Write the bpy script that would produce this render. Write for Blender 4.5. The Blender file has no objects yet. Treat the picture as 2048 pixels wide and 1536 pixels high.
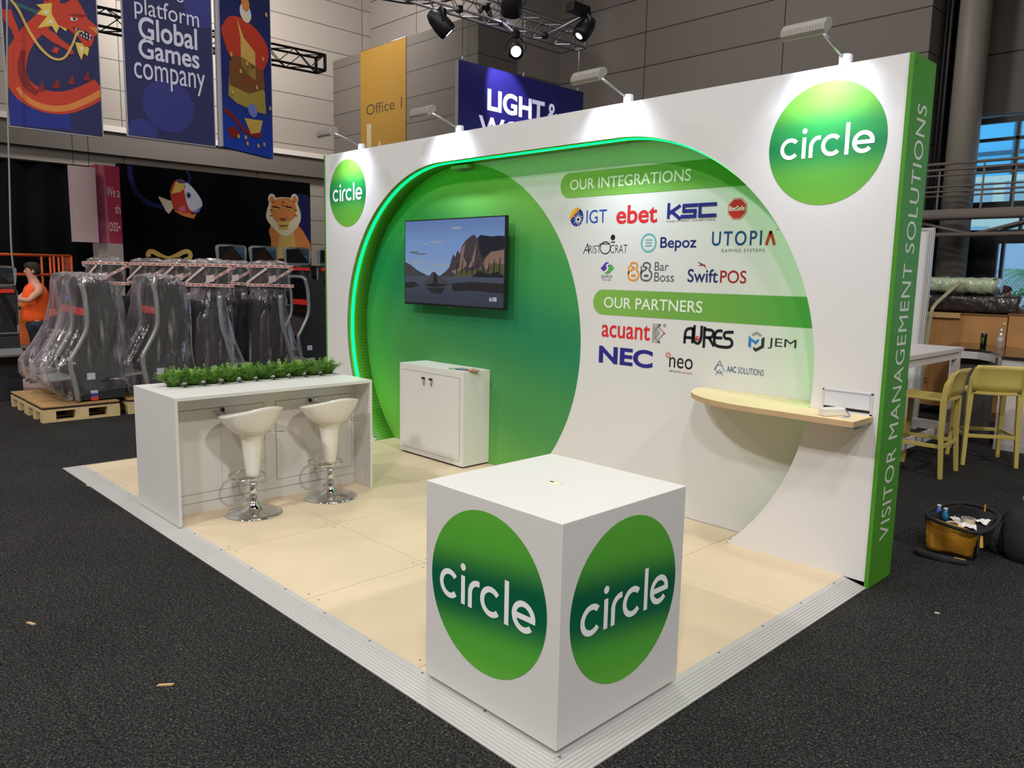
import bpy, bmesh, math, random
import numpy as np
from mathutils import Vector, Matrix

rnd = random.Random(7)
C = bpy.context.scene.collection
SC = bpy.context.scene
PI = math.pi

# ------------------------------------------------------------------ camera
CAM = np.array([1.6703, -4.5602, 1.7897]); YAW, PITCH, ROLL, FPX = -0.7964, -0.1409, 0.0200, 1561.27
_cy, _sy, _cp, _sp = math.cos(YAW), math.sin(YAW), math.cos(PITCH), math.sin(PITCH)
_f = np.array([_sy*_cp, _cy*_cp, _sp]); _r = np.array([_cy, -_sy, 0.0]); _u = np.cross(_r, _f)
_cr, _sr = math.cos(ROLL), math.sin(ROLL)
RIGHT, UP, FWD = _cr*_r + _sr*_u, -_sr*_r + _cr*_u, _f
cam_data = bpy.data.cameras.new('camera'); cam = bpy.data.objects.new('camera', cam_data); C.objects.link(cam)
cam_data.sensor_fit = 'HORIZONTAL'; cam_data.sensor_width = 36.0
cam_data.lens = FPX/2048*36.0; cam_data.clip_start = 0.05; cam_data.clip_end = 300
cam.matrix_world = Matrix(((RIGHT[0], UP[0], -FWD[0], CAM[0]), (RIGHT[1], UP[1], -FWD[1], CAM[1]),
                           (RIGHT[2], UP[2], -FWD[2], CAM[2]), (0, 0, 0, 1)))
SC.camera = cam
def P(axis, val, u, v):
    """the point on the plane axis = val that a measured pixel of the photograph looks at"""
    d = RIGHT*((u-1024)/FPX) - UP*((v-768)/FPX) + FWD
    k = 'xyz'.index(axis); t = (val - CAM[k])/d[k]
    return CAM + t*d

# ------------------------------------------------------------------ world, exposure
SC.view_settings.view_transform = 'Standard'; SC.view_settings.look = 'None'
SC.view_settings.gamma = 1.0; SC.view_settings.use_curve_mapping = False
SC.view_settings.exposure = -0.1
SC.cycles.use_denoising = True
SC.cycles.max_bounces = 8; SC.cycles.transparent_max_bounces = 24
SC.cycles.sample_clamp_indirect = 6.0
SC.cycles.caustics_reflective = False; SC.cycles.caustics_refractive = False
world = bpy.data.worlds.new('world'); SC.world = world; world.use_nodes = True
bg = world.node_tree.nodes['Background']; bg.inputs[0].default_value = (0.42, 0.70, 1.0, 1); bg.inputs[1].default_value = 2.1

def area_lamp(name, loc, target, size, power, col=(1, 1, 1), size_y=None, spread=180):
    l = bpy.data.lights.new(name, 'AREA'); l.energy = power; l.color = col; l.size = size
    if size_y: l.shape = 'RECTANGLE'; l.size_y = size_y
    else: l.shape = 'DISK'
    l.spread = math.radians(spread)
    o = bpy.data.objects.new(name, l); C.objects.link(o); o.location = loc
    o.rotation_euler = (Vector(target)-Vector(loc)).to_track_quat('-Z', 'Y').to_euler()
    return o
# hall high-bay lamps under the roof (warm white), plus added front and side fill
WARM = (1.0, 0.972, 0.94)
HALL = [(-1.5, -1.0, 200), (4.0, -6.0, 400), (-6.5, -8.5, 430), (-2.0, -13.5, 1450), (6.0, -12.0, 1000), (-9.0, 3.5, 230), (4.5, 6.0, 130), (-14.0, -6.0, 450), (9.5, -2.5, 1120)]
for i, (x, y, e) in enumerate(HALL):
    area_lamp('high_bay_and_fill_light', (x, y, 11.3), (x, y, 0), 1.1, e, WARM)
area_lamp('added_wall_fill', (-21.5, 6.0, 11.4), (-26, 8.5, 8.0), 2.0, 1050, WARM)  # unseen fill lamps added to brighten the hall walls
area_lamp('added_wall_fill', (-21.0, 10.5, 11.8), (-23, 14.2, 11.0), 2.0, 160, WARM)
area_lamp('added_wall_fill', (-9.0, 7.0, 12.4), (-9.5, 16, 7.5), 2.0, 420, WARM)

# ------------------------------------------------------------------ materials
MATS = {}
def lin(c): 
    return tuple(((v/255)/12.92 if v/255 <= 0.04045 else ((v/255+0.055)/1.055)**2.4) for v in c)
def M(name, rgb, rough=0.5, metal=0.0, noise=None, bump=None, alpha=1.0, coat=0.0, emit=None, spec=0.5):
    """procedural material: sRGB colour, optional colour noise (scale, amount) and bump (scale, strength)"""
    m = bpy.data.materials.new(name); m.use_nodes = True; nt = m.node_tree; b = nt.nodes['Principled BSDF']
    c = lin(rgb)
    b.inputs['Base Color'].default_value = (*c, 1); b.inputs['Roughness'].default_value = rough
    b.inputs['Metallic'].default_value = metal; b.inputs['Alpha'].default_value = alpha
    b.inputs['Coat Weight'].default_value = coat; b.inputs['Specular IOR Level'].default_value = spec
    if emit:
        b.inputs['Emission Color'].default_value = (*lin(emit[0]), 1); b.inputs['Emission Strength'].default_value = emit[1]
    tc = nt.nodes.new('ShaderNodeTexCoord')
    if noise:
        n = nt.nodes.new('ShaderNodeTexNoise'); n.inputs['Scale'].default_value = noise[0]; n.inputs['Detail'].default_value = 4
        nt.links.new(tc.outputs['Object'], n.inputs['Vector'])
        r = nt.nodes.new('ShaderNodeValToRGB'); a = noise[1]
        r.color_ramp.elements[0].position = 0.3; r.color_ramp.elements[1].position = 0.7
        r.color_ramp.elements[0].color = (*[v*(1-a) for v in c], 1); r.color_ramp.elements[1].color = (*[min(1, v*(1+a)) for v in c], 1)
        nt.links.new(n.outputs['Fac'], r.inputs['Fac']); nt.links.new(r.outputs['Color'], b.inputs['Base Color'])
    if bump:
        n2 = nt.nodes.new('ShaderNodeTexNoise'); n2.inputs['Scale'].default_value = bump[0]; n2.inputs['Detail'].default_value = 3
        nt.links.new(tc.outputs['Object'], n2.inputs['Vector'])
        bp = nt.nodes.new('ShaderNodeBump'); bp.inputs['Strength'].default_value = bump[1]; bp.inputs['Distance'].default_value = 0.02
        nt.links.new(n2.outputs['Fac'], bp.inputs['Height']); nt.links.new(bp.outputs['Normal'], b.inputs['Normal'])
    MATS[name] = m
    return m
def gradient_mat(name, stops, rough=0.45, axis=(0, 0, 1), pos=0.0):
    """printed colour gradient along an axis of the print's own bounding box"""
    m = bpy.data.materials.new(name); m.use_nodes = True; nt = m.node_tree; b = nt.nodes['Principled BSDF']
    b.inputs['Roughness'].default_value = rough
    tc = nt.nodes.new('ShaderNodeTexCoord'); d = nt.nodes.new('ShaderNodeVectorMath'); d.operation = 'DOT_PRODUCT'
    d.inputs[1].default_value = axis
    ad = nt.nodes.new('ShaderNodeMath'); ad.operation = 'ADD'; ad.inputs[1].default_value = pos
    r = nt.nodes.new('ShaderNodeValToRGB'); r.color_ramp.interpolation = 'EASE'
    while len(r.color_ramp.elements) < len(stops): r.color_ramp.elements.new(0.5)
    for e, (p, c) in zip(r.color_ramp.elements, stops): e.position = p; e.color = (*lin(c), 1)
    nt.links.new(tc.outputs['Generated'], d.inputs[0]); nt.links.new(d.outputs['Value'], ad.inputs[0])
    nt.links.new(ad.outputs[0], r.inputs['Fac']); nt.links.new(r.outputs['Color'], b.inputs['Base Color'])
    MATS[name] = m
    return m
def film_mat(name, rgb, clear, rough, bscale, bstr, gloss=0.35, highlight_streak=0.0):
    """thin clear plastic: see-through film with a soft white haze and sharp glints on its creases"""
    m = bpy.data.materials.new(name); m.use_nodes = True; nt = m.node_tree
    for n in list(nt.nodes): nt.nodes.remove(n)
    out = nt.nodes.new('ShaderNodeOutputMaterial'); mix = nt.nodes.new('ShaderNodeMixShader'); mix2 = nt.nodes.new('ShaderNodeMixShader')
    tr = nt.nodes.new('ShaderNodeBsdfTransparent'); df = nt.nodes.new('ShaderNodeBsdfDiffuse'); gl = nt.nodes.new('ShaderNodeBsdfGlossy')
    df.inputs[0].default_value = (*lin(rgb), 1); gl.inputs['Roughness'].default_value = rough; gl.inputs[0].default_value = (1, 1, 1, 1)
    tc = nt.nodes.new('ShaderNodeTexCoord'); n = nt.nodes.new('ShaderNodeTexNoise'); n.inputs['Scale'].default_value = bscale; n.inputs['Detail'].default_value = 3
    mp = nt.nodes.new('ShaderNodeMapping'); mp.inputs['Scale'].default_value = (1, 1, 0.45)
    nt.links.new(tc.outputs['Object'], mp.inputs[0]); nt.links.new(mp.outputs[0], n.inputs['Vector'])
    bp = nt.nodes.new('ShaderNodeBump'); bp.inputs['Strength'].default_value = bstr; bp.inputs['Distance'].default_value = 0.05
    nt.links.new(n.outputs['Fac'], bp.inputs['Height']); nt.links.new(bp.outputs[0], gl.inputs['Normal']); nt.links.new(bp.outputs[0], df.inputs['Normal'])
    mix2.inputs[0].default_value = gloss; nt.links.new(df.outputs[0], mix2.inputs[1]); nt.links.new(gl.outputs[0], mix2.inputs[2])
    lw = nt.nodes.new('ShaderNodeLayerWeight'); lw.inputs['Blend'].default_value = 0.25
    mr = nt.nodes.new('ShaderNodeMapRange'); mr.inputs['To Min'].default_value = 1-clear; mr.inputs['To Max'].default_value = min(1, 1-clear+0.45)
    ns = nt.nodes.new('ShaderNodeTexNoise'); ns.inputs['Scale'].default_value = 9.0; ns.inputs['Detail'].default_value = 2
    ms = nt.nodes.new('ShaderNodeMapping'); ms.inputs['Scale'].default_value = (1.2, 1.2, 0.16); nt.links.new(tc.outputs['Object'], ms.inputs[0]); nt.links.new(ms.outputs[0], ns.inputs['Vector'])
    sr = nt.nodes.new('ShaderNodeMapRange'); sr.inputs['From Min'].default_value = 0.54; sr.inputs['From Max'].default_value = 0.70; sr.inputs['To Max'].default_value = highlight_streak  # opacity streaks painted in as highlights running down the film
    nt.links.new(ns.outputs['Fac'], sr.inputs['Value']); ad = nt.nodes.new('ShaderNodeMath'); ad.operation = 'ADD'; ad.use_clamp = True
    nt.links.new(mr.outputs[0], ad.inputs[0]); nt.links.new(sr.outputs[0], ad.inputs[1])
    nt.links.new(lw.outputs['Facing'], mr.inputs['Value']); nt.links.new(ad.outputs[0], mix.inputs[0])
    nt.links.new(tr.outputs[0], mix.inputs[1]); nt.links.new(mix2.outputs[0], mix.inputs[2]); nt.links.new(mix.outputs[0], out.inputs[0])
    MATS[name] = m
    return m
def glass_mat(name, tint, refl):
    m = bpy.data.materials.new(name); m.use_nodes = True; nt = m.node_tree
    for n in list(nt.nodes): nt.nodes.remove(n)
    out = nt.nodes.new('ShaderNodeOutputMaterial'); mix = nt.nodes.new('ShaderNodeMixShader'); tr = nt.nodes.new('ShaderNodeBsdfTransparent'); gl = nt.nodes.new('ShaderNodeBsdfGlossy')
    tr.inputs[0].default_value = (*tint, 1); gl.inputs['Roughness'].default_value = 0.02; mix.inputs[0].default_value = refl
    nt.links.new(tr.outputs[0], mix.inputs[1]); nt.links.new(gl.outputs[0], mix.inputs[2]); nt.links.new(mix.outputs[0], out.inputs[0])
    MATS[name] = m
    return m
def seam_mat(name, rgb, line, bw, bh, along='x', mortar=0.012, rough=0.7, noise=0.06):
    """flat cladding panels with thin joints"""
    m = M(name, rgb, rough); nt = m.node_tree; b = nt.nodes['Principled BSDF']
    tc = nt.nodes.new('ShaderNodeTexCoord'); sp = nt.nodes.new('ShaderNodeSeparateXYZ'); cb = nt.nodes.new('ShaderNodeCombineXYZ')
    nt.links.new(tc.outputs['Object'], sp.inputs[0]); nt.links.new(sp.outputs['X' if along == 'x' else 'Y'], cb.inputs[0])
    nt.links.new(sp.outputs['Y' if along == 'floor' else 'Z'], cb.inputs[1])
    if along == 'floor': nt.links.new(sp.outputs['X'], cb.inputs[0])
    br = nt.nodes.new('ShaderNodeTexBrick'); br.offset = 0.0 if along != 'floor' else 0.5
    br.inputs['Scale'].default_value = 1.0; br.inputs['Brick Width'].default_value = bw; br.inputs['Row Height'].default_value = bh
    br.inputs['Mortar Size'].default_value = mortar; br.inputs['Mortar Smooth'].default_value = 0.1
    c = lin(rgb)
    br.inputs['Color1'].default_value = (*[v*(1-noise) for v in c], 1); br.inputs['Color2'].default_value = (*[v*(1+noise) for v in c], 1)
    br.inputs['Mortar'].default_value = (*lin(line), 1)
    nt.links.new(cb.outputs[0], br.inputs['Vector']); nt.links.new(br.outputs['Color'], b.inputs['Base Color'])
    return m

# ------------------------------------------------------------------ mesh helpers
def clip_poly(pts, c):
    for ax, lim, sg in ((0, c[0], 1), (0, c[1], -1), (1, c[2], 1), (1, c[3], -1)):
        out = []
        for i, p in enumerate(pts):
            q = pts[i-1]; a, b = sg*(p[ax]-lim), sg*(q[ax]-lim)
            if (a >= 0) != (b >= 0): t = b/(b-a); out.append((q[0]+(p[0]-q[0])*t, q[1]+(p[1]-q[1])*t))
            if a >= 0: out.append(tuple(p))
        pts = out
        if len(pts) < 3: return []
    return pts
class MB:
    def __init__(s): s.v = []; s.f = []; s.m = []; s.sm = []
    def add(s, verts, faces, mi=0, smooth=False):
        o = len(s.v); s.v += [tuple(float(c) for c in p) for p in verts]
        for f in faces: s.f.append([i+o for i in f]); s.m.append(mi); s.sm.append(smooth)
        return s
    def box(s, x0, x1, y0, y1, z0, z1, mi=0):
        return s.add([(x0,y0,z0),(x1,y0,z0),(x1,y1,z0),(x0,y1,z0),(x0,y0,z1),(x1,y0,z1),(x1,y1,z1),(x0,y1,z1)],
                     [(0,3,2,1),(4,5,6,7),(0,1,5,4),(1,2,6,5),(2,3,7,6),(3,0,4,7)], mi)
    def bar(s, p, q, w, h=None, mi=0, up=(0, 0, 1)):
        p, q = Vector(p), Vector(q); h = h or w; d = (q-p).normalized(); u = Vector(up)
        if abs(d.dot(u)) > 0.98: u = Vector((1, 0, 0)) if abs(d.x) < 0.9 else Vector((0, 1, 0))
        a = d.cross(u).normalized()*w/2; b = a.cross(d).normalized()*h/2
        return s.add([p-a-b, p+a-b, p+a+b, p-a+b, q-a-b, q+a-b, q+a+b, q-a+b],
                     [(0,1,2,3),(7,6,5,4),(0,4,5,1),(1,5,6,2),(2,6,7,3),(3,7,4,0)], mi)
    def tube(s, pts, r, n=10, mi=0, closed=False, smooth=True):
        pts = [Vector(p) for p in pts]; N = len(pts); rs = r if isinstance(r, (list, tuple)) else [r]*N
        rings = []; prev = None
        for i, p in enumerate(pts):
            if closed: d = (pts[(i+1) % N]-pts[i-1]).normalized()
            else: d = (pts[min(i+1, N-1)]-pts[max(i-1, 0)]).normalized()
            if prev is None: prev = d.orthogonal().normalized()
            a = prev - d*prev.dot(d)
            a = a.normalized() if a.length > 1e-6 else d.orthogonal().normalized()
            prev = a; b = d.cross(a)
            rings.append([p + (a*math.cos(2*PI*k/n) + b*math.sin(2*PI*k/n))*rs[i] for k in range(n)])
        vs = [v for R_ in rings for v in R_]; fs = []
        for i in range(N if closed else N-1):
            j = (i+1) % N
            for k in range(n): fs.append((i*n+k, i*n+(k+1) % n, j*n+(k+1) % n, j*n+k))
        o = len(s.v); s.add(vs, fs, mi, smooth)
        if not closed:
            s.f.append([o+k for k in range(n)][::-1]); s.m.append(mi); s.sm.append(False)
            s.f.append([o+(N-1)*n+k for k in range(n)]); s.m.append(mi); s.sm.append(False)
        return s
    def lathe(s, prof, c=(0, 0, 0), n=32, mi=0, smooth=True, cap=True):
        vs = [(c[0]+r*math.cos(2*PI*k/n), c[1]+r*math.sin(2*PI*k/n), c[2]+z) for r, z in prof for k in range(n)]
        fs = [(i*n+k, i*n+(k+1) % n, (i+1)*n+(k+1) % n, (i+1)*n+k) for i in range(len(prof)-1) for k in range(n)]
        o = len(s.v); s.add(vs, fs, mi, smooth)
        if cap:
            if prof[0][0] > 1e-4: s.f.append([o+k for k in range(n)][::-1]); s.m.append(mi); s.sm.append(False)
            if prof[-1][0] > 1e-4: s.f.append([o+(len(prof)-1)*n+k for k in range(n)]); s.m.append(mi); s.sm.append(False)
        return s
    def prism(s, poly, fmap, t0, t1, mi=0, mi_side=None):
        """poly: 2-D outline; fmap(a, b, t) -> 3-D; extruded from t0 to t1"""
        n = len(poly); vs = [fmap(a, b, t0) for a, b in poly] + [fmap(a, b, t1) for a, b in poly]
        o = len(s.v); s.add(vs, [], mi)
        s.f.append([o+i for i in range(n)][::-1]); s.m.append(mi); s.sm.append(False)
        s.f.append([o+n+i for i in range(n)]); s.m.append(mi); s.sm.append(False)
        for i in range(n):
            j = (i+1) % n
            s.f.append([o+i, o+j, o+n+j, o+n+i]); s.m.append(mi if mi_side is None else mi_side); s.sm.append(False)
        return s
    def loft(s, rings, mi=0, smooth=True, cap=True, closed=True):
        n = len(rings[0]); vs = [p for r in rings for p in r]; fs = []
        for i in range(len(rings)-1):
            for k in range(n if closed else n-1): fs.append((i*n+k, i*n+(k+1) % n, (i+1)*n+(k+1) % n, (i+1)*n+k))
        o = len(s.v); s.add(vs, fs, mi, smooth)
        if cap:
            s.f.append([o+k for k in range(n)][::-1]); s.m.append(mi); s.sm.append(smooth)
            s.f.append([o+(len(rings)-1)*n+k for k in range(n)]); s.m.append(mi); s.sm.append(smooth)
        return s
    def ball(s, c, r, n=16, m=10, mi=0):
        rx, ry, rz = r if isinstance(r, (list, tuple)) else (r, r, r)
        rings = [[(c[0]+rx*math.sin(PI*i/m)*math.cos(2*PI*k/n), c[1]+ry*math.sin(PI*i/m)*math.sin(2*PI*k/n), c[2]-rz*math.cos(PI*i/m)) for k in range(n)] for i in range(1, m)]
        s.loft(rings, mi)
        return s
    clip = None
    def poly(s, pts, fmap, t, mi=0):
        if s.clip: pts = clip_poly(pts, s.clip)
        if len(pts) < 3: return s
        o = len(s.v); s.add([fmap(a, b, t) for a, b in pts], [list(range(len(pts)))], mi)
        return s
    def build(s, name, mats, parent=None, bevel=0.0, loc=None, fix=True):
        me = bpy.data.meshes.new(name)
        off = WM.get(parent.name) if parent is not None and parent.name in WM else None
        vs = s.v
        if off is not None:
            inv = off.inverted(); vs = [tuple(inv @ Vector(p)) for p in vs]
        elif loc is not None: vs = [tuple(Vector(p)-Vector(loc)) for p in vs]
        me.from_pydata(vs, [], s.f)
        if not isinstance(mats, (list, tuple)): mats = [mats]
        for m in mats: me.materials.append(m)
        me.polygons.foreach_set('material_index', s.m); me.polygons.foreach_set('use_smooth', s.sm)
        if fix:
            b = bmesh.new(); b.from_mesh(me); bmesh.ops.recalc_face_normals(b, faces=b.faces); b.to_mesh(me); b.free()
        me.update()
        o = bpy.data.objects.new(name, me); C.objects.link(o)
        if parent is not None:
            o.parent = parent
            if parent.name in WM: WM[o.name] = WM[parent.name]
        elif loc is not None: o.location = loc
        if bevel:
            bv = o.modifiers.new('edge', 'BEVEL'); bv.width = bevel; bv.segments = 2; bv.limit_method = 'ANGLE'; bv.angle_limit = math.radians(40)
        return o
WM = {}
def tag(o, label=None, cat=None, group=None, kind=None):
    if label: o['label'] = label
    if cat: o['category'] = cat
    if group: o['group'] = group
    if kind: o['kind'] = kind
    return o
def thing(name, label, cat, loc=(0, 0, 0), rotz=0.0, group=None):
    o = bpy.data.objects.new(name, None); C.objects.link(o); o.empty_display_size = 0.1
    o.location = loc; o.rotation_euler = (0, 0, rotz)
    WM[o.name] = Matrix.Translation(loc) @ Matrix.Rotation(rotz, 4, 'Z')
    return tag(o, label, cat, group)
def local_thing(name, label, cat, group=None):
    """a thing modelled around the origin, placed afterwards"""
    return thing(name, label, cat, (0, 0, 0), 0, group)
def place(o, loc, rotz=0.0):
    o.location = loc; o.rotation_euler = (0, 0, rotz); return o
def copy_thing(root, loc, rotz=0.0, label=None, group=None):
    r = root.copy(); C.objects.link(r); r.location = loc; r.rotation_euler = (0, 0, rotz)
    if label: r['label'] = label
    if group: r['group'] = group
    for ch in list(root.children):
        c = ch.copy(); C.objects.link(c); c.parent = r
        for g in list(ch.children):
            d = g.copy(); C.objects.link(d); d.parent = c
    return r
def struct(name, mb, mats, bevel=0.0):
    return tag(mb.build(name, mats, bevel=bevel), kind='structure')

def arc2(cx, cz, r, a0, a1, n=24):
    return [(cx+r*math.cos(math.radians(a0+(a1-a0)*i/n)), cz+r*math.sin(math.radians(a0+(a1-a0)*i/n))) for i in range(n+1)]
def ribbon(mb, pts, w, fmap, t, mi=0, thick=0.0):
    """flat stroke of width w (number or list) along 2-D points"""
    n = len(pts); ws = w if isinstance(w, (list, tuple)) else [w]*n; L = []; R_ = []
    for i in range(n):
        a = pts[max(i-1, 0)]; b = pts[min(i+1, n-1)]; dx, dz = b[0]-a[0], b[1]-a[1]; q = math.hypot(dx, dz) or 1
        L.append((pts[i][0]-dz/q*ws[i]/2, pts[i][1]+dx/q*ws[i]/2)); R_.append((pts[i][0]+dz/q*ws[i]/2, pts[i][1]-dx/q*ws[i]/2))
    if mb.clip:
        for i in range(n-1): mb.poly([L[i], L[i+1], R_[i+1], R_[i]], fmap, t, mi)
        return
    vs = [fmap(a, b, t) for a, b in L+R_]
    mb.add(vs, [(i, i+1, n+i+1, n+i) for i in range(n-1)], mi)
def strokes(mb, pts, w, fmap, t, mi=0):
    """square-cornered stroke: one block per straight run"""
    for k, ((a, b), (c, d)) in enumerate(zip(pts[:-1], pts[1:])):
        L_ = math.hypot(c-a, d-b) or 1; ux, uz = (c-a)/L_*w/2, (d-b)/L_*w/2
        ribbon(mb, [(a-ux, b-uz), (c+ux, d+uz)], w, fmap, t+.0004*k, mi)
def spline(pts, n=8, closed=False):
    """Catmull-Rom through 2-D or 3-D points"""
    out = []; N = len(pts); g = lambda i: np.array(pts[i % N] if closed else pts[min(max(i, 0), N-1)], float)
    for i in range(N if closed else N-1):
        p0, p1, p2, p3 = g(i-1), g(i), g(i+1), g(i+2)
        for k in range(n):
            t = k/n; out.append(tuple(0.5*((2*p1)+(-p0+p2)*t+(2*p0-5*p1+4*p2-p3)*t*t+(-p0+3*p1-3*p2+p3)*t**3)))
    if not closed: out.append(tuple(float(c) for c in pts[-1]))
    return out
_TX = {}
def text2d(s, bold=0.0, space=1.0, shear=0.0):
    """outline of a word as 2-D triangles, scaled to the unit box"""
    key = (s, bold, space, shear)
    if key in _TX: return _TX[key]
    cu = bpy.data.curves.new('t', 'FONT'); cu.body = s; cu.size = 1.0; cu.offset = bold; cu.space_character = space; cu.shear = shear; cu.resolution_u = 6
    o = bpy.data.objects.new('t', cu); C.objects.link(o); bpy.context.view_layer.update()
    ev = o.evaluated_get(bpy.context.evaluated_depsgraph_get()); me = ev.to_mesh()
    v = np.array([(p.co.x, p.co.y) for p in me.vertices]); f = [tuple(p.vertices) for p in me.polygons]
    ev.to_mesh_clear(); bpy.data.objects.remove(o); bpy.data.curves.remove(cu)
    mn, mx = v.min(0), v.max(0)
    _TX[key] = ((v-mn)/(mx-mn), f)
    return _TX[key]
def text(mb, s, x0, z0, x1, z1, fmap, t, mi=0, bold=0.0, space=1.0, shear=0.0):
    v, f = text2d(s, bold, space, shear)
    mb.add([fmap(x0+a*(x1-x0), z0+b*(z1-z0), t) for a, b in v], f, mi)
def disc(mb, cx, cz, rx, rz, fmap, t, mi=0, n=48, rot=0.0):
    c, s_ = math.cos(rot), math.sin(rot)
    mb.poly([(cx+rx*math.cos(2*PI*k/n)*c-rz*math.sin(2*PI*k/n)*s_, cz+rx*math.cos(2*PI*k/n)*s_+rz*math.sin(2*PI*k/n)*c) for k in range(n)], fmap, t, mi)
def ring(mb, cx, cz, r, w, fmap, t, mi=0, a0=0, a1=360, sx=1.0, n=40):
    pts = [(cx+sx*r*math.cos(math.radians(a0+(a1-a0)*i/n)), cz+r*math.sin(math.radians(a0+(a1-a0)*i/n))) for i in range(n+1)]
    ribbon(mb, pts, w, fmap, t, mi)
def rect(mb, x0, x1, z0, z1, fmap, t, mi=0): mb.poly([(x0, z0), (x1, z0), (x1, z1), (x0, z1)], fmap, t, mi)
def wordmark(mb, x0, z0, xh, fmap, t, mi=0):
    """rounded geometric lettering: c i r c l e, x-height xh, lower left at (x0, z0)"""
    k = 0.19; X = lambda a, b: (x0+a*xh, z0+b*xh)
    def st(pts): ribbon(mb, [X(*p) for p in pts], k*xh, fmap, t, mi)
    h = k/2; r = 0.5-h
    def cc(cx): st([(cx+r*math.cos(math.radians(a)), 0.5+r*math.sin(math.radians(a))) for a in np.linspace(42, 318, 40)])
    cc(0.5)
    rect(mb, *[X(v, 0)[0] for v in (1.09, 1.28)], z0, z0+xh*0.97, fmap, t, mi); disc(mb, *X(1.185, 1.26), 0.125*xh, 0.125*xh, fmap, t, mi, 24)
    rect(mb, *[X(v, 0)[0] for v in (1.44, 1.63)], z0, z0+xh*0.56, fmap, t+.0005, mi)
    st([(1.535, 0.5)]+[(1.535+0.37*(1-math.cos(a)), 0.52+0.375*math.sin(a)) for a in np.linspace(0, PI/2, 14)]+[(1.98, 0.895)])
    cc(2.52)
    rect(mb, *[X(v, 0)[0] for v in (3.13, 3.32)], z0, z0+xh*1.42, fmap, t, mi)
    st([(3.96+r*math.cos(math.radians(a)), 0.5+r*math.sin(math.radians(a))) for a in np.linspace(-0.0, 318, 46)])
    rect(mb, X(3.58, 0)[0], X(4.455, 0)[0], z0+xh*0.40, z0+xh*0.585, fmap, t+.0005, mi)
# ------------------------------------------------------------------ palette
white = M('white_laminate', (216, 214, 211), 0.42, spec=0.35)
wallwhite = M('white_panel', (218, 217, 217), 0.5, spec=0.3)
offwhite = M('white_print', (214, 214, 214), 0.5, spec=0.3)
greenend = M('green_panel', (72, 138, 38), 0.5, spec=.3)
greenlin = M('green_lining', (84, 150, 44), 0.5)
barg = gradient_mat('bar_print', [(0.0, (126, 176, 76)), (0.45, (108, 164, 70)), (1.0, (48, 150, 66))], 0.5, (1, 0, 0))
bigdisc = gradient_mat('big_disc_print', [(0.0, (112, 176, 66)), (0.33, (66, 140, 74)), (0.55, (32, 128, 84)), (0.72, (60, 150, 78)), (0.9, (110, 178, 74)), (1.0, (104, 172, 70))], 0.5, (0.25, 0, 0.85), -0.05)
logog = gradient_mat('round_print', [(0.0, (110, 178, 60)), (0.2, (92, 170, 60)), (0.48, (10, 128, 72)), (0.62, (36, 146, 72)), (0.84, (106, 182, 62)), (1.0, (112, 186, 62))], 0.45)
logoc = gradient_mat('round_print_plinth', [(0.0, (96, 178, 60)), (0.16, (84, 168, 56)), (0.42, (0, 96, 62)), (0.55, (0, 92, 58)), (0.82, (84, 166, 54)), (1.0, (92, 172, 58))], 0.35, (-0.12, 0, 1.0), 0.06)
logor = gradient_mat('round_print_plinth_side', [(0.0, (96, 178, 60)), (0.16, (84, 168, 56)), (0.42, (0, 96, 62)), (0.55, (0, 92, 58)), (0.82, (84, 166, 54)), (1.0, (92, 172, 58))], 0.35, (0, 0.12, 1.0), -0.06)
led = M('green_led', (0, 160, 80), 0.4, emit=((0, 255, 88), 6.5))
birch = M('birch_board', (213, 194, 165), 0.45, noise=(2.2, 0.05), spec=0.35)
alu = M('aluminium', (196, 194, 192), 0.42, 0.25)
alug = M('aluminium_groove', (150, 148, 147), 0.5, 0.25)
chrome = M('chrome', (225, 225, 228), 0.06, 1.0)
steel = M('brushed_steel', (170, 170, 170), 0.35, 0.9)
black = M('black_plastic', (22, 22, 24), 0.4)
blackm = M('black_matt', (16, 16, 17), 0.75)
dark = M('dark_gap', (40, 38, 36), 0.8)
gloss = M('white_gloss_plastic', (224, 222, 214), 0.12, coat=0.5)
maple = M('maple_laminate', (226, 204, 160), 0.45, noise=(3.0, 0.05))
mapledge = M('maple_edge', (190, 162, 124), 0.5, noise=(6.0, 0.08))
plate = M('grey_white_plate', (196, 198, 206), 0.4)
printwhite = M('white_ink', (238, 238, 240), 0.5, spec=0.2)

FY = lambda y0: (lambda a, b, t: (a, y0 - t, b))          # plane facing -y
FX = lambda x0: (lambda a, b, t: (x0 + t, a, b))          # plane facing +x

# ------------------------------------------------------------------ exhibition booth wall
L, H, DB, T = 5.925, 3.0, 0.25, 0.335
XL_, XR_, ZC, RA = -3.956, -1.965, 1.197, 1.569
ZP = 0.035
booth = thing('exhibition_booth', 'tall white booth wall with a green-lit rounded recess, printed partner logos and a green end', 'exhibition booth', (-2.96, 0.17, 0))
def recess(r, n=110):
    a = math.degrees(math.asin((ZC-ZP)/r))
    left = arc2(XL_, ZC, r, 180+a, 90, n); right = arc2(XR_, ZC, r, 90, -a, n)
    return left + right
arc = recess(RA)
def nose(x, s, r=0.03):                                      # small rounded foot of the white face
    return [(x+s*0.035, ZP+0.028), (x-s*0.004, ZP+0.022), (x-s*0.012, ZP+0.012), (x-s*0.004, ZP+0.002), (x+s*0.01, ZP)]
m = MB()
outline = [(-L, ZP)] + [(p[0], p[1]) for p in nose(arc[0][0]-0.02, -1)][::-1] + arc[1:-1] + nose(arc[-1][0]+0.02, 1) + [(-0.0, ZP), (0.0, H), (-L, H)]
m.prism(outline, FY(0), 0, -0.02); m.build('front_panel', wallwhite, booth)
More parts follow.
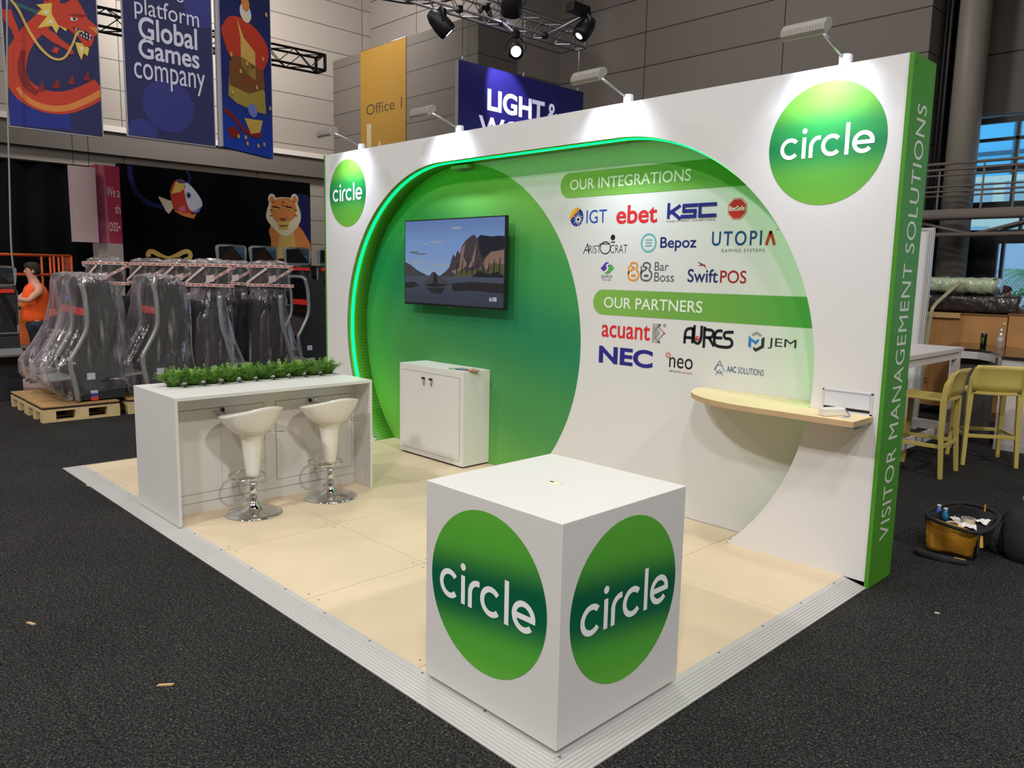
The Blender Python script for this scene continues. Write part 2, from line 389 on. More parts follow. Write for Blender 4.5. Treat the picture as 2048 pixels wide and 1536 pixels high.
# curved lining of the recess
m = MB(); a1, a2 = recess(RA+0.0), recess(RA+0.012)
for i in range(len(a1)-1):
    p, q, r2, s2 = a1[i], a1[i+1], a2[i+1], a2[i]
    m.add([(p[0], 0.004, p[1]), (q[0], 0.004, q[1]), (q[0], DB, q[1]), (p[0], DB, p[1]), (s2[0], 0.004, s2[1]), (r2[0], 0.004, r2[1]), (r2[0], DB, r2[1]), (s2[0], DB, s2[1])],
          [(0, 1, 2, 3), (4, 7, 6, 5), (0, 4, 5, 1), (3, 2, 6, 7)], 0, True)
m.build('recess_lining', greenlin, booth, fix=False)
MB().box(-L+0.03, -0.03, DB, DB+0.02, ZP, H-0.02).build('back_panel', offwhite, booth)
MB().box(-L+0.02, -0.0, 0.021, T, H-0.014, H-0.001).build('top_cap', wallwhite, booth)
MB().box(-L+0.02, -0.0, T-0.018, T, 0.0, H-0.016).build('rear_panel', wallwhite, booth)
MB().box(-L-0.025, -L, -0.004, T, 0.0, H).build('end_panel', greenend, booth, bevel=0.002)
ep = MB().box(0.0, 0.025, -0.004, T, 0.0, H).build('end_panel', greenend, booth, bevel=0.002)
m = MB(); text(m, 'VISITOR MANAGEMENT SOLUTIONS', 0.265, 0, 2.755, 1, lambda a, b, t: (0.0262, 0.243-0.138*b, a), 0, bold=0.0, space=1.08); m.build('lettering', M('pale_ink', (214, 218, 208), 0.5), ep)
for y, z in ((0.035, 0.09), (0.31, 0.07), (0.035, 2.95), (0.31, 2.93), (0.05, 1.52), (0.3, 1.5)):
    m = MB(); m.add([(0.0265, y+0.007*math.cos(k*PI/4), z+0.007*math.sin(k*PI/4)) for k in range(8)], [list(range(8))]); m.build('screw', steel, ep)
# LED strip round the recess
m = MB(); i1, i2 = recess(RA-0.004), recess(RA-0.012)
cut = slice(8, len(i1)-30)
i1, i2 = i1[cut], i2[cut]
for i in range(len(i1)-1):
    p, q, r2, s2 = i1[i], i1[i+1], i2[i+1], i2[i]; y0, y1 = 0.048, 0.074
    m.add([(p[0], y0, p[1]), (q[0], y0, q[1]), (q[0], y1, q[1]), (p[0], y1, p[1]), (s2[0], y0, s2[1]), (r2[0], y0, r2[1]), (r2[0], y1, r2[1]), (s2[0], y1, s2[1])],
          [(4, 7, 6, 5), (0, 4, 5, 1), (3, 2, 6, 7)])
m.build('led_strip', led, booth)
MB().box(-4.03, -3.80, 0.17, 0.23, 2.725, 2.755).build('cable_clip', M('pale_green_clip', (150, 178, 140), 0.6), booth, bevel=0.004)
# printed graphics
B = FY(DB); F0 = FY(0)
m = MB(); a = math.degrees(math.asin((ZC-ZP-0.004)/1.588)); m.poly(arc2(-4.047, ZC, 1.588, -a, 180+a, 72), B, 0.0015); m.build('big_green_disc', bigdisc, booth)
def bar_print(x0, z0, z1):
    m = MB(); r = (z1-z0)/2
    m.poly(arc2(x0+r, z0+r, r, 90, 270, 20)+[(-0.1, z0), (-0.1, z1)], B, 0.0015); return m.build('heading_bar', barg, booth)
b1 = bar_print(-2.727, 2.397, 2.594); b2 = bar_print(-2.342, 1.482, 1.678)
ink = M('heading_ink', (226, 236, 222), 0.5)
m = MB(); text(m, 'OUR INTEGRATIONS', -2.623, 2.458, -1.494, 2.54, B, 0.003, bold=0.008); m.build('lettering', ink, b1)
m = MB(); text(m, 'OUR PARTNERS', -2.232, 1.538, -1.345, 1.622, B, 0.003, bold=0.008); m.build('lettering', ink, b2)
def round_logo(name, cx, cz, r, mat, fm, x0, z0, xh, parent, tl=0.0015):
    m = MB(); disc(m, cx, cz, r, r, fm, tl, 0, 72); d = m.build(name, mat, parent)
    m = MB(); wordmark(m, x0, z0, xh, fm, tl+0.0015); m.build('lettering', printwhite, d)
round_logo('round_logo', -0.43, 2.572, 0.349, logog, F0, -0.705, 2.497, 0.125, booth)
round_logo('round_logo', -5.497, 2.58, 0.343, logog, F0, -5.775, 2.503, 0.125, booth)
# partner and supplier logos
def ink_mat(n, c): return M('ink_'+n, c, 0.5, spec=0.2)
navy, red, ked, orange, grey, blackk, teal, purple, lgreen, sky = [ink_mat(n, c) for n, c in (('navy', (34, 58, 140)), ('red', (206, 48, 52)), ('darkred', (160, 36, 40)), ('orange', (224, 142, 44)), ('grey', (92, 94, 104)),
    ('black', (30, 32, 40)), ('teal', (96, 170, 184)), ('purple', (92, 58, 160)), ('leaf', (86, 170, 82)), ('sky', (58, 128, 200)))]
deep = ink_mat('deep_blue', (30, 40, 110)); white_i = ink_mat('white', (235, 235, 235)); yellow = ink_mat('yellow', (244, 190, 60)); mid = ink_mat('mid_blue', (50, 90, 130))
T0 = 0.0015
def logo(fn, mats, label):
    m = MB(); fn(m); o = m.build('printed_logo', mats, booth, fix=False); o['label'] = label
def l_sun(m):
    disc(m, -2.543, 2.245, 0.07, 0.072, B, T0, 0); m.poly(arc2(-2.543, 2.245, 0.071, 60, 200, 24), B, T0+0.001, 1); m.poly(arc2(-2.55, 2.25, 0.06, 80, 190, 20), B, T0+0.002, 2)
    for k in range(12):
        a = k*PI/6; c, s = math.cos(a), math.sin(a); r = 0.05+0.012*(k % 2)
        m.poly([(-2.525-0.006*s, 2.225+0.006*c), (-2.525+r*c, 2.225+r*s), (-2.525+0.006*s, 2.225-0.006*c)], B, T0+0.003, 3)
    text(m, 'IGT', -2.441, 2.191, -2.236, 2.294, B, T0, 4)
logo(l_sun, [navy, orange, yellow, white_i, ink_mat('royal', (38, 72, 168))], 'blue lettering with an orange and blue sunburst ball')
logo(lambda m: text(m, 'ebet', -2.142, 2.177, -1.764, 2.315, B, T0, 0, bold=0.02), [red], 'bold red lowercase lettering')
def l_k(m):
    w = 0.024; xs = -1.68
    lv = [0]
    def q(pts): lv[0] += 1; strokes(m, pts, w, B, T0+.0007*lv[0], 0)
    q([(-1.667, 2.212), (-1.667, 2.30)]); q([(-1.655, 2.242), (-1.578, 2.285)]); q([(-1.64, 2.25), (-1.572, 2.202)])
    for x in (-1.55,): q([(x+0.118, 2.288), (x+0.012, 2.288), (x+0.012, 2.25), (x+0.106, 2.25), (x+0.106, 2.212), (x, 2.212)])
    q([(-1.285, 2.288), (-1.405, 2.288), (-1.405, 2.212), (-1.285, 2.212)])
    text(m, 'KING STREET COMPUTERS', -1.682, 2.176, -1.284, 2.189, B, T0, 1, space=1.1)
logo(l_k, [ink_mat('royal_navy', (38, 44, 130)), grey], 'squared dark blue capitals over a thin grey line of text')
def l_oct(m):
    o = lambda r: [(-1.118+r*math.cos(math.radians(22.5+45*k)), 2.248+r*math.sin(math.radians(22.5+45*k))) for k in range(8)]
    m.poly(o(0.077), B, T0, 0); m.poly(o(0.073), B, T0+0.001, 1); m.poly(o(0.069), B, T0+0.002, 0); text(m, 'BetSafe', -1.176, 2.235, -1.062, 2.267, B, T0+0.003, 1, bold=0.01)
logo(l_oct, [ink_mat('stop_red', (196, 52, 44)), white_i], 'red octagon with white lettering')
def l_ari(m):
    text(m, 'A', -2.466, 1.955, -2.40, 2.036, B, T0, 0, bold=-0.012, shear=0.2); text(m, 'RIST', -2.405, 1.959, -2.285, 2.02, B, T0, 0, bold=-0.012); text(m, 'CRAT', -2.19, 1.959, -2.025, 2.022, B, T0, 0, bold=-0.012)
    ring(m, -2.24, 2.0, 0.046, 0.008, B, T0, 0, sx=1.1); disc(m, -2.168, 2.078, 0.022, 0.022, B, T0, 0, 24); rect(m, -2.188, -2.145, 2.038, 2.046, B, T0, 0); rect(m, -2.30, -2.205, 2.026, 2.033, B, T0, 0)
logo(l_ari, [blackk], 'thin black capitals with a ring and a dot')
def l_bep(m):
    ring(m, -1.831, 2.032, 0.064, 0.013, B, T0, 0)
    for z in (2.012, 2.033, 2.054): rect(m, -1.86, -1.80, z-0.004, z+0.004, B, T0, 0)
    text(m, 'Bepoz', -1.727, 1.970, -1.421, 2.072, B, T0, 1, bold=0.012)
logo(l_bep, [teal, deep], 'dark blue word beside a teal ring with three lines')
def l_uto(m):
    text(m, 'UTOPI', -1.299, 2.004, -0.925, 2.102, B, T0, 0, bold=0.012, space=1.25)
    ribbon(m, [(-0.892, 2.005), (-0.866, 2.095)], 0.02, B, T0, 1); ribbon(m, [(-0.866, 2.095), (-0.834, 2.005)], 0.02, B, T0, 1)
    text(m, 'GAMING SYSTEMS', -1.221, 1.961, -0.900, 1.983, B, T0, 2, space=1.35); text(m, 'TM', -0.83, 2.098, -0.805, 2.108, B, T0, 2)
logo(l_uto, [ink_mat('petrol', (26, 74, 128)), ink_mat('rust', (190, 66, 44)), grey], 'blue spaced capitals ending in a red inverted V')
def l_sen(m):
    c = (-2.212, 1.845)
    m.poly([(c[0]-0.068, c[1]-0.004)]+arc2(c[0], c[1], 0.045, 150, 30, 12)+[(c[0]+0.066, c[1]+0.004), (c[0]+0.012, c[1]+0.014), (c[0]-0.012, c[1]-0.012), (c[0]-0.03, c[1]-0.03)], B, T0, 0)
    m.poly([(c[0]+0.066, c[1]-0.002), (c[0]+0.03, c[1]+0.03), (c[0]+0.012, c[1]+0.008), (c[0]-0.012, c[1]-0.02), (c[0]-0.038, c[1]-0.03)]+arc2(c[0], c[1], 0.045, 230, 320, 10), B, T0+0.001, 1)
    ribbon(m, spline([(c[0]+0.03, c[1]+0.036), (c[0]-0.004, c[1]+0.02), (c[0]+0.006, c[1]-0.006), (c[0]-0.03, c[1]-0.036)]), 0.012, B, T0+0.002, 2)
    text(m, 'SENPOS', -2.270, 1.766, -2.160, 1.79, B, T0, 3); text(m, 'Point of Sale', -2.256, 1.747, -2.174, 1.761, B, T0, 3)
logo(l_sen, [purple, lgreen, white_i, grey], 'small purple and green swirl over grey text')
def l_bb(m):
    for x, k in ((-2.009, 0), (-1.891, 1)):
        P_ = [(x+0.03, 1.886), (x+0.06, 1.886), (x+0.085, 1.868), (x+0.075, 1.835), (x+0.096, 1.815), (x+0.098, 1.785), (x+0.075, 1.758), (x+0.03, 1.757), (x+0.006, 1.775), (x+0.006, 1.815), (x+0.04, 1.835), (x+0.055, 1.85), (x+0.02, 1.862), (x+0.03, 1.886)]
        ribbon(m, spline(P_, 4), 0.013, B, T0, k); rect(m, x+0.03, x+0.072, 1.783, 1.80, B, T0, k); ribbon(m, [(x+0.004, 1.862), (x+0.004, 1.80)], 0.012, B, T0, k)
    text(m, 'Bar', -1.767, 1.829, -1.645, 1.893, B, T0, 1, bold=0.0); text(m, 'Boss', -1.767, 1.750, -1.594, 1.818, B, T0, 1, bold=0.0)
logo(l_bb, [orange, grey], 'orange and grey double B outline beside grey text')
def l_swi(m):
    text(m, 'Swift', -1.480, 1.752, -1.236, 1.845, B, T0, 0, bold=0.012); text(m, 'POS', -1.218, 1.752, -1.020, 1.838, B, T0, 1, bold=0.006)
    m.poly([(-1.406, 1.895), (-1.37, 1.872), (-1.345, 1.878), (-1.322, 1.829), (-1.335, 1.852), (-1.355, 1.868), (-1.402, 1.868), (-1.37, 1.878)], B, T0, 1); m.poly([(-1.406, 1.897), (-1.36, 1.88), (-1.35, 1.872), (-1.37, 1.876)], B, T0+0.001, 0)
logo(l_swi, [ink_mat('ink_blue', (38, 54, 104)), ked], 'dark blue and red lettering under a small red bird')
def l_acu(m):
    text(m, 'acuant', -2.245, 1.308, -1.782, 1.425, B, T0, 0, bold=0.012)
    for k in range(9):
        x = -1.763+0.013*k; z = 1.30+0.017*k
        ribbon(m, [(-1.763, z), (min(-1.763+0.075, -1.763+0.11-0.006*k), min(1.439, z+0.085))], 0.0022, B, T0, 1); ribbon(m, [(-1.763, 1.439-0.017*k), (-1.763+0.075, max(1.30, 1.354-0.017*k))], 0.0022, B, T0, 1)
    for k in range(7): ribbon(m, [(-1.70+0.008*k, 1.37+0.045-0.0075*k), (-1.643, 1.37)], 0.0022, B, T0+0.001, 0); ribbon(m, [(-1.70+0.008*k, 1.37-0.045+0.0075*k), (-1.66, 1.375)], 0.0022, B, T0+0.001, 0)
    ring(m, -1.655, 1.432, 0.011, 0.003, B, T0, 1, n=16); text(m, 'R', -1.659, 1.427, -1.651, 1.437, B, T0, 1)
logo(l_acu, [red, blackk], 'red lowercase lettering beside a fine black mesh arrow')
def l_aur(m):
    w = 0.021; q = lambda pts: ribbon(m, spline(pts, 6), w, B, T0, 0)
    q([(-1.478, 1.313), (-1.475, 1.39), (-1.455, 1.42), (-1.41, 1.425)]); q([(-1.478, 1.358), (-1.42, 1.358)]); q([(-1.412, 1.43), (-1.412, 1.32)])
    q([(-1.40, 1.45), (-1.40, 1.35), (-1.372, 1.322), (-1.345, 1.35), (-1.342, 1.45)]); q([(-1.318, 1.445), (-1.318, 1.295)]); q([(-1.318, 1.425), (-1.262, 1.422), (-1.245, 1.40), (-1.265, 1.372), (-1.31, 1.37)]); q([(-1.282, 1.372), (-1.236, 1.312)])
    q([(-1.175, 1.423), (-1.215, 1.42), (-1.235, 1.39), (-1.235, 1.345), (-1.215, 1.318), (-1.14, 1.313), (-1.105, 1.325), (-1.098, 1.35), (-1.115, 1.372), (-1.15, 1.375), (-1.162, 1.395), (-1.15, 1.415), (-1.09, 1.42)]); q([(-1.232, 1.374), (-1.175, 1.374)])
    disc(m, -1.371, 1.358, 0.017, 0.018, B, T0+0.001, 1, 24); disc(m, -1.366, 1.363, 0.006, 0.006, B, T0+0.002, 2, 12)
logo(l_aur, [blackk, red, white_i], 'heavy black joined capitals with a red ball in the U')
def l_jem(m):
    c = (-0.918, 1.37); X = lambda a, b: (c[0]+a, c[1]+b)
    m.poly([X(-0.04, 0.045), X(0, 0.069), X(0.04, 0.045), X(0.024, 0.034), X(0, 0.048), X(-0.024, 0.034)], B, T0, 0)
    m.poly([X(-0.058, 0.035), X(-0.01, 0.004), X(0.018, 0.02), X(0.018, 0.0), X(-0.004, -0.022), X(-0.036, 0.0), X(-0.036, -0.048), X(-0.058, -0.036)], B, T0, 1)
    m.poly([X(0.058, 0.035), X(0.036, 0.022), X(0.036, -0.024), X(0.0, -0.046), X(-0.02, -0.036), X(-0.02, -0.056), X(0, -0.069), X(0.058, -0.036)], B, T0, 2)
    text(m, 'JEM', -0.834, 1.330, -0.638, 1.402, B, T0, 2, bold=0.0)
logo(l_jem, [ink_mat('silver', (150, 152, 156)), sky, ink_mat('charcoal', (52, 56, 56))], 'charcoal lettering beside a blue, grey and black hexagon')
logo(lambda m: text(m, 'NEC', -2.265, 1.101, -1.747, 1.238, B, T0, 0, bold=0.035), [ink_mat('violet_blue', (46, 44, 132))], 'large bold violet-blue capitals')
def l_neo(m):
    text(m, 'neo', -1.600, 1.129, -1.400, 1.206, B, T0, 0, bold=0.0); text(m, 'self-service', -1.598, 1.096, -1.493, 1.115, B, T0, 2); text(m, 'solutions', -1.485, 1.095, -1.397, 1.113, B, T0, 1)
    for k in range(9): a = k*2*PI/9; ribbon(m, [(-1.613+0.009*math.cos(a), 1.218+0.009*math.sin(a)), (-1.613+0.025*math.cos(a), 1.218+0.025*math.sin(a))], 0.006, B, T0, 1)
logo(l_neo, [blackk, ink_mat('coral', (206, 96, 84)), grey], 'thin black lowercase word with a small coral burst')
def l_aac(m):
    c = (-1.184, 1.164); ribbon(m, spline([(c[0]-0.042, c[1]-0.018), (c[0]-0.012, c[1]+0.03), (c[0], c[1]+0.05), (c[0]+0.012, c[1]+0.03), (c[0]+0.042, c[1]-0.018)], 6), 0.0045, B, T0, 0)
    ring(m, c[0], c[1]-0.006, 0.028, 0.0045, B, T0, 0, 60, 330); ribbon(m, [(c[0]-0.026, c[1]-0.05), (c[0]+0.002, c[1]-0.01), (c[0]+0.028, c[1]-0.05)], 0.0045, B, T0, 0)
    text(m, 'AAC', -1.125, 1.144, -1.054, 1.187, B, T0, 0, bold=0.012); text(m, 'SOLUTIONS', -1.040, 1.143, -0.850, 1.186, B, T0, 0, bold=0.0)
logo(l_aac, [mid], 'slim steel-blue lettering beside a compass-like mark')
# cable hatch in the front face
m = MB(); h0, h1, k0, k1 = -0.332, -0.036, 1.016, 1.150
for x0, x1, z0, z1 in ((h0, h1, k1-0.012, k1), (h0, h1, k0, k0+0.014), (h0, h0+0.011, k0, k1), (h1-0.014, h1, k0, k1)): m.box(x0, x1, -0.006, 0.002, z0, z1)
fr = m.build('cable_hatch', plate, booth, bevel=0.0015)
MB().box(h0+0.012, h1-0.016, -0.003, 0.001, k0+0.032, k1-0.014).build('flap', M('flap_white', (208, 210, 220), 0.4), fr)
MB().box(h0+0.012, h1-0.016, -0.0018, 0.001, k0+0.013, k0+0.031).build('slot', black, fr)

# ------------------------------------------------------------------ arm lamps on the booth wall
def make_arm_lamp(x, label):
    y = 0.03; r = thing('arm_lamp', label, 'lamp', (x, y, H), 0, 'arm lamps along the top of the booth wall')
    m = MB(); m.lathe([(0.034, 0.0), (0.036, 0.004), (0.036, 0.05), (0.030, 0.058), (0, 0.058)], (x, y, H-0.001), 24); m.build('base', M('lamp_white', (214, 216, 222), 0.35) if 'lamp_white' not in MATS else MATS['lamp_white'], r)
    m = MB(); e = (x-0.01, y-0.315, H+0.125); m.tube([(x-0.008, y-0.012, H+0.035), (x-0.01, y-0.05, H+0.052), e], 0.0085, 10); m.build('arm', steel, r)
    # flood head: half-round ribbed housing, long side along the wall, lens facing the wall
    hx0, hx1 = x-0.20, x+0.045; prof = [(-0.062, 0.026), (-0.058, 0.05), (-0.03, 0.066), (0.01, 0.062), (0.044, 0.036), (0.052, 0.008), (0.030, -0.012), (-0.05, 0.012)]
    def hf(a, b, t):
        c, s = math.cos(0.95), math.sin(0.95); return (t, e[1]-0.01+a*c-b*s, e[2]-0.005+a*s+b*c)
    m = MB(); m.prism(prof, hf, hx0, hx1); hd = m.build('lamp_head', MATS.get('lamp_grey') or M('lamp_grey', (150, 146, 140), 0.5), r, bevel=0.003)
    m = MB()
    for k in range(14):
        xx = hx0+0.012+k*(hx1-hx0-0.024)/13; m.prism([(a*1.03, b*1.05+0.001) for a, b in prof[1:5]]+[(0.0, 0.02)], hf, xx-0.0015, xx+0.0015)
    m.build('cooling_fins', MATS['lamp_grey'], hd)
    m = MB(); m.add([hf(0.026, -0.014, hx0+0.015), hf(-0.044, 0.009, hx0+0.015), hf(-0.044, 0.009, hx1-0.015), hf(0.026, -0.014, hx1-0.015)], [(0, 1, 2, 3)]); m.build('lens', MATS.get('lamp_lens') or M('lamp_lens', (240, 245, 255), 0.3, emit=((235, 240, 255), 6.0)), hd)
    c = hf(-0.005, -0.022, (hx0+hx1)/2)
    l = area_lamp('lamp_glow', c, (c[0], 0.0, 2.72), 0.20, LAMP_W, (0.80, 0.87, 1.0), 0.05, 92)
LAMP_W = 3.3
for x, lb in ((-0.36, 'arm lamp on the booth wall above the larger round green logo'), (-1.90, 'arm lamp on the booth wall above the heading about integrations'),
              (-3.74, 'arm lamp on the booth wall above the television'), (-5.27, 'arm lamp on the booth wall above the smaller round green logo')):
    make_arm_lamp(x, lb)

# ------------------------------------------------------------------ raised stand floor with ramp edging
plat = thing('raised_stand_floor', 'raised floor of pale birch boards edged with ribbed aluminium ramps, on dark carpet', 'stand floor', (-2.94, -1.2, 0))
X0, X1, Y0 = -5.760, -0.125, -2.552
def dots(m, x, y):
    for sx in (-1, 1):
        for sy in (-1, 1):
            if X0+0.03 < x+sx*0.05 < X1-0.03 and Y0+0.03 < y+sy*0.05 < DB-0.03: m.add([(x+sx*0.05+0.006*math.cos(k*PI/4), y+sy*0.05+0.006*math.sin(k*PI/4), ZP+0.0006) for k in range(8)], [list(range(8))])
xs = [X0, -4.90, -3.91, -2.925, -1.935, -0.948, X1]; ys = [Y0, -1.747, -0.752, DB-0.004]
for i in range(6):
    for j in range(3):
        MB().box(xs[i]+0.0018, xs[i+1]-0.0018, ys[j]+0.0018, ys[j+1]-0.0018, 0.005, ZP).build('floor_board', birch, plat)
MB().box(X0+0.01, X1-0.01, Y0+0.01, DB-0.02, 0.001, ZP-0.006).build('underlay', M('board_joint', (120, 104, 82), 0.8), plat)
m = MB()
for x in xs[1:-1]:
    for y in ys[:3]: dots(m, x, y)
m.build('screw_heads', M('screw_grey', (120, 112, 100), 0.5, 0.4), plat)
def ramp(name_pts, inner, outer):
    """ribbed sloped strip between an inner (high) and an outer (low) edge"""
    m = MB(); (a, b), (c, d) = inner, outer; N = 9
    a, b, c, d = map(Vector, (a, b, c, d)); prof = []
    for k in range(N+1):
        t = k/N
        zt = (1-t)*(ZP+0.002)+t*0.006
        prof.append((t, zt, 0))
        if 1 < k < N: prof.append((t+0.006, zt-0.0022, 1)); prof.append((t+0.022, zt-0.0026, 1)); prof.append((t+0.026, zt-0.0008, 0))
    top = [(a.lerp(c, t), b.lerp(d, t), z, mi) for t, z, mi in prof]
    vs = [v for p, q, z, mi in top for v in ((p.x, p.y, z), (q.x, q.y, z))]
    n = len(top); o = 0
    m.add(vs, [], 0)
    for i in range(n-1):
        m.f.append([2*i, 2*i+1, 2*i+3, 2*i+2]); m.m.append(1 if top[i][3] and top[i+1][3] else 0); m.sm.append(False)
    e = 2*(n-1); m.add([(c.x, c.y, 0.001), (d.x, d.y, 0.001)], [], 0); m.f.append([e, e+1, e+3, e+2]); m.m.append(0); m.sm.append(False)
    m.build('edge_ramp', [alu, alug], plat)
O = 0.14
ramp(0, ((X0, Y0, 0), (X1, Y0, 0)), ((X0-O, Y0-O, 0), (X1+O, Y0-O, 0)))
ramp(0, ((X1, Y0, 0), (X1, -0.006, 0)), ((X1+O, Y0-O, 0), (X1+O, -0.006, 0)))
ramp(0, ((X0, Y0, 0), (X0, 0.3, 0)), ((X0-O, Y0-O, 0), (X0-O, 0.3, 0)))
m = MB()
for k in range(14):
    x = X0+0.35+k*0.41; m.add([(x+0.006*math.cos(q*PI/4), Y0-0.012+0.006*math.sin(q*PI/4), ZP+0.0015) for q in range(8)], [list(range(8))])
for k in range(6):
    y = Y0+0.3+k*0.42; m.add([(X1+0.012+0.006*math.cos(q*PI/4), y+0.006*math.sin(q*PI/4), ZP+0.0015) for q in range(8)], [list(range(8))])
m.build('ramp_screws', steel, plat)

# ------------------------------------------------------------------ cube plinth
cx1, cy0, cw, ch = -0.091, -2.574, 0.7725, 0.885
z0 = ZP
pl = thing('cube_plinth', 'large white cube plinth with round green logos on two sides at the stand corner', 'plinth', (cx1-cw/2, cy0+cw/2, z0))
MB().box(cx1-cw, cx1, cy0, cy0+cw, z0+0.018, z0+ch).build('body', white, pl, bevel=0.0025)
for sx in (0.03, cw-0.07):
    for sy in (0.03, cw-0.07): MB().box(cx1-cw+sx, cx1-cw+sx+0.04, cy0+sy, cy0+sy+0.04, z0, z0+0.018).build('foot', blackm, pl)
round_logo('round_logo', -0.487, 0.536, 0.334, logoc, FY(cy0), -0.766, 0.452, 0.125, pl)
round_logo('round_logo', -2.186, 0.533, 0.334, logor, FX(cx1), -2.463, 0.449, 0.125, pl)
m = MB(); m.lathe([(0.030, 0.0), (0.030, 0.003), (0.027, 0.004), (0, 0.004)], (-0.478, -2.193, z0+ch), 28); g = m.build('cable_grommet', M('ivory_plastic', (224, 220, 196), 0.4), pl)
MB().box(-0.503, -0.482, -2.203, -2.193, z0+ch+0.0035, z0+ch+0.0048).build('slot', dark, g)

# ------------------------------------------------------------------ wall shelf
zs = 0.985
sh = thing('wall_shelf', 'pale maple shelf with a rounded end fixed to the booth wall under the logos', 'shelf', (-0.6, 0, zs))
yf, xr = -0.272, -0.030
front = [(xr, -0.004), (xr, yf), (-0.25, yf-0.004), (-0.5, yf-0.006), (-0.75, yf), (-0.95, yf+0.045), (-1.1, yf+0.125), (-1.21, yf+0.225), (-1.275, yf+0.34), (-1.30, yf+0.45), (-1.285, DB-0.001)]
sp = front[:2]+[tuple(p) for p in spline(front[1:], 5)[1:]]
lim = -0.415
outl = sp+[(lim, DB-0.001), (lim, -0.004)]
m = MB(); m.prism(outl, lambda a, b, t: (a, b, t), zs, zs+0.034, 0, 1); m.build('board', [maple, mapledge], sh, bevel=0.001)
MB().box(-0.10, -0.045, -0.21, -0.004, zs-0.022, zs).build('bracket', steel, sh, bevel=0.002)
MB().box(-1.13, -1.10, -0.02, DB-0.001, zs-0.022, zs).build('bracket', steel, sh, bevel=0.002)
z1 = zs+0.034
pk = P('z', z1+0.02, 1664, 824); ad = thing('power_adapter', 'white power adapter block lying on the maple shelf by the cable hatch', 'power adapter', (pk[0], pk[1], z1), math.radians(62))
A = WM[ad.name]
def rb(m, hx, hy, z0_, z1_): m.box(-hx, hx, -hy, hy, z0_, z1_); m.v = [tuple(A @ Vector((x, y, z-0))) for x, y, z in m.v]; return m
rb(MB(), 0.072, 0.030, 0.0, 0.046).build('case', gloss, ad, bevel=0.008)
cb = MB(); q = P('z', z1+0.01, 1688, 832)
pts = spline([(-0.20, -0.004, k0+0.022), (-0.19, -0.03, z1+0.03), (q[0]+0.02, q[1]+0.03, z1+0.012), (q[0], q[1], z1+0.006)], 6)
cb.tube(pts, 0.0032, 8); o = tag(cb.build('network_cable', M('blue_cable', (96, 116, 190), 0.5), loc=(q[0], q[1], z1)), 'thin blue network cable hanging from the cable hatch onto the shelf', 'cable')
cb = MB(); cb.box(q[0]-0.006, q[0]+0.006, q[1]-0.02, q[1]-0.001, z1+0.001, z1+0.011); cb.build('cable_plug', M('clear_plug', (190, 196, 208), 0.2), o, fix=False)
o.children[0].location = (0, 0, 0)
for v in o.children[0].data.vertices: v.co -= Vector((q[0], q[1], z1))

# ------------------------------------------------------------------ television
tv = thing('television', 'flat black-framed television showing a rocky seashore, on the green disc', 'television', (-3.95, 0.12, 1.87))
ty = 0.125; tx0, tx1, tz0, tz1 = -4.672, -3.232, 1.468, 2.280
MB().box(tx0, tx1, ty, ty+0.035, tz0, tz1).build('case', black, tv, bevel=0.004)
MB().box(-4.25, -3.65, ty+0.035, DB-0.003, 1.65, 2.1).build('wall_bracket', blackm, tv, bevel=0.004)
S = FY(ty); sx0, sx1, sz0, sz1 = tx0+0.012, tx1-0.012, tz0+0.02, tz1-0.012
def U(a, b): return (sx0+a*(sx1-sx0), sz0+b*(sz1-sz0))
def scr(n, c, e=0.72): return M('screen_'+n, (10, 10, 10), 0.25, emit=(c, e))
sky_s = gradient_mat('screen_sky', [(0.0, (150, 160, 164)), (0.3, (134, 156, 184)), (0.7, (112, 142, 190)), (1.0, (96, 120, 170))], 0.25)
def em_grad(m):
    nt = m.node_tree; b = nt.nodes['Principled BSDF']; l = b.inputs['Base Color'].links[0]; s = l.from_socket; nt.links.remove(l)
    b.inputs['Base Color'].default_value = (0.01, 0.01, 0.012, 1); nt.links.new(s, b.inputs['Emission Color']); b.inputs['Emission Strength'].default_value = 0.95; return m
em_grad(sky_s); sea_s = em_grad(gradient_mat('screen_sea', [(0.0, (50, 56, 70)), (0.6, (78, 86, 102)), (1.0, (120, 126, 136))], 0.25))
mats_s = [sky_s, sea_s, scr('cliff', (74, 66, 72)), scr('cliff_light', (146, 116, 104)), scr('cliff_dark', (40, 42, 52)), scr('moss', (96, 92, 60)), scr('hill', (74, 74, 80)), scr('rock', (76, 74, 78)), scr('rock_dark', (44, 44, 50)), scr('cloud', (168, 172, 180)), scr('cloud_dark', (112, 118, 132)), scr('reflection', (48, 46, 50)), scr('clock', (225, 225, 230), 1.0)]
m = MB(); e = 0.0006
rect(m, sx0, sx1, sz0+0.34*(sz1-sz0), sz1, S, e, 0); rect(m, sx0, sx1, sz0, sz0+0.34*(sz1-sz0), S, e, 1)
o1 = m.build('screen', [sky_s, sea_s], tv, fix=False)
m = MB()
def Q(pts, mi, lv): m.poly([U(*p) for p in pts], S, e+0.0006*lv, mi)
for cx, cz, rx, rz, mi in ((0.18, 0.60, 0.10, 0.012, 10), (0.10, 0.62, 0.08, 0.018, 10), (0.35, 0.74, 0.12, 0.015, 9), (0.22, 0.72, 0.06, 0.012, 9), (0.12, 0.50, 0.16, 0.012, 9), (0.55, 0.9, 0.08, 0.02, 9), (0.4, 0.47, 0.14, 0.012, 9)):
    disc(m, *U(cx, cz), rx*(sx1-sx0)*0.7, rz*(sz1-sz0)*0.7, S, e+0.0004, mi, 24)
Q([(0.0, 0.33), (0.0, 0.50), (0.06, 0.47), (0.14, 0.40), (0.24, 0.345), (0.24, 0.33)], 6, 1)
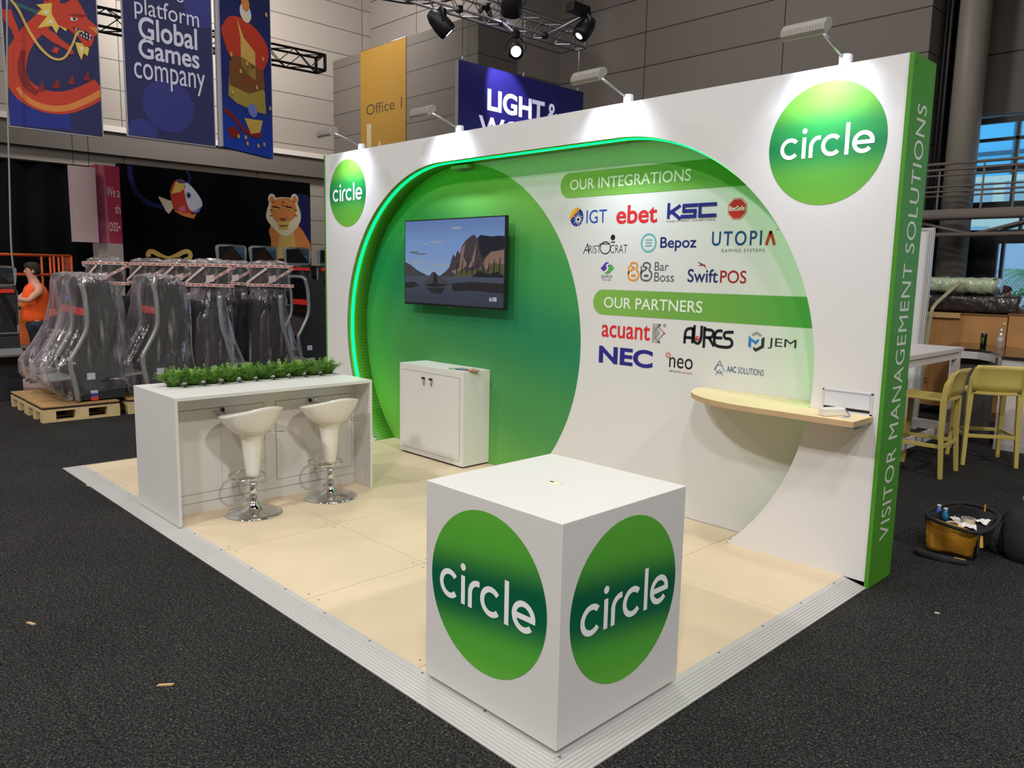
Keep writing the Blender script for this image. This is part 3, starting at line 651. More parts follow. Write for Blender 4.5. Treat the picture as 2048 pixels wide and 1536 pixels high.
Q([(0.38, 0.335), (0.44, 0.39), (0.48, 0.44), (0.50, 0.52), (0.52, 0.60), (0.54, 0.56), (0.56, 0.64), (0.585, 0.60), (0.60, 0.68), (0.64, 0.75), (0.69, 0.80), (0.725, 0.815), (0.75, 0.77), (0.78, 0.81), (0.83, 0.80), (0.88, 0.79), (0.94, 0.795), (1.0, 0.79), (1.0, 0.335)], 2, 1)
Q([(0.76, 0.78), (0.78, 0.81), (0.83, 0.80), (0.88, 0.79), (0.94, 0.795), (1.0, 0.79), (1.0, 0.66), (0.92, 0.62), (0.86, 0.60), (0.80, 0.55), (0.77, 0.66)], 4, 2)
Q([(0.50, 0.40), (0.58, 0.43), (0.60, 0.66), (0.64, 0.72), (0.62, 0.56), (0.66, 0.48), (0.60, 0.40), (0.54, 0.36)], 3, 2); Q([(0.66, 0.44), (0.70, 0.52), (0.73, 0.66), (0.745, 0.74), (0.735, 0.58), (0.72, 0.46)], 3, 2)
Q([(0.80, 0.50), (0.88, 0.62), (1.0, 0.64), (1.0, 0.36), (0.86, 0.36)], 3, 3); Q([(0.84, 0.42), (0.9, 0.5), (1.0, 0.48), (1.0, 0.35), (0.82, 0.35)], 5, 4); Q([(0.52, 0.335), (0.60, 0.42), (0.70, 0.40), (0.80, 0.46), (0.84, 0.335)], 5, 4)
Q([(0.70, 0.335), (0.78, 0.41), (0.86, 0.37), (0.94, 0.40), (1.0, 0.36), (1.0, 0.335)], 4, 5)
for k in range(9): x = 0.55+0.05*k; Q([(x, 0.36), (x+0.015, 0.5+0.03*(k % 3)), (x+0.022, 0.5+0.03*(k % 3)), (x+0.012, 0.36)], 4, 6)
Q([(0.22, 0.225), (0.24, 0.27), (0.27, 0.33), (0.30, 0.375), (0.325, 0.39), (0.35, 0.36), (0.40, 0.32), (0.46, 0.27), (0.49, 0.24), (0.42, 0.215), (0.32, 0.195)], 7, 5); Q([(0.22, 0.225), (0.30, 0.25), (0.40, 0.245), (0.49, 0.24), (0.42, 0.215), (0.32, 0.195)], 8, 6); Q([(0.31, 0.25), (0.325, 0.39), (0.35, 0.36), (0.37, 0.25)], 8, 6)
Q([(0.5, 0.25), (0.7, 0.28), (1.0, 0.27), (1.0, 0.16), (0.7, 0.18), (0.52, 0.16)], 11, 2); Q([(0.0, 0.24), (0.1, 0.26), (0.16, 0.22), (0.08, 0.18), (0.0, 0.18)], 11, 2); Q([(0.24, 0.19), (0.34, 0.19), (0.44, 0.205), (0.40, 0.12), (0.3, 0.13)], 11, 2)
m.build('screen_picture', mats_s, o1, fix=False)
m = MB(); text(m, '6:08', *U(0.875, 0.068), *U(0.94, 0.115), S, e+0.005); m.build('clock_digits', mats_s[12], o1, fix=False)
MB().box(-3.99, -3.95, ty-0.001, ty+0.02, tz0-0.008, tz0).build('sensor', steel, tv)

# ------------------------------------------------------------------ low two-door cabinet against the green disc
ca, cb_, cf, cbk, ct = -4.478, -3.532, -0.075, DB-0.004, 0.913
cab = thing('low_cabinet', 'white two-door cabinet standing against the green wall below the television', 'cabinet', ((ca+cb_)/2, 0.09, ZP))
MB().box(ca, cb_, cf, cbk, ZP+0.016, ct).build('body', white, cab, bevel=0.002)
m = MB(); m.box(ca+0.03, cb_-0.03, cf+0.02, cbk-0.01, ZP, ZP+0.016); m.build('plinth_base', blackm, cab)
da, dbb, dz0, dz1 = ca+0.052, cb_-0.048, 0.101, 0.852
def door_pair(parent, x0, x1, z0_, z1_, fm, gap=0.0035, depth=0.003, split=None):
    m = MB(); xm = (x0+x1)/2 if split is None else split
    rect(m, x0-gap, x1+gap, z0_-gap, z1_+gap, fm, 0.0006); m.build('door_gap', dark, parent)
    out = []
    for u0, u1 in ((x0, xm-gap*0.28), (xm+gap*0.28, x1)):
        m = MB(); m.prism([(u0, z0_), (u1, z0_), (u1, z1_), (u0, z1_)], fm, 0.0, depth); out.append(m.build('door', white, parent))
    return out
ds = door_pair(cab, da, dbb, dz0, dz1, FY(cf), 0.003, 0.0025)
lockm = M('lock_chrome', (205, 205, 208), 0.18, 0.9)
def lock(parent, fm, x, z, key=True, knob=True):
    m = MB(); r_ = 0.011
    if knob:
        for (t0, t1, r_) in ((0.0, 0.010, 0.006), (0.010, 0.022, 0.0115)): m.prism([(x+r_*math.cos(k*PI/8), z+r_*math.sin(k*PI/8)) for k in range(16)], fm, t0, t1)
        m.build('knob', lockm, parent); m = MB()
    m.prism([(x-0.02+0.009*math.cos(k*PI/8), z+0.03+0.009*math.sin(k*PI/8)) for k in range(16)], fm, 0.0, 0.008); m.build('lock', lockm, parent)
    if key:
        m = MB(); m.prism([(x-0.02-0.012, z+0.03), (x-0.02, z+0.018), (x-0.02+0.012, z+0.03), (x-0.02+0.008, z+0.05), (x-0.02-0.008, z+0.05)], fm, 0.008, 0.022); m.build('key', blackm, parent)
for d, x in ((ds[0], -4.085), (ds[1], -3.975)):
    fm = FY(cf-0.0025)
    m = MB(); m.prism([(x+0.012*math.cos(k*PI/8), 0.800+0.012*math.sin(k*PI/8)) for k in range(16)], fm, 0, 0.008); m.build('lock', lockm, d)
    m = MB(); m.prism([(x-0.014, 0.797), (x+0.012, 0.793), (x+0.016, 0.807), (x-0.010, 0.812)], fm, 0.008, 0.03); m.build('key', blackm, d)
    m = MB(); ring(m, x, 0.778, 0.016, 0.0025, fm, 0.012); m.prism([(x-0.008, 0.765), (x+0.006, 0.766), (x+0.004, 0.735), (x-0.006, 0.735)], fm, 0.008, 0.011); m.build('key', steel, d)
for k, (dx, dy, rz, c, lb) in enumerate(((0.0, 0.0, 0.2, (46, 62, 120), 'glossy blue brochure lying at the edge of the low white cabinet'), (0.10, 0.01, -0.35, (196, 96, 72), 'brochure with an orange cover fanned over the blue one on the cabinet'), (-0.09, -0.01, 0.9, (150, 156, 130), 'grey-green brochure fanned out under the blue one on the cabinet'))):
    b = thing('brochure', lb, 'brochure', (-3.665+dx, 0.05+dy, ct+0.0035*[1, 2, 0][k]), rz, 'brochures on the low cabinet')
    A = WM[b.name]; m = MB(); m.box(-0.075, 0.075, -0.05, 0.05, 0, 0.0032); m.v = [tuple(A @ Vector(p)) for p in m.v]; m.build('cover', M('brochure_%d' % k, c, 0.25, noise=(18, 0.5)), b)
    m = MB(); m.box(-0.055, 0.03, -0.035, 0.0, 0.0032, 0.0034); m.box(-0.02, 0.06, 0.01, 0.035, 0.0032, 0.0034); m.v = [tuple(A @ Vector(p)) for p in m.v]; m.build('printed_panel', M('brochure_print_%d' % k, (200, 190, 186), 0.3, noise=(30, 0.4)), b)
m = MB(); m.lathe([(0.026, 0), (0.026, 0.003), (0.022, 0.004), (0, 0.004)], (-4.06, 0.09, ct), 24); m.build('cable_grommet', M('ivory_plastic_b', (214, 214, 206), 0.4), cab)

# ------------------------------------------------------------------ long counter
kx, kxb, ky0, ky1, kt, kr = -3.535, -4.302, -2.592, -1.035, 0.923, -3.780
ct_ = thing('long_counter', 'long white counter with four cupboard doors and a planted top, by the booth entrance', 'counter', ((kx+kxb)/2, (ky0+ky1)/2, ZP))
py0, py1, px0, px1 = -2.452, -1.075, -4.125, -3.985           # planter slot
m = MB()
for b in ((kxb, px0, ky0, ky1), (px1, kx, ky0, ky1), (px0, px1, ky0, py0), (px0, px1, py1, ky1)): m.box(b[0], b[1], b[2], b[3], kt-0.022, kt)
m.build('worktop', white, ct_)
MB().box(kxb, kx, ky0, ky0+0.02, ZP, kt-0.0225).build('side_panel', white, ct_, bevel=0.0015)
MB().box(kxb, kx, ky1-0.02, ky1, ZP, kt-0.0225).build('side_panel', white, ct_, bevel=0.0015)
MB().box(kxb, kxb+0.018, ky0+0.02, ky1-0.02, ZP, kt-0.0225).build('back_panel', white, ct_)
MB().box(kr-0.018, kr, ky0+0.02, ky1-0.02, 0.115, kt-0.0225).build('front_panel', white, ct_)
MB().box(kr-0.028, kr-0.008, ky0+0.02, ky1-0.02, ZP, 0.115).build('plinth_board', white, ct_)
MB().box(kxb+0.02, kr-0.02, ky0+0.02, ky1-0.02, kt-0.20, kt-0.19).build('inner_shelf', blackm, ct_)
FXr = FX(kr)
for y0, y1, ysp, kk in ((-2.486, -1.842, -2.180, (False, True)), (-1.745, -1.075, -1.425, (True, False))):
    dd = door_pair(ct_, y0, y1, 0.180, 0.787, FXr, 0.003, 0.0025, ysp)
    for d, s, k in ((dd[0], -1, kk[0]), (dd[1], 1, kk[1])):
        lock(d, FX(kr+0.0025), ysp+s*0.035+(0.02 if s < 0 else 0.0), 0.735, k)
# ------------------------------------------------------------------ potted ferns in the counter
leafm = [M('fern_green', (118, 164, 66), 0.5), M('fern_dark', (80, 124, 44), 0.55), M('fern_light', (154, 192, 92), 0.5)]
potm = M('white_pot', (222, 222, 218), 0.4); soil = M('soil', (60, 46, 34), 0.9)
def make_fern(seed):
    r = random.Random(seed); t = local_thing('potted_fern', 'x', 'potted plant', 'potted ferns along the counter')
    m = MB(); m.lathe([(0.040, -0.10), (0.063, -0.006), (0.068, -0.002), (0.068, 0.004), (0.061, 0.004), (0.057, -0.012), (0, -0.012)], (0, 0, 0), 24); m.build('pot', potm, t)
    m = MB(); m.lathe([(0.0, -0.008), (0.056, -0.010)], (0, 0, 0), 16, cap=False); m.build('soil', soil, t)
    m = MB()
    for k in range(110):
        a = r.uniform(0, 2*PI); lean = r.uniform(0.1, 1.0)**.7; ln = r.uniform(0.12, 0.19)*(1-0.12*lean); c, s = math.cos(a), math.sin(a)
        b0 = Vector((r.uniform(0, .03)*c, r.uniform(0, .03)*s, -0.005)); mi = r.choice((0, 0, 0, 1, 1, 2))
        pts = [b0 + Vector((c*lean*ln*.9*(t_**1.15), s*lean*ln*.9*(t_**1.15), ln*(t_*(1-.25*lean)-0.30*lean*t_*t_))) for t_ in np.linspace(0, 1, 9)]
        for i in range(8):
            p, q = pts[i], pts[i+1]; d = (q-p).normalized(); sd = d.cross(Vector((0, 0, 1))); sd = sd.normalized() if sd.length > .01 else Vector((1, 0, 0)); up = sd.cross(d)
            m.add([p-sd*.0009, p+sd*.0009, q+sd*.0009, q-sd*.0009], [(0, 1, 2, 3)], 1)
            for sg in (-1, 1):
                for k2 in range(2):
                    w = 0.036*(1-0.6*i/8)*r.uniform(.7, 1.1); dr = (sd*sg*r.uniform(.6, 1)+d*.8+up*r.uniform(-.3, .6)).normalized(); pp = p.lerp(q, .5*k2); n2 = dr.cross(d).normalized() if dr.cross(d).length > .01 else up; wd = dr.cross(n2)
                    m.add([pp, pp+dr*w*.5+wd*.0028, pp+dr*w, pp+dr*w*.5-wd*.0028], [(0, 1, 2, 3)], mi)
    m.build('fronds', leafm, t, fix=False)
    return t
ferns = [make_fern(s) for s in (3, 11, 23)]
NP = 10
order = ['first', 'second', 'third', 'fourth', 'fifth', 'sixth', 'seventh', 'eighth', 'ninth']
for i in range(NP):
    y = py0+0.058+i*(py1-py0-0.116)/(NP-1); lc = ((px0+px1)/2+rnd.uniform(-.006, .006), y, kt+0.001)
    lb = ('leafy fern in a white pot at the open front end of the counter planter' if i == 0 else 'leafy fern in a white pot at the booth-wall end of the counter planter' if i == NP-1
          else 'leafy fern in a white pot, %s along the counter planter from its open front end' % order[i])
    if i < 3: o = place(ferns[i], lc, rnd.uniform(0, 6)); o['label'] = lb
    else: copy_thing(ferns[i % 3], lc, rnd.uniform(0, 6), lb)

# ------------------------------------------------------------------ bar stools
def make_bar_stool():
    t = local_thing('bar_stool', 'x', 'bar stool', 'white bar stools at the counter')
    m = MB(); m.lathe([(0.0, 0.0), (0.200, 0.0), (0.203, 0.004), (0.198, 0.010), (0.150, 0.017), (0.095, 0.030), (0.062, 0.046), (0.042, 0.066), (0.032, 0.084), (0.030, 0.096), (0.0, 0.096)], n=48); m.build('base', chrome, t)
    m = MB(); m.lathe([(0.027, 0.09), (0.027, 0.262)], n=24); m.build('column', chrome, t)
    m = MB(); m.lathe([(0.026, 0.240), (0.036, 0.242), (0.036, 0.268), (0.030, 0.274), (0.026, 0.274)], n=28); m.build('collar', chrome, t)
    # footrest: D-shaped loop leaving the collar towards the counter side
    pts = spline([(0.03, 0.02, 0.258), (0.02, 0.09, 0.262), (-0.06, 0.13, 0.268), (-0.15, 0.095, 0.272), (-0.185, 0.0, 0.274), (-0.15, -0.095, 0.272), (-0.06, -0.13, 0.268), (0.02, -0.09, 0.262), (0.03, -0.02, 0.258)], 8)
    m = MB(); m.tube(pts, 0.0085, 10); m.build('footrest', chrome, t)
    # seat: tapering stem that opens into a tilted bowl, tall at the back (+x)
    n = 56; rings = []
    for z, r_ in ((0.268, 0.036), (0.30, 0.040), (0.38, 0.050), (0.47, 0.060), (0.54, 0.068), (0.575, 0.080), (0.60, 0.098)):
        rings.append([(r_*math.cos(2*PI*k/n), r_*math.sin(2*PI*k/n), z) for k in range(n)])
    for s_ in np.linspace(0.12, 1, 10):
        rg = []
        for k in range(n):
            a = 2*PI*k/n; c, s = math.cos(a), math.sin(a)
            R_ = 1/math.sqrt((c/0.185)**2+(s/0.232)**2); zr = 0.742+0.042*c+0.016*c*c-0.022*s*s*0
            r_ = 0.098+(R_-0.098)*s_**0.72; z_ = 0.60+(zr-0.60)*s_**1.25
            rg.append((r_*c, r_*s, z_))
        rings.append(rg)
    m = MB(); m.loft(rings, cap=False); st = m.build('seat', gloss, t)
    so = st.modifiers.new('shell', 'SOLIDIFY'); so.thickness = 0.007; so.offset = -1
    # seat pan closing the bowl
    m = MB(); rg = [[(r_*0.72*math.cos(2*PI*k/n), r_*math.sin(2*PI*k/n), z_) for k in range(n)] for r_, z_ in ((0.0001, 0.63), (0.06, 0.632), (0.12, 0.642), (0.165, 0.662))]
    m.loft(rg, cap=False); m.build('seat_pan', gloss, t)
    m = MB(); m.tube([(0.05, 0.02, 0.60), (0.10, 0.10, 0.597), (0.13, 0.175, 0.592), (0.133, 0.20, 0.594)], 0.004, 8); m.build('height_lever', chrome, t)
    return t
st = make_bar_stool()
st['label'] = 'white moulded bar stool nearer the open end of the long counter'; place(st, (-3.524, -2.065, ZP), math.radians(10))
copy_thing(st, (-3.526, -1.432, ZP), math.radians(2), 'white moulded bar stool nearer the booth wall end of the long counter')
# ------------------------------------------------------------------ hall: carpet, walls, windows
def carpet_mat():
    m = M('charcoal_carpet', (60, 59, 58), 0.95, spec=0.1); nt = m.node_tree; b = nt.nodes['Principled BSDF']
    tc = nt.nodes.new('ShaderNodeTexCoord'); n1 = nt.nodes.new('ShaderNodeTexNoise'); n1.inputs['Scale'].default_value = 105; n1.inputs['Detail'].default_value = 8; n1.inputs['Roughness'].default_value = 0.85; n1.inputs['Distortion'].default_value = 0.6
    r = nt.nodes.new('ShaderNodeValToRGB'); e = r.color_ramp.elements
    e[0].position = 0.41; e[0].color = (*lin((12, 12, 12)), 1); e[1].position = 0.62; e[1].color = (*lin((104, 102, 100)), 1)
    k = e.new(0.52); k.color = (*lin((36, 35, 35)), 1)
    n2 = nt.nodes.new('ShaderNodeTexNoise'); n2.inputs['Scale'].default_value = 1.3; n2.inputs['Detail'].default_value = 3
    mr = nt.nodes.new('ShaderNodeMapRange'); mr.inputs['From Min'].default_value = 0.3; mr.inputs['From Max'].default_value = 0.7; mr.inputs['To Min'].default_value = 0.86; mr.inputs['To Max'].default_value = 1.12
    br = nt.nodes.new('ShaderNodeTexBrick'); br.inputs['Scale'].default_value = 1; br.inputs['Brick Width'].default_value = 3.0; br.inputs['Row Height'].default_value = 1.25; br.inputs['Mortar Size'].default_value = 0.006
    br.inputs['Color1'].default_value = (1, 1, 1, 1); br.inputs['Color2'].default_value = (0.94, 0.94, 0.94, 1); br.inputs['Mortar'].default_value = (0.72, 0.72, 0.72, 1)
    mx = nt.nodes.new('ShaderNodeMix'); mx.data_type = 'RGBA'; mx.blend_type = 'MULTIPLY'; mx.inputs['Factor'].default_value = 1
    vm = nt.nodes.new('ShaderNodeVectorMath'); vm.operation = 'SCALE'
    for n in (n1, n2, br): nt.links.new(tc.outputs['Object'], n.inputs['Vector'])
    nt.links.new(n1.outputs['Fac'], r.inputs['Fac']); nt.links.new(n2.outputs['Fac'], mr.inputs['Value'])
    nt.links.new(r.outputs['Color'], mx.inputs['A']); nt.links.new(br.outputs['Color'], mx.inputs['B'])
    nt.links.new(mx.outputs['Result'], vm.inputs[0]); nt.links.new(mr.outputs[0], vm.inputs['Scale']); nt.links.new(vm.outputs[0], b.inputs['Base Color'])
    bp = nt.nodes.new('ShaderNodeBump'); bp.inputs['Strength'].default_value = 0.06; bp.inputs['Distance'].default_value = 0.01
    nt.links.new(n1.outputs['Fac'], bp.inputs['Height']); nt.links.new(bp.outputs[0], b.inputs['Normal'])
    return m
carpet = carpet_mat()
WL, WB, WB2, WW, WR, WF, ZT = -26.0, 14.2, 16.07, 17.5, 12.0, -16.0, 13.0
m = MB(); m.box(WL, WR, WF, 19.0, -0.2, 0.0); struct('floor', m, carpet)
struct('ceiling', MB().box(WL-0.3, WR+0.3, WF-0.3, 19.0, ZT, ZT+0.3), M('roof_dark', (70, 68, 66), 0.9))
cladx = seam_mat('hall_cladding', (132, 123, 117), (50, 46, 43), 4.6, 1.03, 'x', 0.016)
clady = seam_mat('hall_cladding_side', (146, 137, 128), (64, 60, 56), 4.6, 0.92, 'y', 0.014)
struct('wall_left', MB().box(WL-0.3, WL, WF, WB+2, 0, ZT), clady)
struct('wall_back', MB().box(WL, -17.4, WB, WB2+0.3, 0, ZT), clady if False else cladx)
bt = P('y', 12.46, 813, 77)[2]
struct('wall_office', MB().box(WL, -17.55, 12.46, WB, 0, 9.77), seam_mat('office_cladding', (96, 88, 82), (42, 38, 36), 9.0, 0.86, 'x', 0.014))
struct('wall_rear', MB().box(-17.4, -5.47, WB2, WW+0.2, 0, ZT), cladx)
xa = P('y', WW, 1957, 250)[0]; zt = P('y', WW, 1957, 250)[2]
conc = seam_mat('dark_concrete', (112, 105, 98), (40, 38, 36), 3.2, 1.45, 'x', 0.02)
m = MB(); m.box(-5.47, xa-0.12, WW, WW+0.3, 0, ZT); m.box(xa-0.12, WR, WW, WW+0.3, zt+0.2, ZT); struct('wall_window', m, conc)
struct('wall_right', MB().box(WR, WR+0.3, WF, WW+0.3, 0, ZT), conc)
struct('wall_front', MB().box(WL, WR, WF-0.3, WF, 0, ZT), conc)
trimw = M('ledge_white', (206, 198, 192), 0.5)
struct('trim_1', MB().box(WL, WL+0.30, WF, 12.46, 6.00, 6.18), trimw)
struct('trim_2', MB().box(WL, WL+0.22, WF, 12.46, 5.30, 6.00), M('soffit', (98, 90, 84), 0.7))
# window wall: dark frames, panes
frame_m = M('window_frame', (44, 48, 50), 0.5); pane_m = glass_mat('window_glass', (0.97, 0.985, 0.99), 0.05)
zb = P('y', WW, 1957, 405)[2]; zl = P('y', WW, 1957, 470)[2]
def glazed(name, x0, x1, z0, z1, vx, hz, fr=0.07):
    w = bpy.data.objects.new(name, None); C.objects.link(w); w.location = (x0, WW, z0); WM[w.name] = Matrix.Translation((x0, WW, z0)); tag(w, kind='structure')
    m = MB(); y0, y1 = WW-0.02, WW+0.12
    m.box(x0-0.1, x0, y0, y1, z0, z1); m.box(x1, x1+0.1, y0, y1, z0, z1); m.box(x0-0.1, x1+0.1, y0, y1, z1, z1+0.14); m.box(x0-0.1, x1+0.1, y0, y1, z0-0.14, z0)
    for v in vx: m.box(v-fr/2, v+fr/2, y0, y1, z0, z1)
    for h in hz: m.box(x0, x1, y0, y1-0.01, h-fr/2, h+fr/2)
    m.build('window_frame', frame_m, w)
    m = MB(); m.box(x0, x1, WW+0.05, WW+0.058, z0, z1); m.build('pane', pane_m, w)
    return w
xm = P('y', WW, 2033, 300)[0]
glazed('window_1', xa, WR-2, zb, zt, [xm+k*(xm-xa) for k in range(0, 9)], [P('y', WW, 1960, 282)[2], P('y', WW, 1960, 340)[2]])
glazed('window_2', xa, WR-2, P('y', WW, 1957, 462)[2]+0.02, zb-0.28, [xm+0.25+k*2.2 for k in range(5)], [])
xd = P('y', WW, 1990, 550)[0]; zd = P('y', WW, 1990, 487)[2]
struct('wall_infill', MB().box(xa-0.12, WR, WW, WW+0.2, zd+0.14, P('y', WW, 1957, 462)[2]-0.13), M('dark_infill', (52, 52, 52), 0.7))
glazed('window_3', xd, WR-2, 0.15, zd, [P('y', WW, 2000, 550)[0]+0.0, P('y', WW, 2000, 550)[0]+2.6, P('y', WW, 2000, 550)[0]+5.2], [])
dx0 = P('y', WW, 1926, 550)[0]
struct('door_1', MB().box(xa-0.1, xd-0.1, WW-0.05, WW+0.1, 0, zd+0.14).box(xa+0.12, xa+0.17, WW-0.09, WW-0.05, 0.9, 2.0), M('dark_door', (34, 36, 38), 0.4), 0.004)
cl = P('y', 16.3, 1917, 250)
struct('column_1', MB().lathe([(0.34, 0), (0.34, ZT)], (cl[0], 16.75, 0), 32), M('column_grey', (150, 142, 132), 0.5))
struct('column_2', MB().box(cl[0]-0.95, cl[0]-0.6, 16.9, 17.4, 0, ZT), M('dark_duct', (24, 24, 25), 0.6))
m = MB()
for k, x in enumerate((-5.3, -5.2)): m.tube([(x, 16.6, 0), (x, 16.6, ZT)], 0.035, 8)
struct('column_3', m, M('pipe_dark', (44, 42, 40), 0.5))

# outdoors
struct('exterior_ground', MB().box(-60, 60, 19.0, 90, -0.3, -0.1), M('paving_outside', (176, 172, 164), 0.8))
fac = M('facade_sky_reflection', (96, 190, 226), 0.25); facw = M('facade_white', (214, 220, 222), 0.6); facc = M('facade_cream', (226, 230, 206), 0.7); facm = M('facade_mullion', (60, 96, 116), 0.5)  # glass front colour has the reflected sky's blue put into it
t = thing('office_building', 'glazed office building coloured with reflected sky blue standing outside the hall window', 'building', (-24, 62, -0.1))
MB().box(-60, 0, 62, 76, 7.5, 34).build('glass_front', fac, t)
MB().box(-60, 0, 61.6, 76, -0.1, 7.5).build('lower_storey', facw, t)
m = MB()
for k in range(24): m.box(-60+k*2.5, -59.9+k*2.5, 61.9, 62, 7.5, 34)
for k in range(8): m.box(-60, 0, 61.85, 62, 7.5+k*3.6, 7.75+k*3.6)
m.build('mullions', facm, t)
t = thing('apartment_building', 'low cream building outside, behind the walkway railing', 'building', (-13, 45, -0.1))
MB().box(-28, -1, 45, 52, -0.1, 7.6).build('walls', facc, t)
MB().box(-30, 2, 38, 38.3, -0.1, 3.6).build('view_backdrop', M('backdrop_pale_blue', (196, 214, 230), .7), t)  # low pale backdrop added to brighten the view through the lower window
MB().box(-21, -14.5, 46, 50, 7.6, 9.6).build('roof_plant', facw, t)
m = MB()
for r_ in range(3):
    for k in range(18): m.box(-27.4+k*1.5, -26.5+k*1.5, 44.97, 45, 1.2+r_*2.4, 2.5+r_*2.4)
m.build('windows', M('far_window', (170, 196, 200), 0.3), t)
palm = thing('palm_tree', 'green palm tree standing outside the glass at the frame edge', 'palm', (P('y', 27, 2062, 560)[0], 27, -0.1))
pc = Vector(palm.location); ptop = Vector((pc.x, 27, P('y', 27, 2062, 545)[2]))
m = MB(); m.tube([pc, pc.lerp(ptop, .5)+Vector((.08, 0, 0)), ptop], [0.17, 0.13, 0.10], 10); m.build('trunk', M('palm_trunk', (132, 118, 96), 0.9), palm)
m = MB(); r = random.Random(5)
for k in range(22):
    a = k*2*PI/22+r.uniform(-.1, .1); ln = r.uniform(1.5, 2.1); rise = r.uniform(0.1, 0.8)
    pts = [ptop+Vector((math.cos(a)*ln*s, math.sin(a)*ln*s, rise*s*1.6-1.5*s*s)) for s in np.linspace(0, 1, 12)]
    for i in range(11):
        p, q = pts[i], pts[i+1]; d = (q-p).normalized(); sd = d.cross(Vector((0, 0, 1))).normalized()
        for sg in (-1, 1):
            for h in (0, .5):
                pp = p.lerp(q, h); w = 0.42*(1-0.55*abs(i/11-.4)); tip = pp+sd*sg*w+d*.16+Vector((0, 0, -.16)); m.add([pp, pp+d*.035, tip], [(0, 1, 2)])
m.build('fronds', M('palm_green', (120, 160, 104), 0.6), palm, fix=False)
bush = thing('shrub', 'rounded green shrub outside the glass below the palm', 'shrub', (P('y', 23.5, 2052, 590)[0], 23.5, -0.1))
bc = Vector(bush.location); m = MB()
for k in range(900):
    a, b_ = r.uniform(0, 2*PI), r.uniform(0, PI/1.7); rr = r.uniform(.7, 1.0); p = bc+Vector((math.cos(a)*math.sin(b_)*1.0*rr, math.sin(a)*math.sin(b_)*.9*rr, .2+1.55*math.cos(b_)*rr))
    u_ = Vector((r.uniform(-1, 1), r.uniform(-1, 1), r.uniform(-1, 1))).normalized(); v_ = u_.orthogonal().normalized(); m.add([p-u_*.09, p+v_*.04, p+u_*.09, p-v_*.04], [(0, 1, 2, 3)])
m.build('leaves', M('shrub_green', (120, 170, 110), 0.7), bush, fix=False)

# ------------------------------------------------------------------ steel walkway bridge
br_ = thing('walkway_bridge', 'grey steel walkway bridge with tube railings crossing in front of the window', 'footbridge', (-2, 15.2, 0))
steelp = M('bridge_paint', (132, 122, 116), 0.5); by0, by1 = 14.7, 15.7
Zb = lambda u, v: P('y', by0, u, v)[2]
za, zb1, zc_, zd_, zf, zg, zh = Zb(1850, 331), Zb(1850, 343), Zb(1845, 376), Zb(1842, 386), Zb(1838, 421), Zb(1838, 436), Zb(1850, 470)
bx0, bx1 = -5.45, WR-0.02
MB().box(bx0, bx1, by0, by1, zg, zf).build('deck', steelp, br_)
m = MB(); m.tube([(bx0, by0-.02, zg), (bx1, by0-.02, zg)], 0.06, 10); m.build('edge_tube', steelp, br_)
for yy in (by0, by1):
    for z, rr in ((za, .032), (zb1, .024), (zc_, .02), (zd_, .02)):
        m = MB(); m.tube([(bx0, yy, z), (bx1, yy, z)], rr, 8); m.build('rail', steelp, br_)
    for k in range(11):
        x = -5.2+k*1.55+(0.35 if yy == by1 else 0); m = MB(); m.bar((x, yy, zf), (x, yy, za), .05, .03); m.build('post', steelp, br_)
m = MB(); m.tube([(bx0, by0+.1, zh), (bx1, by0+.1, zh)], 0.05, 10); m.build('lower_chord', steelp, br_)
for k in range(12):
    x = -5.3+k*1.5; zz = (zg, zh) if k % 2 == 0 else (zh, zg); m = MB(); m.tube([(x, by0+.1, zz[0]), (x+1.5, by0+.1, zz[1])], 0.035, 8); m.build('brace', steelp, br_)
    m = MB(); m.tube([(x, by1-.1, zz[0]), (x+1.5, by0+.1, zz[1])], 0.03, 8); m.build('brace', steelp, br_)
# ------------------------------------------------------------------ hung banners
silver = M('banner_edge', (170, 168, 176), 0.5); bnavy = M('banner_navy', (38, 40, 92), 0.6); bblue = M('banner_blue', (52, 54, 132), 0.6)
art = {n: M('art_'+n, c, 0.6) for n, c in dict(red=(206, 62, 40), redd=(140, 34, 30), orange=(228, 138, 66), gold=(226, 186, 96), cream=(240, 226, 190), white=(226, 226, 240), teal=(50, 96, 100), black=(20, 20, 34), royal=(40, 60, 170), pink=(214, 116, 140), sky=(120, 140, 214), brown=(132, 84, 44), purple=(110, 60, 130), yellow=(236, 206, 90), olive=(180, 160, 70)).items()}
AK = list(art); AL = [art[k] for k in AK]; ai = {k: i for i, k in enumerate(AK)}
BX = -12.0; topz = 7.4
def banner(label, y0, y1, z0):
    b = thing('hanging_banner', label, 'banner', (BX, (y0+y1)/2, z0), 0, 'banners hung over the gaming stand')
    MB().box(BX-0.04, BX, y0, y1, z0, topz).build('fabric', bnavy, b)
    m = MB()
    for yy in (y0-0.014, y1): m.box(BX-0.045, BX+0.006, yy, yy+0.014, z0-0.01, topz)
    m.box(BX-0.045, BX+0.006, y0-0.014, y1+0.014, z0-0.02, z0-0.005)
    m.build('frame', silver, b)
    m = MB()
    for yy in (y0+0.2, y1-0.2): m.tube([(BX-0.02, yy, topz), (BX-0.02, yy, ZT)], 0.008, 6)
    m.build('hanging_wires', black, b)
    return b
FB = FX(BX)
zb0 = P('x', BX, 112, 262)[2]
ya0, ya1 = P('x', BX, 20, 256)[1], P('x', BX, 205, 266)[1]
b1_ = banner('hanging banner picturing a red dragon with a curling body and yellow mane', ya0, ya1, zb0)
def px(u, v, x=BX): p = P('x', x, u, v); return (p[1], p[2])
def zz(x, y): return px(x/3.2, y/3.2)
m = MB(); e = 0.002; m.clip = (ya0+.004, ya1-.004, zb0+.004, topz-.01)
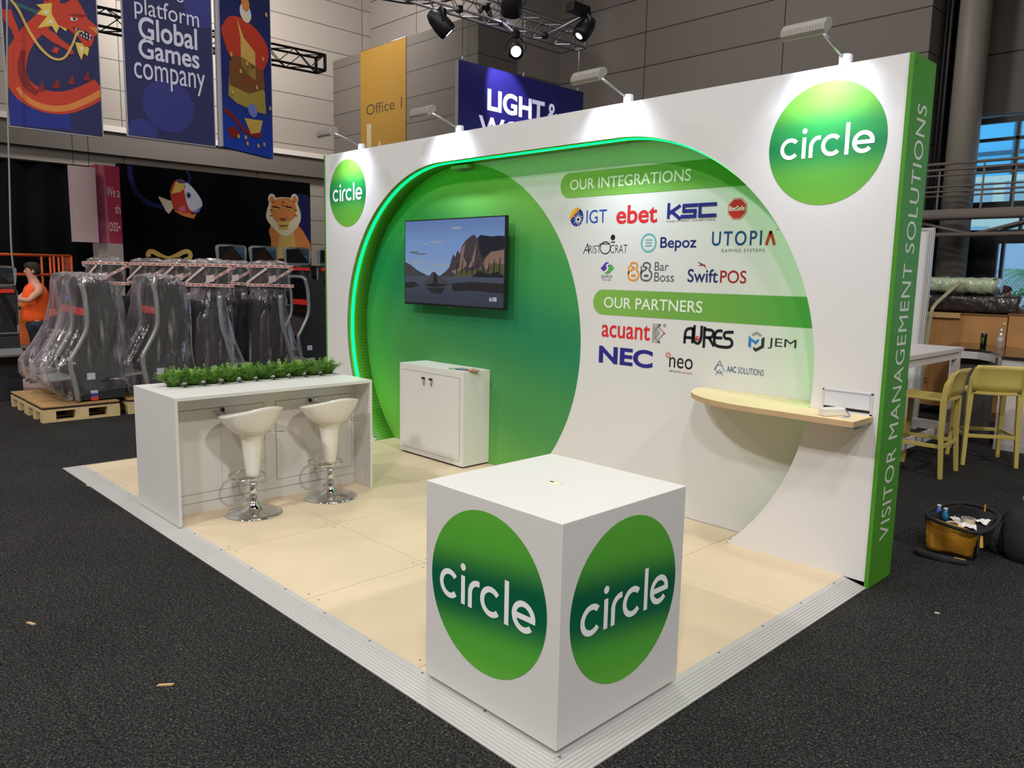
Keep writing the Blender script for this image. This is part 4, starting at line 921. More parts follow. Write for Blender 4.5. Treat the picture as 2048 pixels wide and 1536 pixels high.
def PL(pts, c, lv, f=zz): m.poly([f(*p) for p in pts], FB, e+0.0015*lv, ai[c])
def RB(pts, w, c, lv, f=zz, n=8):
    q = spline([f(*p) for p in pts], n); k = len(q)
    ws = [np.interp(i/(k-1), np.linspace(0, 1, len(w)), w) for i in range(k)] if isinstance(w, (list, tuple)) else w
    ribbon(m, q, ws, FB, e+0.0015*lv, ai[c])
PL([(60, 800), (460, 830), (440, 700), (380, 640), (60, 600)], 'royal', 0)
RB([(200, -60), (330, -20), (300, 100), (170, 240), (110, 360), (100, 480), (170, 590), (300, 650), (430, 655), (560, 610), (645, 560)], [.16, .2, .22, .22, .26, .30, .33, .33, .32, .30, .28], 'red', 1)
RB([(110, 560), (180, 640), (300, 690), (430, 690), (560, 640), (648, 590)], [.05, .08, .09, .09, .09, .08], 'orange', 2)
RB([(150, 320), (135, 430), (170, 540), (240, 600)], [.05, .10, .12, .08], 'redd', 2)
RB([(60, 10), (190, 60), (250, 90), (180, 160), (60, 310), (40, 330)], [.05]*6, 'teal', 0)
for k in range(4): PL([(230+k*100, 590-k*25), (290+k*95, 585-k*22), (270+k*98, 520-k*22)], 'redd', 3)
PL([(330, 30), (420, 20), (480, -20), (520, 40), (560, 120), (630, 180), (632, 215), (600, 235), (600, 260), (580, 300), (540, 300), (500, 240), (440, 190), (370, 160), (330, 90)], 'red', 4)
PL([(460, 170), (560, 205), (590, 245), (560, 262), (510, 230)], 'black', 5)
for k in range(5): PL([(480+k*22, 180+k*10), (492+k*22, 186+k*10), (488+k*22, 205+k*10)], 'white', 6); PL([(495+k*18, 222+k*8), (507+k*18, 228+k*8), (500+k*18, 208+k*8)], 'white', 6)
PL([(450, 110), (500, 120), (480, 136), (450, 130)], 'white', 6); disc(m, *zz(474, 122), 0.02, 0.02, FB, e+0.0015*7, ai['black'], 12); PL([(430, 95), (520, 110), (560, 100), (500, 90)], 'redd', 6); PL([(560, 170), (632, 180), (630, 230), (600, 200)], 'orange', 5)
for q in ([(330, 20), (230, 30), (270, 60), (235, 90), (300, 105), (240, 180), (330, 165), (360, 215), (380, 170), (420, 200), (440, 170), (370, 120)], [(480, 270), (500, 340), (520, 385), (535, 340), (560, 360), (570, 310), (540, 280)]): PL(q, 'yellow', 3)
for q in ([(320, 60), (265, 75), (300, 95)], [(330, 120), (290, 150), (340, 150)], [(505, 300), (520, 350), (535, 300)]): PL(q, 'cream', 4)
RB([(270, 190), (340, 240), (380, 270), (440, 310), (460, 350)], [.12, .14, .10, .08, .04], 'red', 3); RB([(40, 60), (60, 130), (90, 180), (110, 260)], [.12, .14, .10, .05], 'red', 3); PL([(350, 300), (330, 330), (365, 345), (380, 310)], 'red', 4); PL([(100, 200), (160, 260), (130, 270), (90, 230)], 'red', 4)
RB([(70, 0), (120, 70), (180, 190), (260, 310), (340, 375), (410, 370), (460, 290), (490, 215), (520, 200), (540, 210)], [.03, .035, .04, .04, .035, .03, .03, .028, .02, .014], 'gold', 7)
o = m.build('printed_picture', AL, b1_, fix=False)
yb0, yb1 = P('x', BX, 257, 271)[1], P('x', BX, 430, 290)[1]
b2_ = banner('hanging navy banner with large white lettering', yb0, yb1, P('x', BX, 343, 281)[2])
m = MB(); m.clip = (yb0+.004, yb1-.004, P('x', BX, 343, 281)[2]+.004, topz-.01)
disc(m, *zz(1080, 680), 0.42, 0.42, FB, 0.002, 1); disc(m, *zz(910, 850), 0.24, 0.22, FB, 0.003, 1); disc(m, *zz(1290, 60), 0.3, 0.3, FB, 0.003, 1)
m.build('printed_circles', [bnavy, bblue], b2_, fix=False)
m = MB(); tl = 0.006
def tx(s, bl, tr, bold, f=zz, fm=FB, t=tl, **k):
    a, b = f(*bl), f(*tr); text(m, s, a[0], a[1], b[0], b[1], fm, t, 0, bold=bold, **k)
tx('platform', (862, 118), (1270, 72), 0.0); tx('Global', (888, 245), (1258, 185), 0.018); tx('Games', (888, 368), (1272, 320), 0.018); tx('company', (862, 545), (1310, 480), 0.0); tx('g', (1128, 10), (1170, -62), 0.0)
m.build('lettering', M('banner_white', (224, 224, 244), 0.5), b2_, fix=False)
# third banner hangs slightly turned
pA, pB = P('x', BX, 447, 293), None
zc3 = pA[2]; pB = P('z', zc3, 546, 318); dv = Vector((pB[0]-pA[0], pB[1]-pA[1], 0)); ln3 = dv.length; dv.normalize(); nv = Vector((dv.y, -dv.x, 0))
b3_ = thing('hanging_banner', 'hanging blue banner picturing a red robed figure on a golden base', 'banner', (pA[0], pA[1], zc3), 0, 'banners hung over the gaming stand')
F3 = lambda a, b, t: (pA[0]+dv.x*a+nv.x*t, pA[1]+dv.y*a+nv.y*t, b)
m = MB(); m.prism([(0, zc3), (ln3, zc3), (ln3, topz), (0, topz)], F3, -0.10, 0); m.build('fabric', gradient_mat('banner_blue_fade', [(0, (26, 70, 190)), (0.35, (30, 44, 120)), (1, (26, 28, 66))], 0.6), b3_)
m = MB()
for a in (-0.012, ln3): m.prism([(a, zc3), (a+0.012, zc3), (a+0.012, topz), (a, topz)], F3, -0.105, 0.004)
m.build('frame', silver, b3_)
m = MB()
for a in (0.2, ln3-0.2): m.tube([F3(a, topz, -.05), F3(a, ZT, -.05)], 0.008, 6)
m.build('hanging_wires', black, b3_)
z3 = lambda x, y: ((x-1432)/314*ln3, zc3+(942+(x-1432)*0.24-y)/3.2/FPX*np.linalg.norm(pA-CAM)*1.02)
m = MB(); m.clip = (.004, ln3-.004, zc3+.004, topz-.01)
def L3(pts, c, lv): m.poly([z3(*p) for p in pts], F3, e+0.0015*lv, ai[c])
def R3(pts, w, c, lv): ribbon(m, spline([z3(*p) for p in pts], 6), w, F3, e+0.0015*lv, ai[c])
L3([(1475, 560), (1470, 660), (1520, 700), (1640, 740), (1705, 750), (1700, 620), (1660, 560)], 'olive', 0); L3([(1480, 470), (1476, 600), (1600, 640), (1700, 600), (1690, 480)], 'brown', 1)
L3([p for p in spline([(1450, 280), (1440, 320), (1480, 440), (1560, 545), (1635, 570), (1690, 500), (1730, 410), (1710, 330), (1640, 260), (1560, 225), (1490, 230)], 4, True)], 'red', 2)
L3([(1480, 440), (1560, 545), (1635, 570), (1690, 500), (1640, 480), (1560, 440)], 'brown', 3); L3([(1530, 230), (1570, 330), (1640, 400), (1640, 560), (1600, 560), (1550, 480), (1550, 330)], 'gold', 3)
disc(m, *z3(1585, 190), 0.17, 0.16, F3, e+.006, ai['white']); disc(m, *z3(1585, 140), 0.12, 0.13, F3, e+.008, ai['orange']); disc(m, *z3(1585, 215), 0.12, 0.09, F3, e+.0095, ai['cream'])
R3([(1440, 740), (1500, 780), (1560, 850), (1640, 880), (1670, 860)], 0.08, 'redd', 2); L3([(1450, 840), (1500, 830), (1540, 870), (1480, 900)], 'redd', 3)
disc(m, *z3(1615, 735), 0.14, 0.12, F3, e+.006, ai['sky']); L3([(1560, 780), (1680, 790), (1660, 860), (1600, 870)], 'gold', 4)
for x, y in ((1490, 435), (1585, 470), (1690, 430), (1545, 520), (1645, 600), (1520, 885), (1575, 925), (1645, 938), (1685, 930), (1565, 890), (1490, 640), (1600, 10), (1718, 170), (1730, 715)): disc(m, *z3(x, y), 0.035, 0.04, F3, e+.011, ai['gold'], 10)
m.build('printed_picture', AL, b3_, fix=False)

# ------------------------------------------------------------------ trusses
def make_truss(name, label, p, q, w, h, rc, rb_, bays, mt):
    t = thing(name, label, 'truss', tuple(p)); p, q = Vector(p), Vector(q); d = (q-p); L_ = d.length; d.normalize(); s = d.cross(Vector((0, 0, 1))).normalized(); u = Vector((0, 0, 1))
    cs = [s*a*w/2+u*b*h/2 for a, b in ((-1, -1), (1, -1), (1, 1), (-1, 1))]
    for c in cs: m = MB(); m.tube([p+c, q+c], rc, 8); m.build('chord', mt, t)
    for i in range(4):
        m = MB(); a, b = cs[i], cs[(i+1) % 4]
        pts = [p+d*L_*k/bays+(a if k % 2 == i % 2 else b) for k in range(bays+1)]; m.tube(pts, rb_, 6, smooth=False); m.build('lacing', mt, t)
    m = MB()
    for k in (0, bays):
        c = p+d*L_*k/bays
        for i in range(4): m.bar(c+cs[i], c+cs[(i+1) % 4], rc*2)
    m.build('end_frame', mt, t)
    return t
TX = -13.2; tq = P('x', TX, 641, 128); tp0 = P('x', TX, 215, 42)
dz = (tq[2]-tp0[2])/(tq[1]-tp0[1])
make_truss('lighting_truss', 'black lighting truss running behind the hanging banners', (TX, tq[1]-9.0, tq[2]-9.0*dz), tuple(tq), 0.35, 0.30, 0.024, 0.012, 26, M('truss_black', (26, 26, 28), 0.5))
SX = -9.0
pl_, ph_ = P('x', SX, 942, 14), P('x', SX, 1160, 82)
tv_ = Vector(ph_)-Vector(pl_); st0 = Vector(pl_)-tv_*0.45
make_truss('spotlight_truss', 'silver lighting truss carrying spotlights above the navy hanging sign', tuple(st0), tuple(ph_), 0.30, 0.30, 0.024, 0.011, 14, M('truss_silver', (168, 162, 166), 0.4, 0.5))
# ------------------------------------------------------------------ hanging sign
GX = -9.4
s0 = P('x', GX, 918, 122); s1 = P('x', GX, 1167, 182); sz = (s0[2]+s1[2])/2
sg = thing('hanging_sign', 'navy double-sided hanging sign with bold white capitals, behind the booth wall', 'sign', (GX, (s0[1]+s1[1])/2, sz-2.0))
MB().box(GX-0.10, GX-0.012, s0[1], s1[1], sz-2.0, sz).build('panel', M('sign_frame', (150, 144, 142), 0.5), sg)
MB().box(GX-0.012, GX, s0[1], s1[1], sz-2.0, sz).build('front_face', M('sign_navy', (38, 34, 110), 0.35), sg)
m = MB(); zs_ = lambda x, y: px(640+x/3.2, y/3.2, GX); FG = FX(GX)
def tg(s, bl, tr, **k): a, b = zs_(*bl), zs_(*tr); text(m, s, a[0], a[1], b[0], b[1], FG, 0.004, 0, **k)
yl = (zs_(1070, 720)[1]+zs_(1435, 770)[1])/2; yt = (zs_(1070, 572)[1]+zs_(1435, 645)[1])/2
a0, a1 = zs_(1070, 700)[0], zs_(1437, 700)[0]; text(m, 'LIGHT', a0, yl, a1, yt, FG, 0.004, bold=0.034)
a0, a1 = zs_(1455, 700)[0], zs_(1520, 700)[0]; text(m, '&', a0, yl, a1, yt, FG, 0.004, bold=0.015)
a0, a1 = zs_(1015, 800)[0], zs_(1640, 850)[0]; hh = yt-yl; text(m, 'WONDER', a0, yl-hh*1.28, a1, yl-hh*0.28, FG, 0.004, bold=0.022)
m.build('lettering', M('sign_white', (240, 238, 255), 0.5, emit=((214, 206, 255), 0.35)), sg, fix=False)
for yy, zz_ in ((s0[1]+0.12, ZT), ((s0[1]+s1[1])/2-0.02, pl_[2]+.35), (s1[1]-0.12, ph_[2])):
    m = MB(); m.tube([(GX-0.05, yy, sz-0.01), (GX-0.05, yy, zz_)], 0.006, 6); m.lathe([(0.03, 0), (0.006, 0.09)], (GX-0.05, yy, sz), 10); m.build('hanging_wire', steel, sg)
# ------------------------------------------------------------------ spotlights
sp_lens = M('spot_lens', (255, 255, 255), 0.3, emit=((236, 232, 255), 18)); spb = M('spot_black', (20, 20, 22), 0.45)
def spotlight(label, c, aim, r=0.13, top=None, on=True, power=60, lens=.6):
    """can lamp: domed housing, lens, yoke, clamp; c is the lens centre"""
    c = Vector(c); d = (Vector(aim)-c).normalized(); o = thing('spotlight', label, 'spotlight', tuple(c), 0, 'spotlights on the silver truss')
    R_ = d.to_track_quat('Z', 'Y').to_matrix()
    def loc(x, y, z): return tuple(c+R_ @ Vector((x, y, z)))
    prof = [(0.02, -0.42), (r*.55, -0.40), (r*.85, -0.30), (r, -0.15), (r*.98, -0.03), (r*.9, 0.0)]; n = 24
    m = MB(); m.loft([[loc(q*math.cos(2*PI*k/n), q*math.sin(2*PI*k/n), z) for k in range(n)] for q, z in prof]); m.build('housing', spb, o)
    m = MB(); m.add([loc(r*lens*math.cos(2*PI*k/n), r*lens*math.sin(2*PI*k/n), 0.004) for k in range(n)], [list(range(n))]); m.build('lens', sp_lens if on else black, o, fix=False)
    top = Vector(top) if top is not None else c+Vector((0, 0, .45)); mid_ = Vector(loc(0, 0, -0.18)); sd = d.cross(Vector((0, 0, 1))).normalized()
    m = MB(); m.tube(spline([tuple(mid_+sd*(r+.02)), tuple(mid_+sd*(r+.03)+Vector((0, 0, .12))), tuple(mid_+Vector((0, 0, .26))), tuple(mid_-sd*(r+.03)+Vector((0, 0, .12))), tuple(mid_-sd*(r+.02))], 6), .014, 8); m.build('yoke', spb, o)
    m = MB(); m.bar(mid_+Vector((0, 0, .25)), top, .05, .05); m.box(top.x-.05, top.x+.05, top.y-.05, top.y+.05, top.z-.05, top.z+.05); m.build('clamp', spb, o)
    if on:
        l = bpy.data.lights.new('spot_beam', 'SPOT'); l.energy = power; l.spot_size = math.radians(42); l.spot_blend = .5; l.color = (.86, .84, 1.0); l.shadow_soft_size = .06
        lo = bpy.data.objects.new('spot_beam', l); C.objects.link(lo); lo.location = loc(0, 0, .03); lo.rotation_euler = d.to_track_quat('-Z', 'Y').to_euler()
QX = -8.2
def outrig(u, v): return P('x', QX, u, v)
def on_truss(y): t = (y-st0[1])/(ph_[1]-st0[1]); return (SX+.14, y, st0[2]+(ph_[2]-st0[2])*t-.15)
arms = []
for lb, c_, yy in (('short silver outrigger bar clamped across the truss holding the end spotlight', outrig(1178, 27), outrig(1178, 27)[1]-.45), ('silver outrigger bar reaching out from the truss to the leftmost spotlight', outrig(884, 24), outrig(884, 24)[1]+.9), ('silver outrigger bar under the truss holding the brightly glaring spotlight', outrig(1032, 69), outrig(1032, 69)[1]+.3)):
    o = thing('outrigger_bar', lb, 'bar', tuple(c_), 0, 'outrigger bars on the truss'); m = MB(); m.tube([tuple(c_), on_truss(min(yy, ph_[1]-.1))], .022, 8); m.build('tube', MATS['truss_silver'], o)
    q = on_truss(min(yy, ph_[1]-.1)); MB().box(q[0]-.05, q[0]+.05, q[1]-.04, q[1]+.04, q[2]-.05, q[2]+.05).build('clamp', spb, o); arms.append(c_)
c1, c2, c3 = arms
spotlight('black spotlight lit at the outer end of the leftmost outrigger bar', outrig(898, 66), tuple(outrig(898, 66)+np.array((.5, .95, -1.0))), .15, c2, lens=.42)
spotlight('glaring white spotlight facing the viewer below the truss, above the hanging sign', outrig(1032, 103), (1.0, -2.5, 2.0), .14, c3, power=260)
spotlight('large black spotlight hanging upside down from the middle of the truss', P('x', -8.6, 1022, 30), (GX, s0[1]+1.15, sz-.5), .19, P('x', -8.6, 1022, -20), power=420)
spotlight('black spotlight lit at the truss end by the dark ballast box', outrig(1158, 72), tuple(outrig(1158, 72)+np.array((-.3, -.75, -1.0))), .16, c1+np.array((0, -.05, -.03)), lens=.42)
bb = P('x', QX, 1157, 20); bal = thing('ballast_box', 'small black ballast box on top of the end outrigger bar', 'box', tuple(bb))
MB().box(bb[0]-.1, bb[0]+.1, bb[1]-.24, bb[1]+.22, bb[2]-.07, bb[2]+.09).build('case', spb, bal, bevel=.01); m = MB(); m.tube([(bb[0], bb[1]+.1, bb[2]+.09), (bb[0], bb[1]+.1, ZT)], .006, 6); m.build('hanging_wire', black, bal)
cabm = MB(); q0 = P('x', -9, 985, 0); cabm.tube(spline([tuple(q0), tuple(P('x', -9, 962, 22)), tuple(P('x', -9, 958, 30)), tuple(P('x', -9, 966, 12)), tuple(P('x', -9, 982, 34)), tuple(P('x', -9, 975, 8))], 6), .03, 6); tag(cabm.build('power_cable', black, loc=tuple(q0)), 'bunched black power cable tied to the silver truss', 'cable')
q0 = P('x', -9, 760, 0); cabm = MB(); cabm.tube(spline([tuple(P('x', -10, 690, -12)), tuple(P('x', -10, 760, -2)), tuple(P('x', -10, 830, 8)), tuple(P('x', -10, 890, 2)), tuple(P('x', -10, 930, -8))], 6), .016, 6); tag(cabm.build('power_cable', black, loc=tuple(q0)), 'thin black cable sagging towards the left end of the truss', 'cable')
# ------------------------------------------------------------------ office banner on the block wall
oy = 12.46; u0, u1 = P('y', oy, 722, 102), P('y', oy, 813, 77)
ob = thing('wall_banner', 'yellow wall banner with dark lettering and white pictogram on the hall wall', 'banner', ((u0[0]+u1[0])/2, oy-.02, 4))
otop = (u0[2]+u1[2])/2
MB().box(u0[0], u1[0], oy-.03, oy-.004, 3.6, otop).build('fabric', M('banner_yellow', (136, 100, 26), 0.7), ob)
po = lambda x, y: (lambda p: (p[0], p[2]))(P('y', oy-.03, 640+x/3.2, y/3.2)); FO = FY(oy-.03)
m = MB(); a, b = po(297, 740), po(525, 630); text(m, 'Office 1', a[0], a[1], b[0], b[1]+.06, FO, .003, bold=-.004); m.build('lettering', M('banner_brown', (54, 42, 24), .7), ob, fix=False)
m = MB(); a, b = po(300, 930), po(328, 790); rect(m, a[0], b[0], 3.9, b[1], FO, .003); c = po(382, 890); m.poly([(c[0]-.35, c[1]-.75), (c[0]+.35, c[1]-.75), (c[0], c[1])], FO, .003); m.build('pictogram', M('banner_pale', (160, 146, 112), .7), ob, fix=False)
m = MB(); m.tube([(u0[0]-.02, oy-.02, otop+.01), (u1[0]+.02, oy-.02, otop+.01)], .02, 8); m.build('top_rail', steel, ob)
# ------------------------------------------------------------------ gaming stand behind: big dark screens and boards
LX = -16.0
FL = FX(LX)
g0, g1 = P('x', LX, 237, 328), P('x', LX, 620, 365); gz = (g0[2]+g1[2])/2
dk = M('display_black', (6, 7, 12), 0.7, spec=0.1)
dw = thing('display_screen', 'big black display wall picturing a fish and a tiger, behind the wrapped gaming machines', 'display wall', (LX-.1, (g0[1]+g1[1])/2, 0))
MB().box(LX-0.2, LX, g0[1], g1[1], 0, gz).build('panel', dk, dw)
lx = lambda x, y: (lambda p: (p[1], p[2]))(P('x', LX, x/3.2, y/3.2))
m = MB(); e = .002; m.clip = (g0[1]+.01, g1[1]-.01, .05, gz-.01); art['royal'].node_tree.nodes['Principled BSDF'].inputs['Base Color'].default_value = (*lin((30, 46, 140)), 1); AL[ai['olive']]; deepb = M('art_deepblue', (12, 18, 84), .7); AL2 = AL+[deepb]; ai['deepblue'] = len(AL)
def PF(pts, c, lv): m.poly([lx(*p) for p in pts], FL, e+.0015*lv, ai[c])
def RF(pts, w, c, lv, n=6): ribbon(m, spline([lx(*p) for p in pts], n), w, FL, e+.0015*lv, ai[c])
RF([(830, 1060), (840, 1150), (880, 1240), (950, 1300), (1040, 1325)], .10, 'deepblue', 0); RF([(1195, 1090), (1215, 1140), (1205, 1180)], .06, 'deepblue', 0)
PF([(1105, 1290), (1010, 1255), (1040, 1310), (1060, 1350), (1080, 1370), (1110, 1330)], 'cream', 1)
PF(spline([(1095, 1280), (1090, 1210), (1130, 1150), (1190, 1165), (1240, 1210), (1292, 1290), (1285, 1330), (1230, 1370), (1180, 1385), (1120, 1350)], 4, True), 'red', 2)
PF(spline([(1185, 1165), (1240, 1210), (1292, 1290), (1282, 1335), (1225, 1350), (1195, 1300), (1180, 1220)], 4, True), 'white', 3); PF([(1095, 1240), (1130, 1150), (1170, 1150), (1185, 1200), (1150, 1230)], 'yellow', 3); PF([(1120, 1155), (1160, 1145), (1200, 1170), (1150, 1175)], 'purple', 4)
PF([(1140, 1330), (1180, 1310), (1185, 1350), (1150, 1360)], 'pink', 4); PF([(1110, 1350), (1180, 1385), (1240, 1400), (1260, 1360), (1200, 1365)], 'orange', 4); PF([(1215, 1370), (1292, 1320), (1270, 1360), (1230, 1372)], 'sky', 4)
disc(m, *lx(1205, 1250), .055, .07, FL, e+.009, ai['sky']); disc(m, *lx(1207, 1250), .03, .045, FL, e+.0105, ai['black'], 16)
disc(m, *lx(1930, 1400), .50, .60, FL, e, ai['deepblue'])
PF([(1735, 1540), (1720, 1480), (1740, 1420), (1890, 1420), (1940, 1480), (1985, 1560), (1990, 1650), (1730, 1660)], 'orange', 1); PF([(1790, 1480), (1880, 1480), (1900, 1650), (1770, 1650)], 'gold', 2)
PF(spline([(1705, 1400), (1715, 1320), (1740, 1275), (1810, 1262), (1880, 1275), (1910, 1320), (1925, 1400), (1890, 1470), (1830, 1510), (1770, 1480)], 4, True), 'cream', 3)
PF(spline([(1735, 1370), (1735, 1310), (1770, 1275), (1850, 1270), (1890, 1310), (1890, 1380), (1850, 1420), (1815, 1440), (1770, 1420)], 4, True), 'orange', 4)
for x in (1740, 1885): disc(m, *lx(x, 1275), .10, .13, FL, e+.003, ai['cream'], 20); disc(m, *lx(x, 1278), .06, .08, FL, e+.006, ai['orange'], 20)
for x in (1768, 1850): disc(m, *lx(x, 1345), .05, .04, FL, e+.009, ai['yellow'], 14); disc(m, *lx(x, 1346), .02, .025, FL, e+.0105, ai['black'], 10); PF([(x-28, 1325), (x+25, 1335), (x+20, 1328), (x-20, 1316)], 'black', 6)
PF([(1785, 1395), (1835, 1395), (1822, 1415), (1800, 1415)], 'brown', 6); PF([(1780, 1440), (1845, 1440), (1830, 1452), (1795, 1452)], 'brown', 6); PF([(1770, 1425), (1800, 1415), (1830, 1415), (1850, 1425), (1840, 1470), (1785, 1470)], 'gold', 5)
for x0_, x1_, y_ in ((1725, 1745, 1340), (1725, 1745, 1375), (1885, 1905, 1340), (1885, 1905, 1375), (1800, 1825, 1290), (1802, 1822, 1310)): PF([(x0_, y_), (x1_, y_+5), (x0_+4, y_+10)], 'black', 6)
hz = lambda x, y: (x/2.926*3.2, (440+y/2.926)*3.2)
RF([hz(870, 215), hz(868, 195), hz(895, 185), (hz(985, 225)), hz(1080, 185), hz(1112, 195), hz(1108, 225), hz(1080, 235)], .10, 'gold', 1)
PF([hz(x, y) for x, y in ((880, 240), (930, 215), (985, 230), (1050, 215), (1090, 240), (1040, 300), (1040, 380), (930, 380), (930, 290))], 'brown', 1); PF([hz(x, y) for x, y in ((950, 240), (1020, 240), (1030, 300), (940, 300))], 'gold', 2); PF([hz(x, y) for x, y in ((780, 380), (790, 300), (830, 280), (850, 300), (840, 400))], 'redd', 1); PF([hz(x, y) for x, y in ((930, 320), (1040, 310), (1060, 350), (940, 360))], 'orange', 3)
m.build('printed_picture', AL2, dw, fix=False)
# black drape left of it, white board, pink pillar
h0_, h1_ = P('x', LX-.3, -60, 310), P('x', LX-.3, 190, 335)
bd = thing('black_drape', 'black drape wall at the far left, behind the person in the orange vest', 'drape', (LX-.35, h0_[1], 0))
m = MB(); n = 60; zt_ = (h0_[2]+h1_[2])/2
prof = [(LX-.35+.03*math.sin(i*1.3), -6+ (h1_[1]+6+.3)*i/n) for i in range(n+1)]
m.add([(x, y, z) for z in (0.02, zt_) for x, y in prof], [(i, i+1, n+2+i, n+1+i) for i in range(n)], 0, True); o = m.build('cloth', dk, bd); o.modifiers.new('t', 'SOLIDIFY').thickness = .02
m = MB(); m.tube([(LX-.35, -6, zt_), (LX-.35, h1_[1]+.3, zt_)], .03, 8); m.build('top_rail', black, bd)
w0, w1 = P('x', -15.2, 136, 332), P('x', -15.2, 190, 335); wb = P('x', -15.2, 190, 485)[2]
wbd = thing('hanging_board', 'blank pinkish white board hanging in front of the black drape', 'board', (-15.2, (w0[1]+w1[1])/2, wb))
MB().box(-15.24, -15.2, w0[1], w1[1], wb, w0[2]+.02).build('board', M('board_pinkish', (196, 172, 172), 0.6), wbd)
m = MB()
for yy in (w0[1]+.1, w1[1]-.1): m.tube([(-15.22, yy, w0[2]), (-15.22, yy, ZT)], .006, 6)
m.build('hanging_wires', black, wbd)
q0, q1 = P('x', -15.4, 190, 328), P('x', -15.4, 238, 328); qb, qw = P('x', -15.4, 200, 486)[2], 0
pp = thing('display_pillar', 'square pillar, pink printed above and white below, left of the display wall', 'pillar', (-15.6, (q0[1]+q1[1])/2, 0))
MB().box(-15.8, -15.4, q0[1], q1[1], 0, qb).build('white_lower', M('pillar_white', (178, 166, 160), 0.6), pp)
pk_ = gradient_mat('pillar_pink', [(0, (176, 60, 110)), (0.4, (206, 110, 120)), (0.5, (176, 50, 84)), (1, (166, 40, 76))], 0.5, (0, 1, 0.1))
MB().box(-15.8, -15.4, q0[1], q1[1], qb, q0[2]).build('pink_upper', pk_, pp)
m = MB(); FP = FX(-15.4); lp = lambda x, y: (lambda p: (p[1], p[2]))(P('x', -15.4, x/3.2, y/3.2))
for s, bl, tr in (('We a', (685, 1258), (762, 1200)), ('th', (738, 1368), (768, 1308)), ('oss-', (700, 1480), (768, 1425))):
    a, b = lp(*bl), lp(*tr); text(m, s, a[0], a[1], b[0], b[1], FP, .004)
m.build('lettering', M('pillar_ink', (232, 206, 206), .6), pp, fix=False)
# ------------------------------------------------------------------ pallets
pine = M('pallet_pine', (206, 180, 132), 0.75, noise=(5, .12)); ply = M('pallet_ply', (178, 140, 92), 0.7, noise=(4, .1)); rub = M('rubber_edge', (44, 36, 32), 0.8)
def make_pallet(x0, x1, y0, y1, label):
    t = thing('wooden_pallet', label, 'pallet', ((x0+x1)/2, (y0+y1)/2, 0), 0, 'pallets under the gaming machines')
    for k in range(3):
        x = x0+(x1-x0-.1)*k/2
        MB().box(x, x+.1, y0, y1, 0, .02).build('bottom_board', pine, t)
        for j in range(3):
            y = y0+(y1-y0-.14)*j/2; MB().box(x, x+.1, y, y+.14, .02, .105).build('block', pine, t)
    for j in range(3): y = y0+(y1-y0-.14)*j/2; MB().box(x0, x1, y, y+.14, .105, .125).build('stringer_board', pine, t)
    MB().box(x0, x1, y0, y1, .126, .146).build('deck_board', pine, t)
    MB().box(x0+.01, x1-.01, y0+.005, y1-.005, .147, .172).build('rubber_sheet', rub, t)
    MB().box(x0+.005, x1-.005, y0+.002, y1-.002, .172, .186).build('ply_sheet', ply, t)
PZ = .187
make_pallet(-8.96, -8.24, -2.285, -1.46, 'wooden pallet nearest the counter, under the front wrapped curved machine')
make_pallet(-9.72, -8.98, -2.28, -1.46, 'wooden pallet behind the nearest one, under the second wrapped machine at far left')
make_pallet(-8.98, -8.26, -1.36, -.5, 'wooden pallet beside the counter end, under the middle wrapped curved machine')
make_pallet(-10.62, -9.90, 1.75, 2.55, 'wooden pallet under the unwrapped machine beside the booth wall')
make_pallet(-9.0, -8.3, -.62+.16, .42, 'wooden pallet under the hooded machine behind the ferns, nearer the viewer')
make_pallet(-9.0, -8.3, .46, 1.25, 'wooden pallet under the hooded machine nearest the booth wall edge')
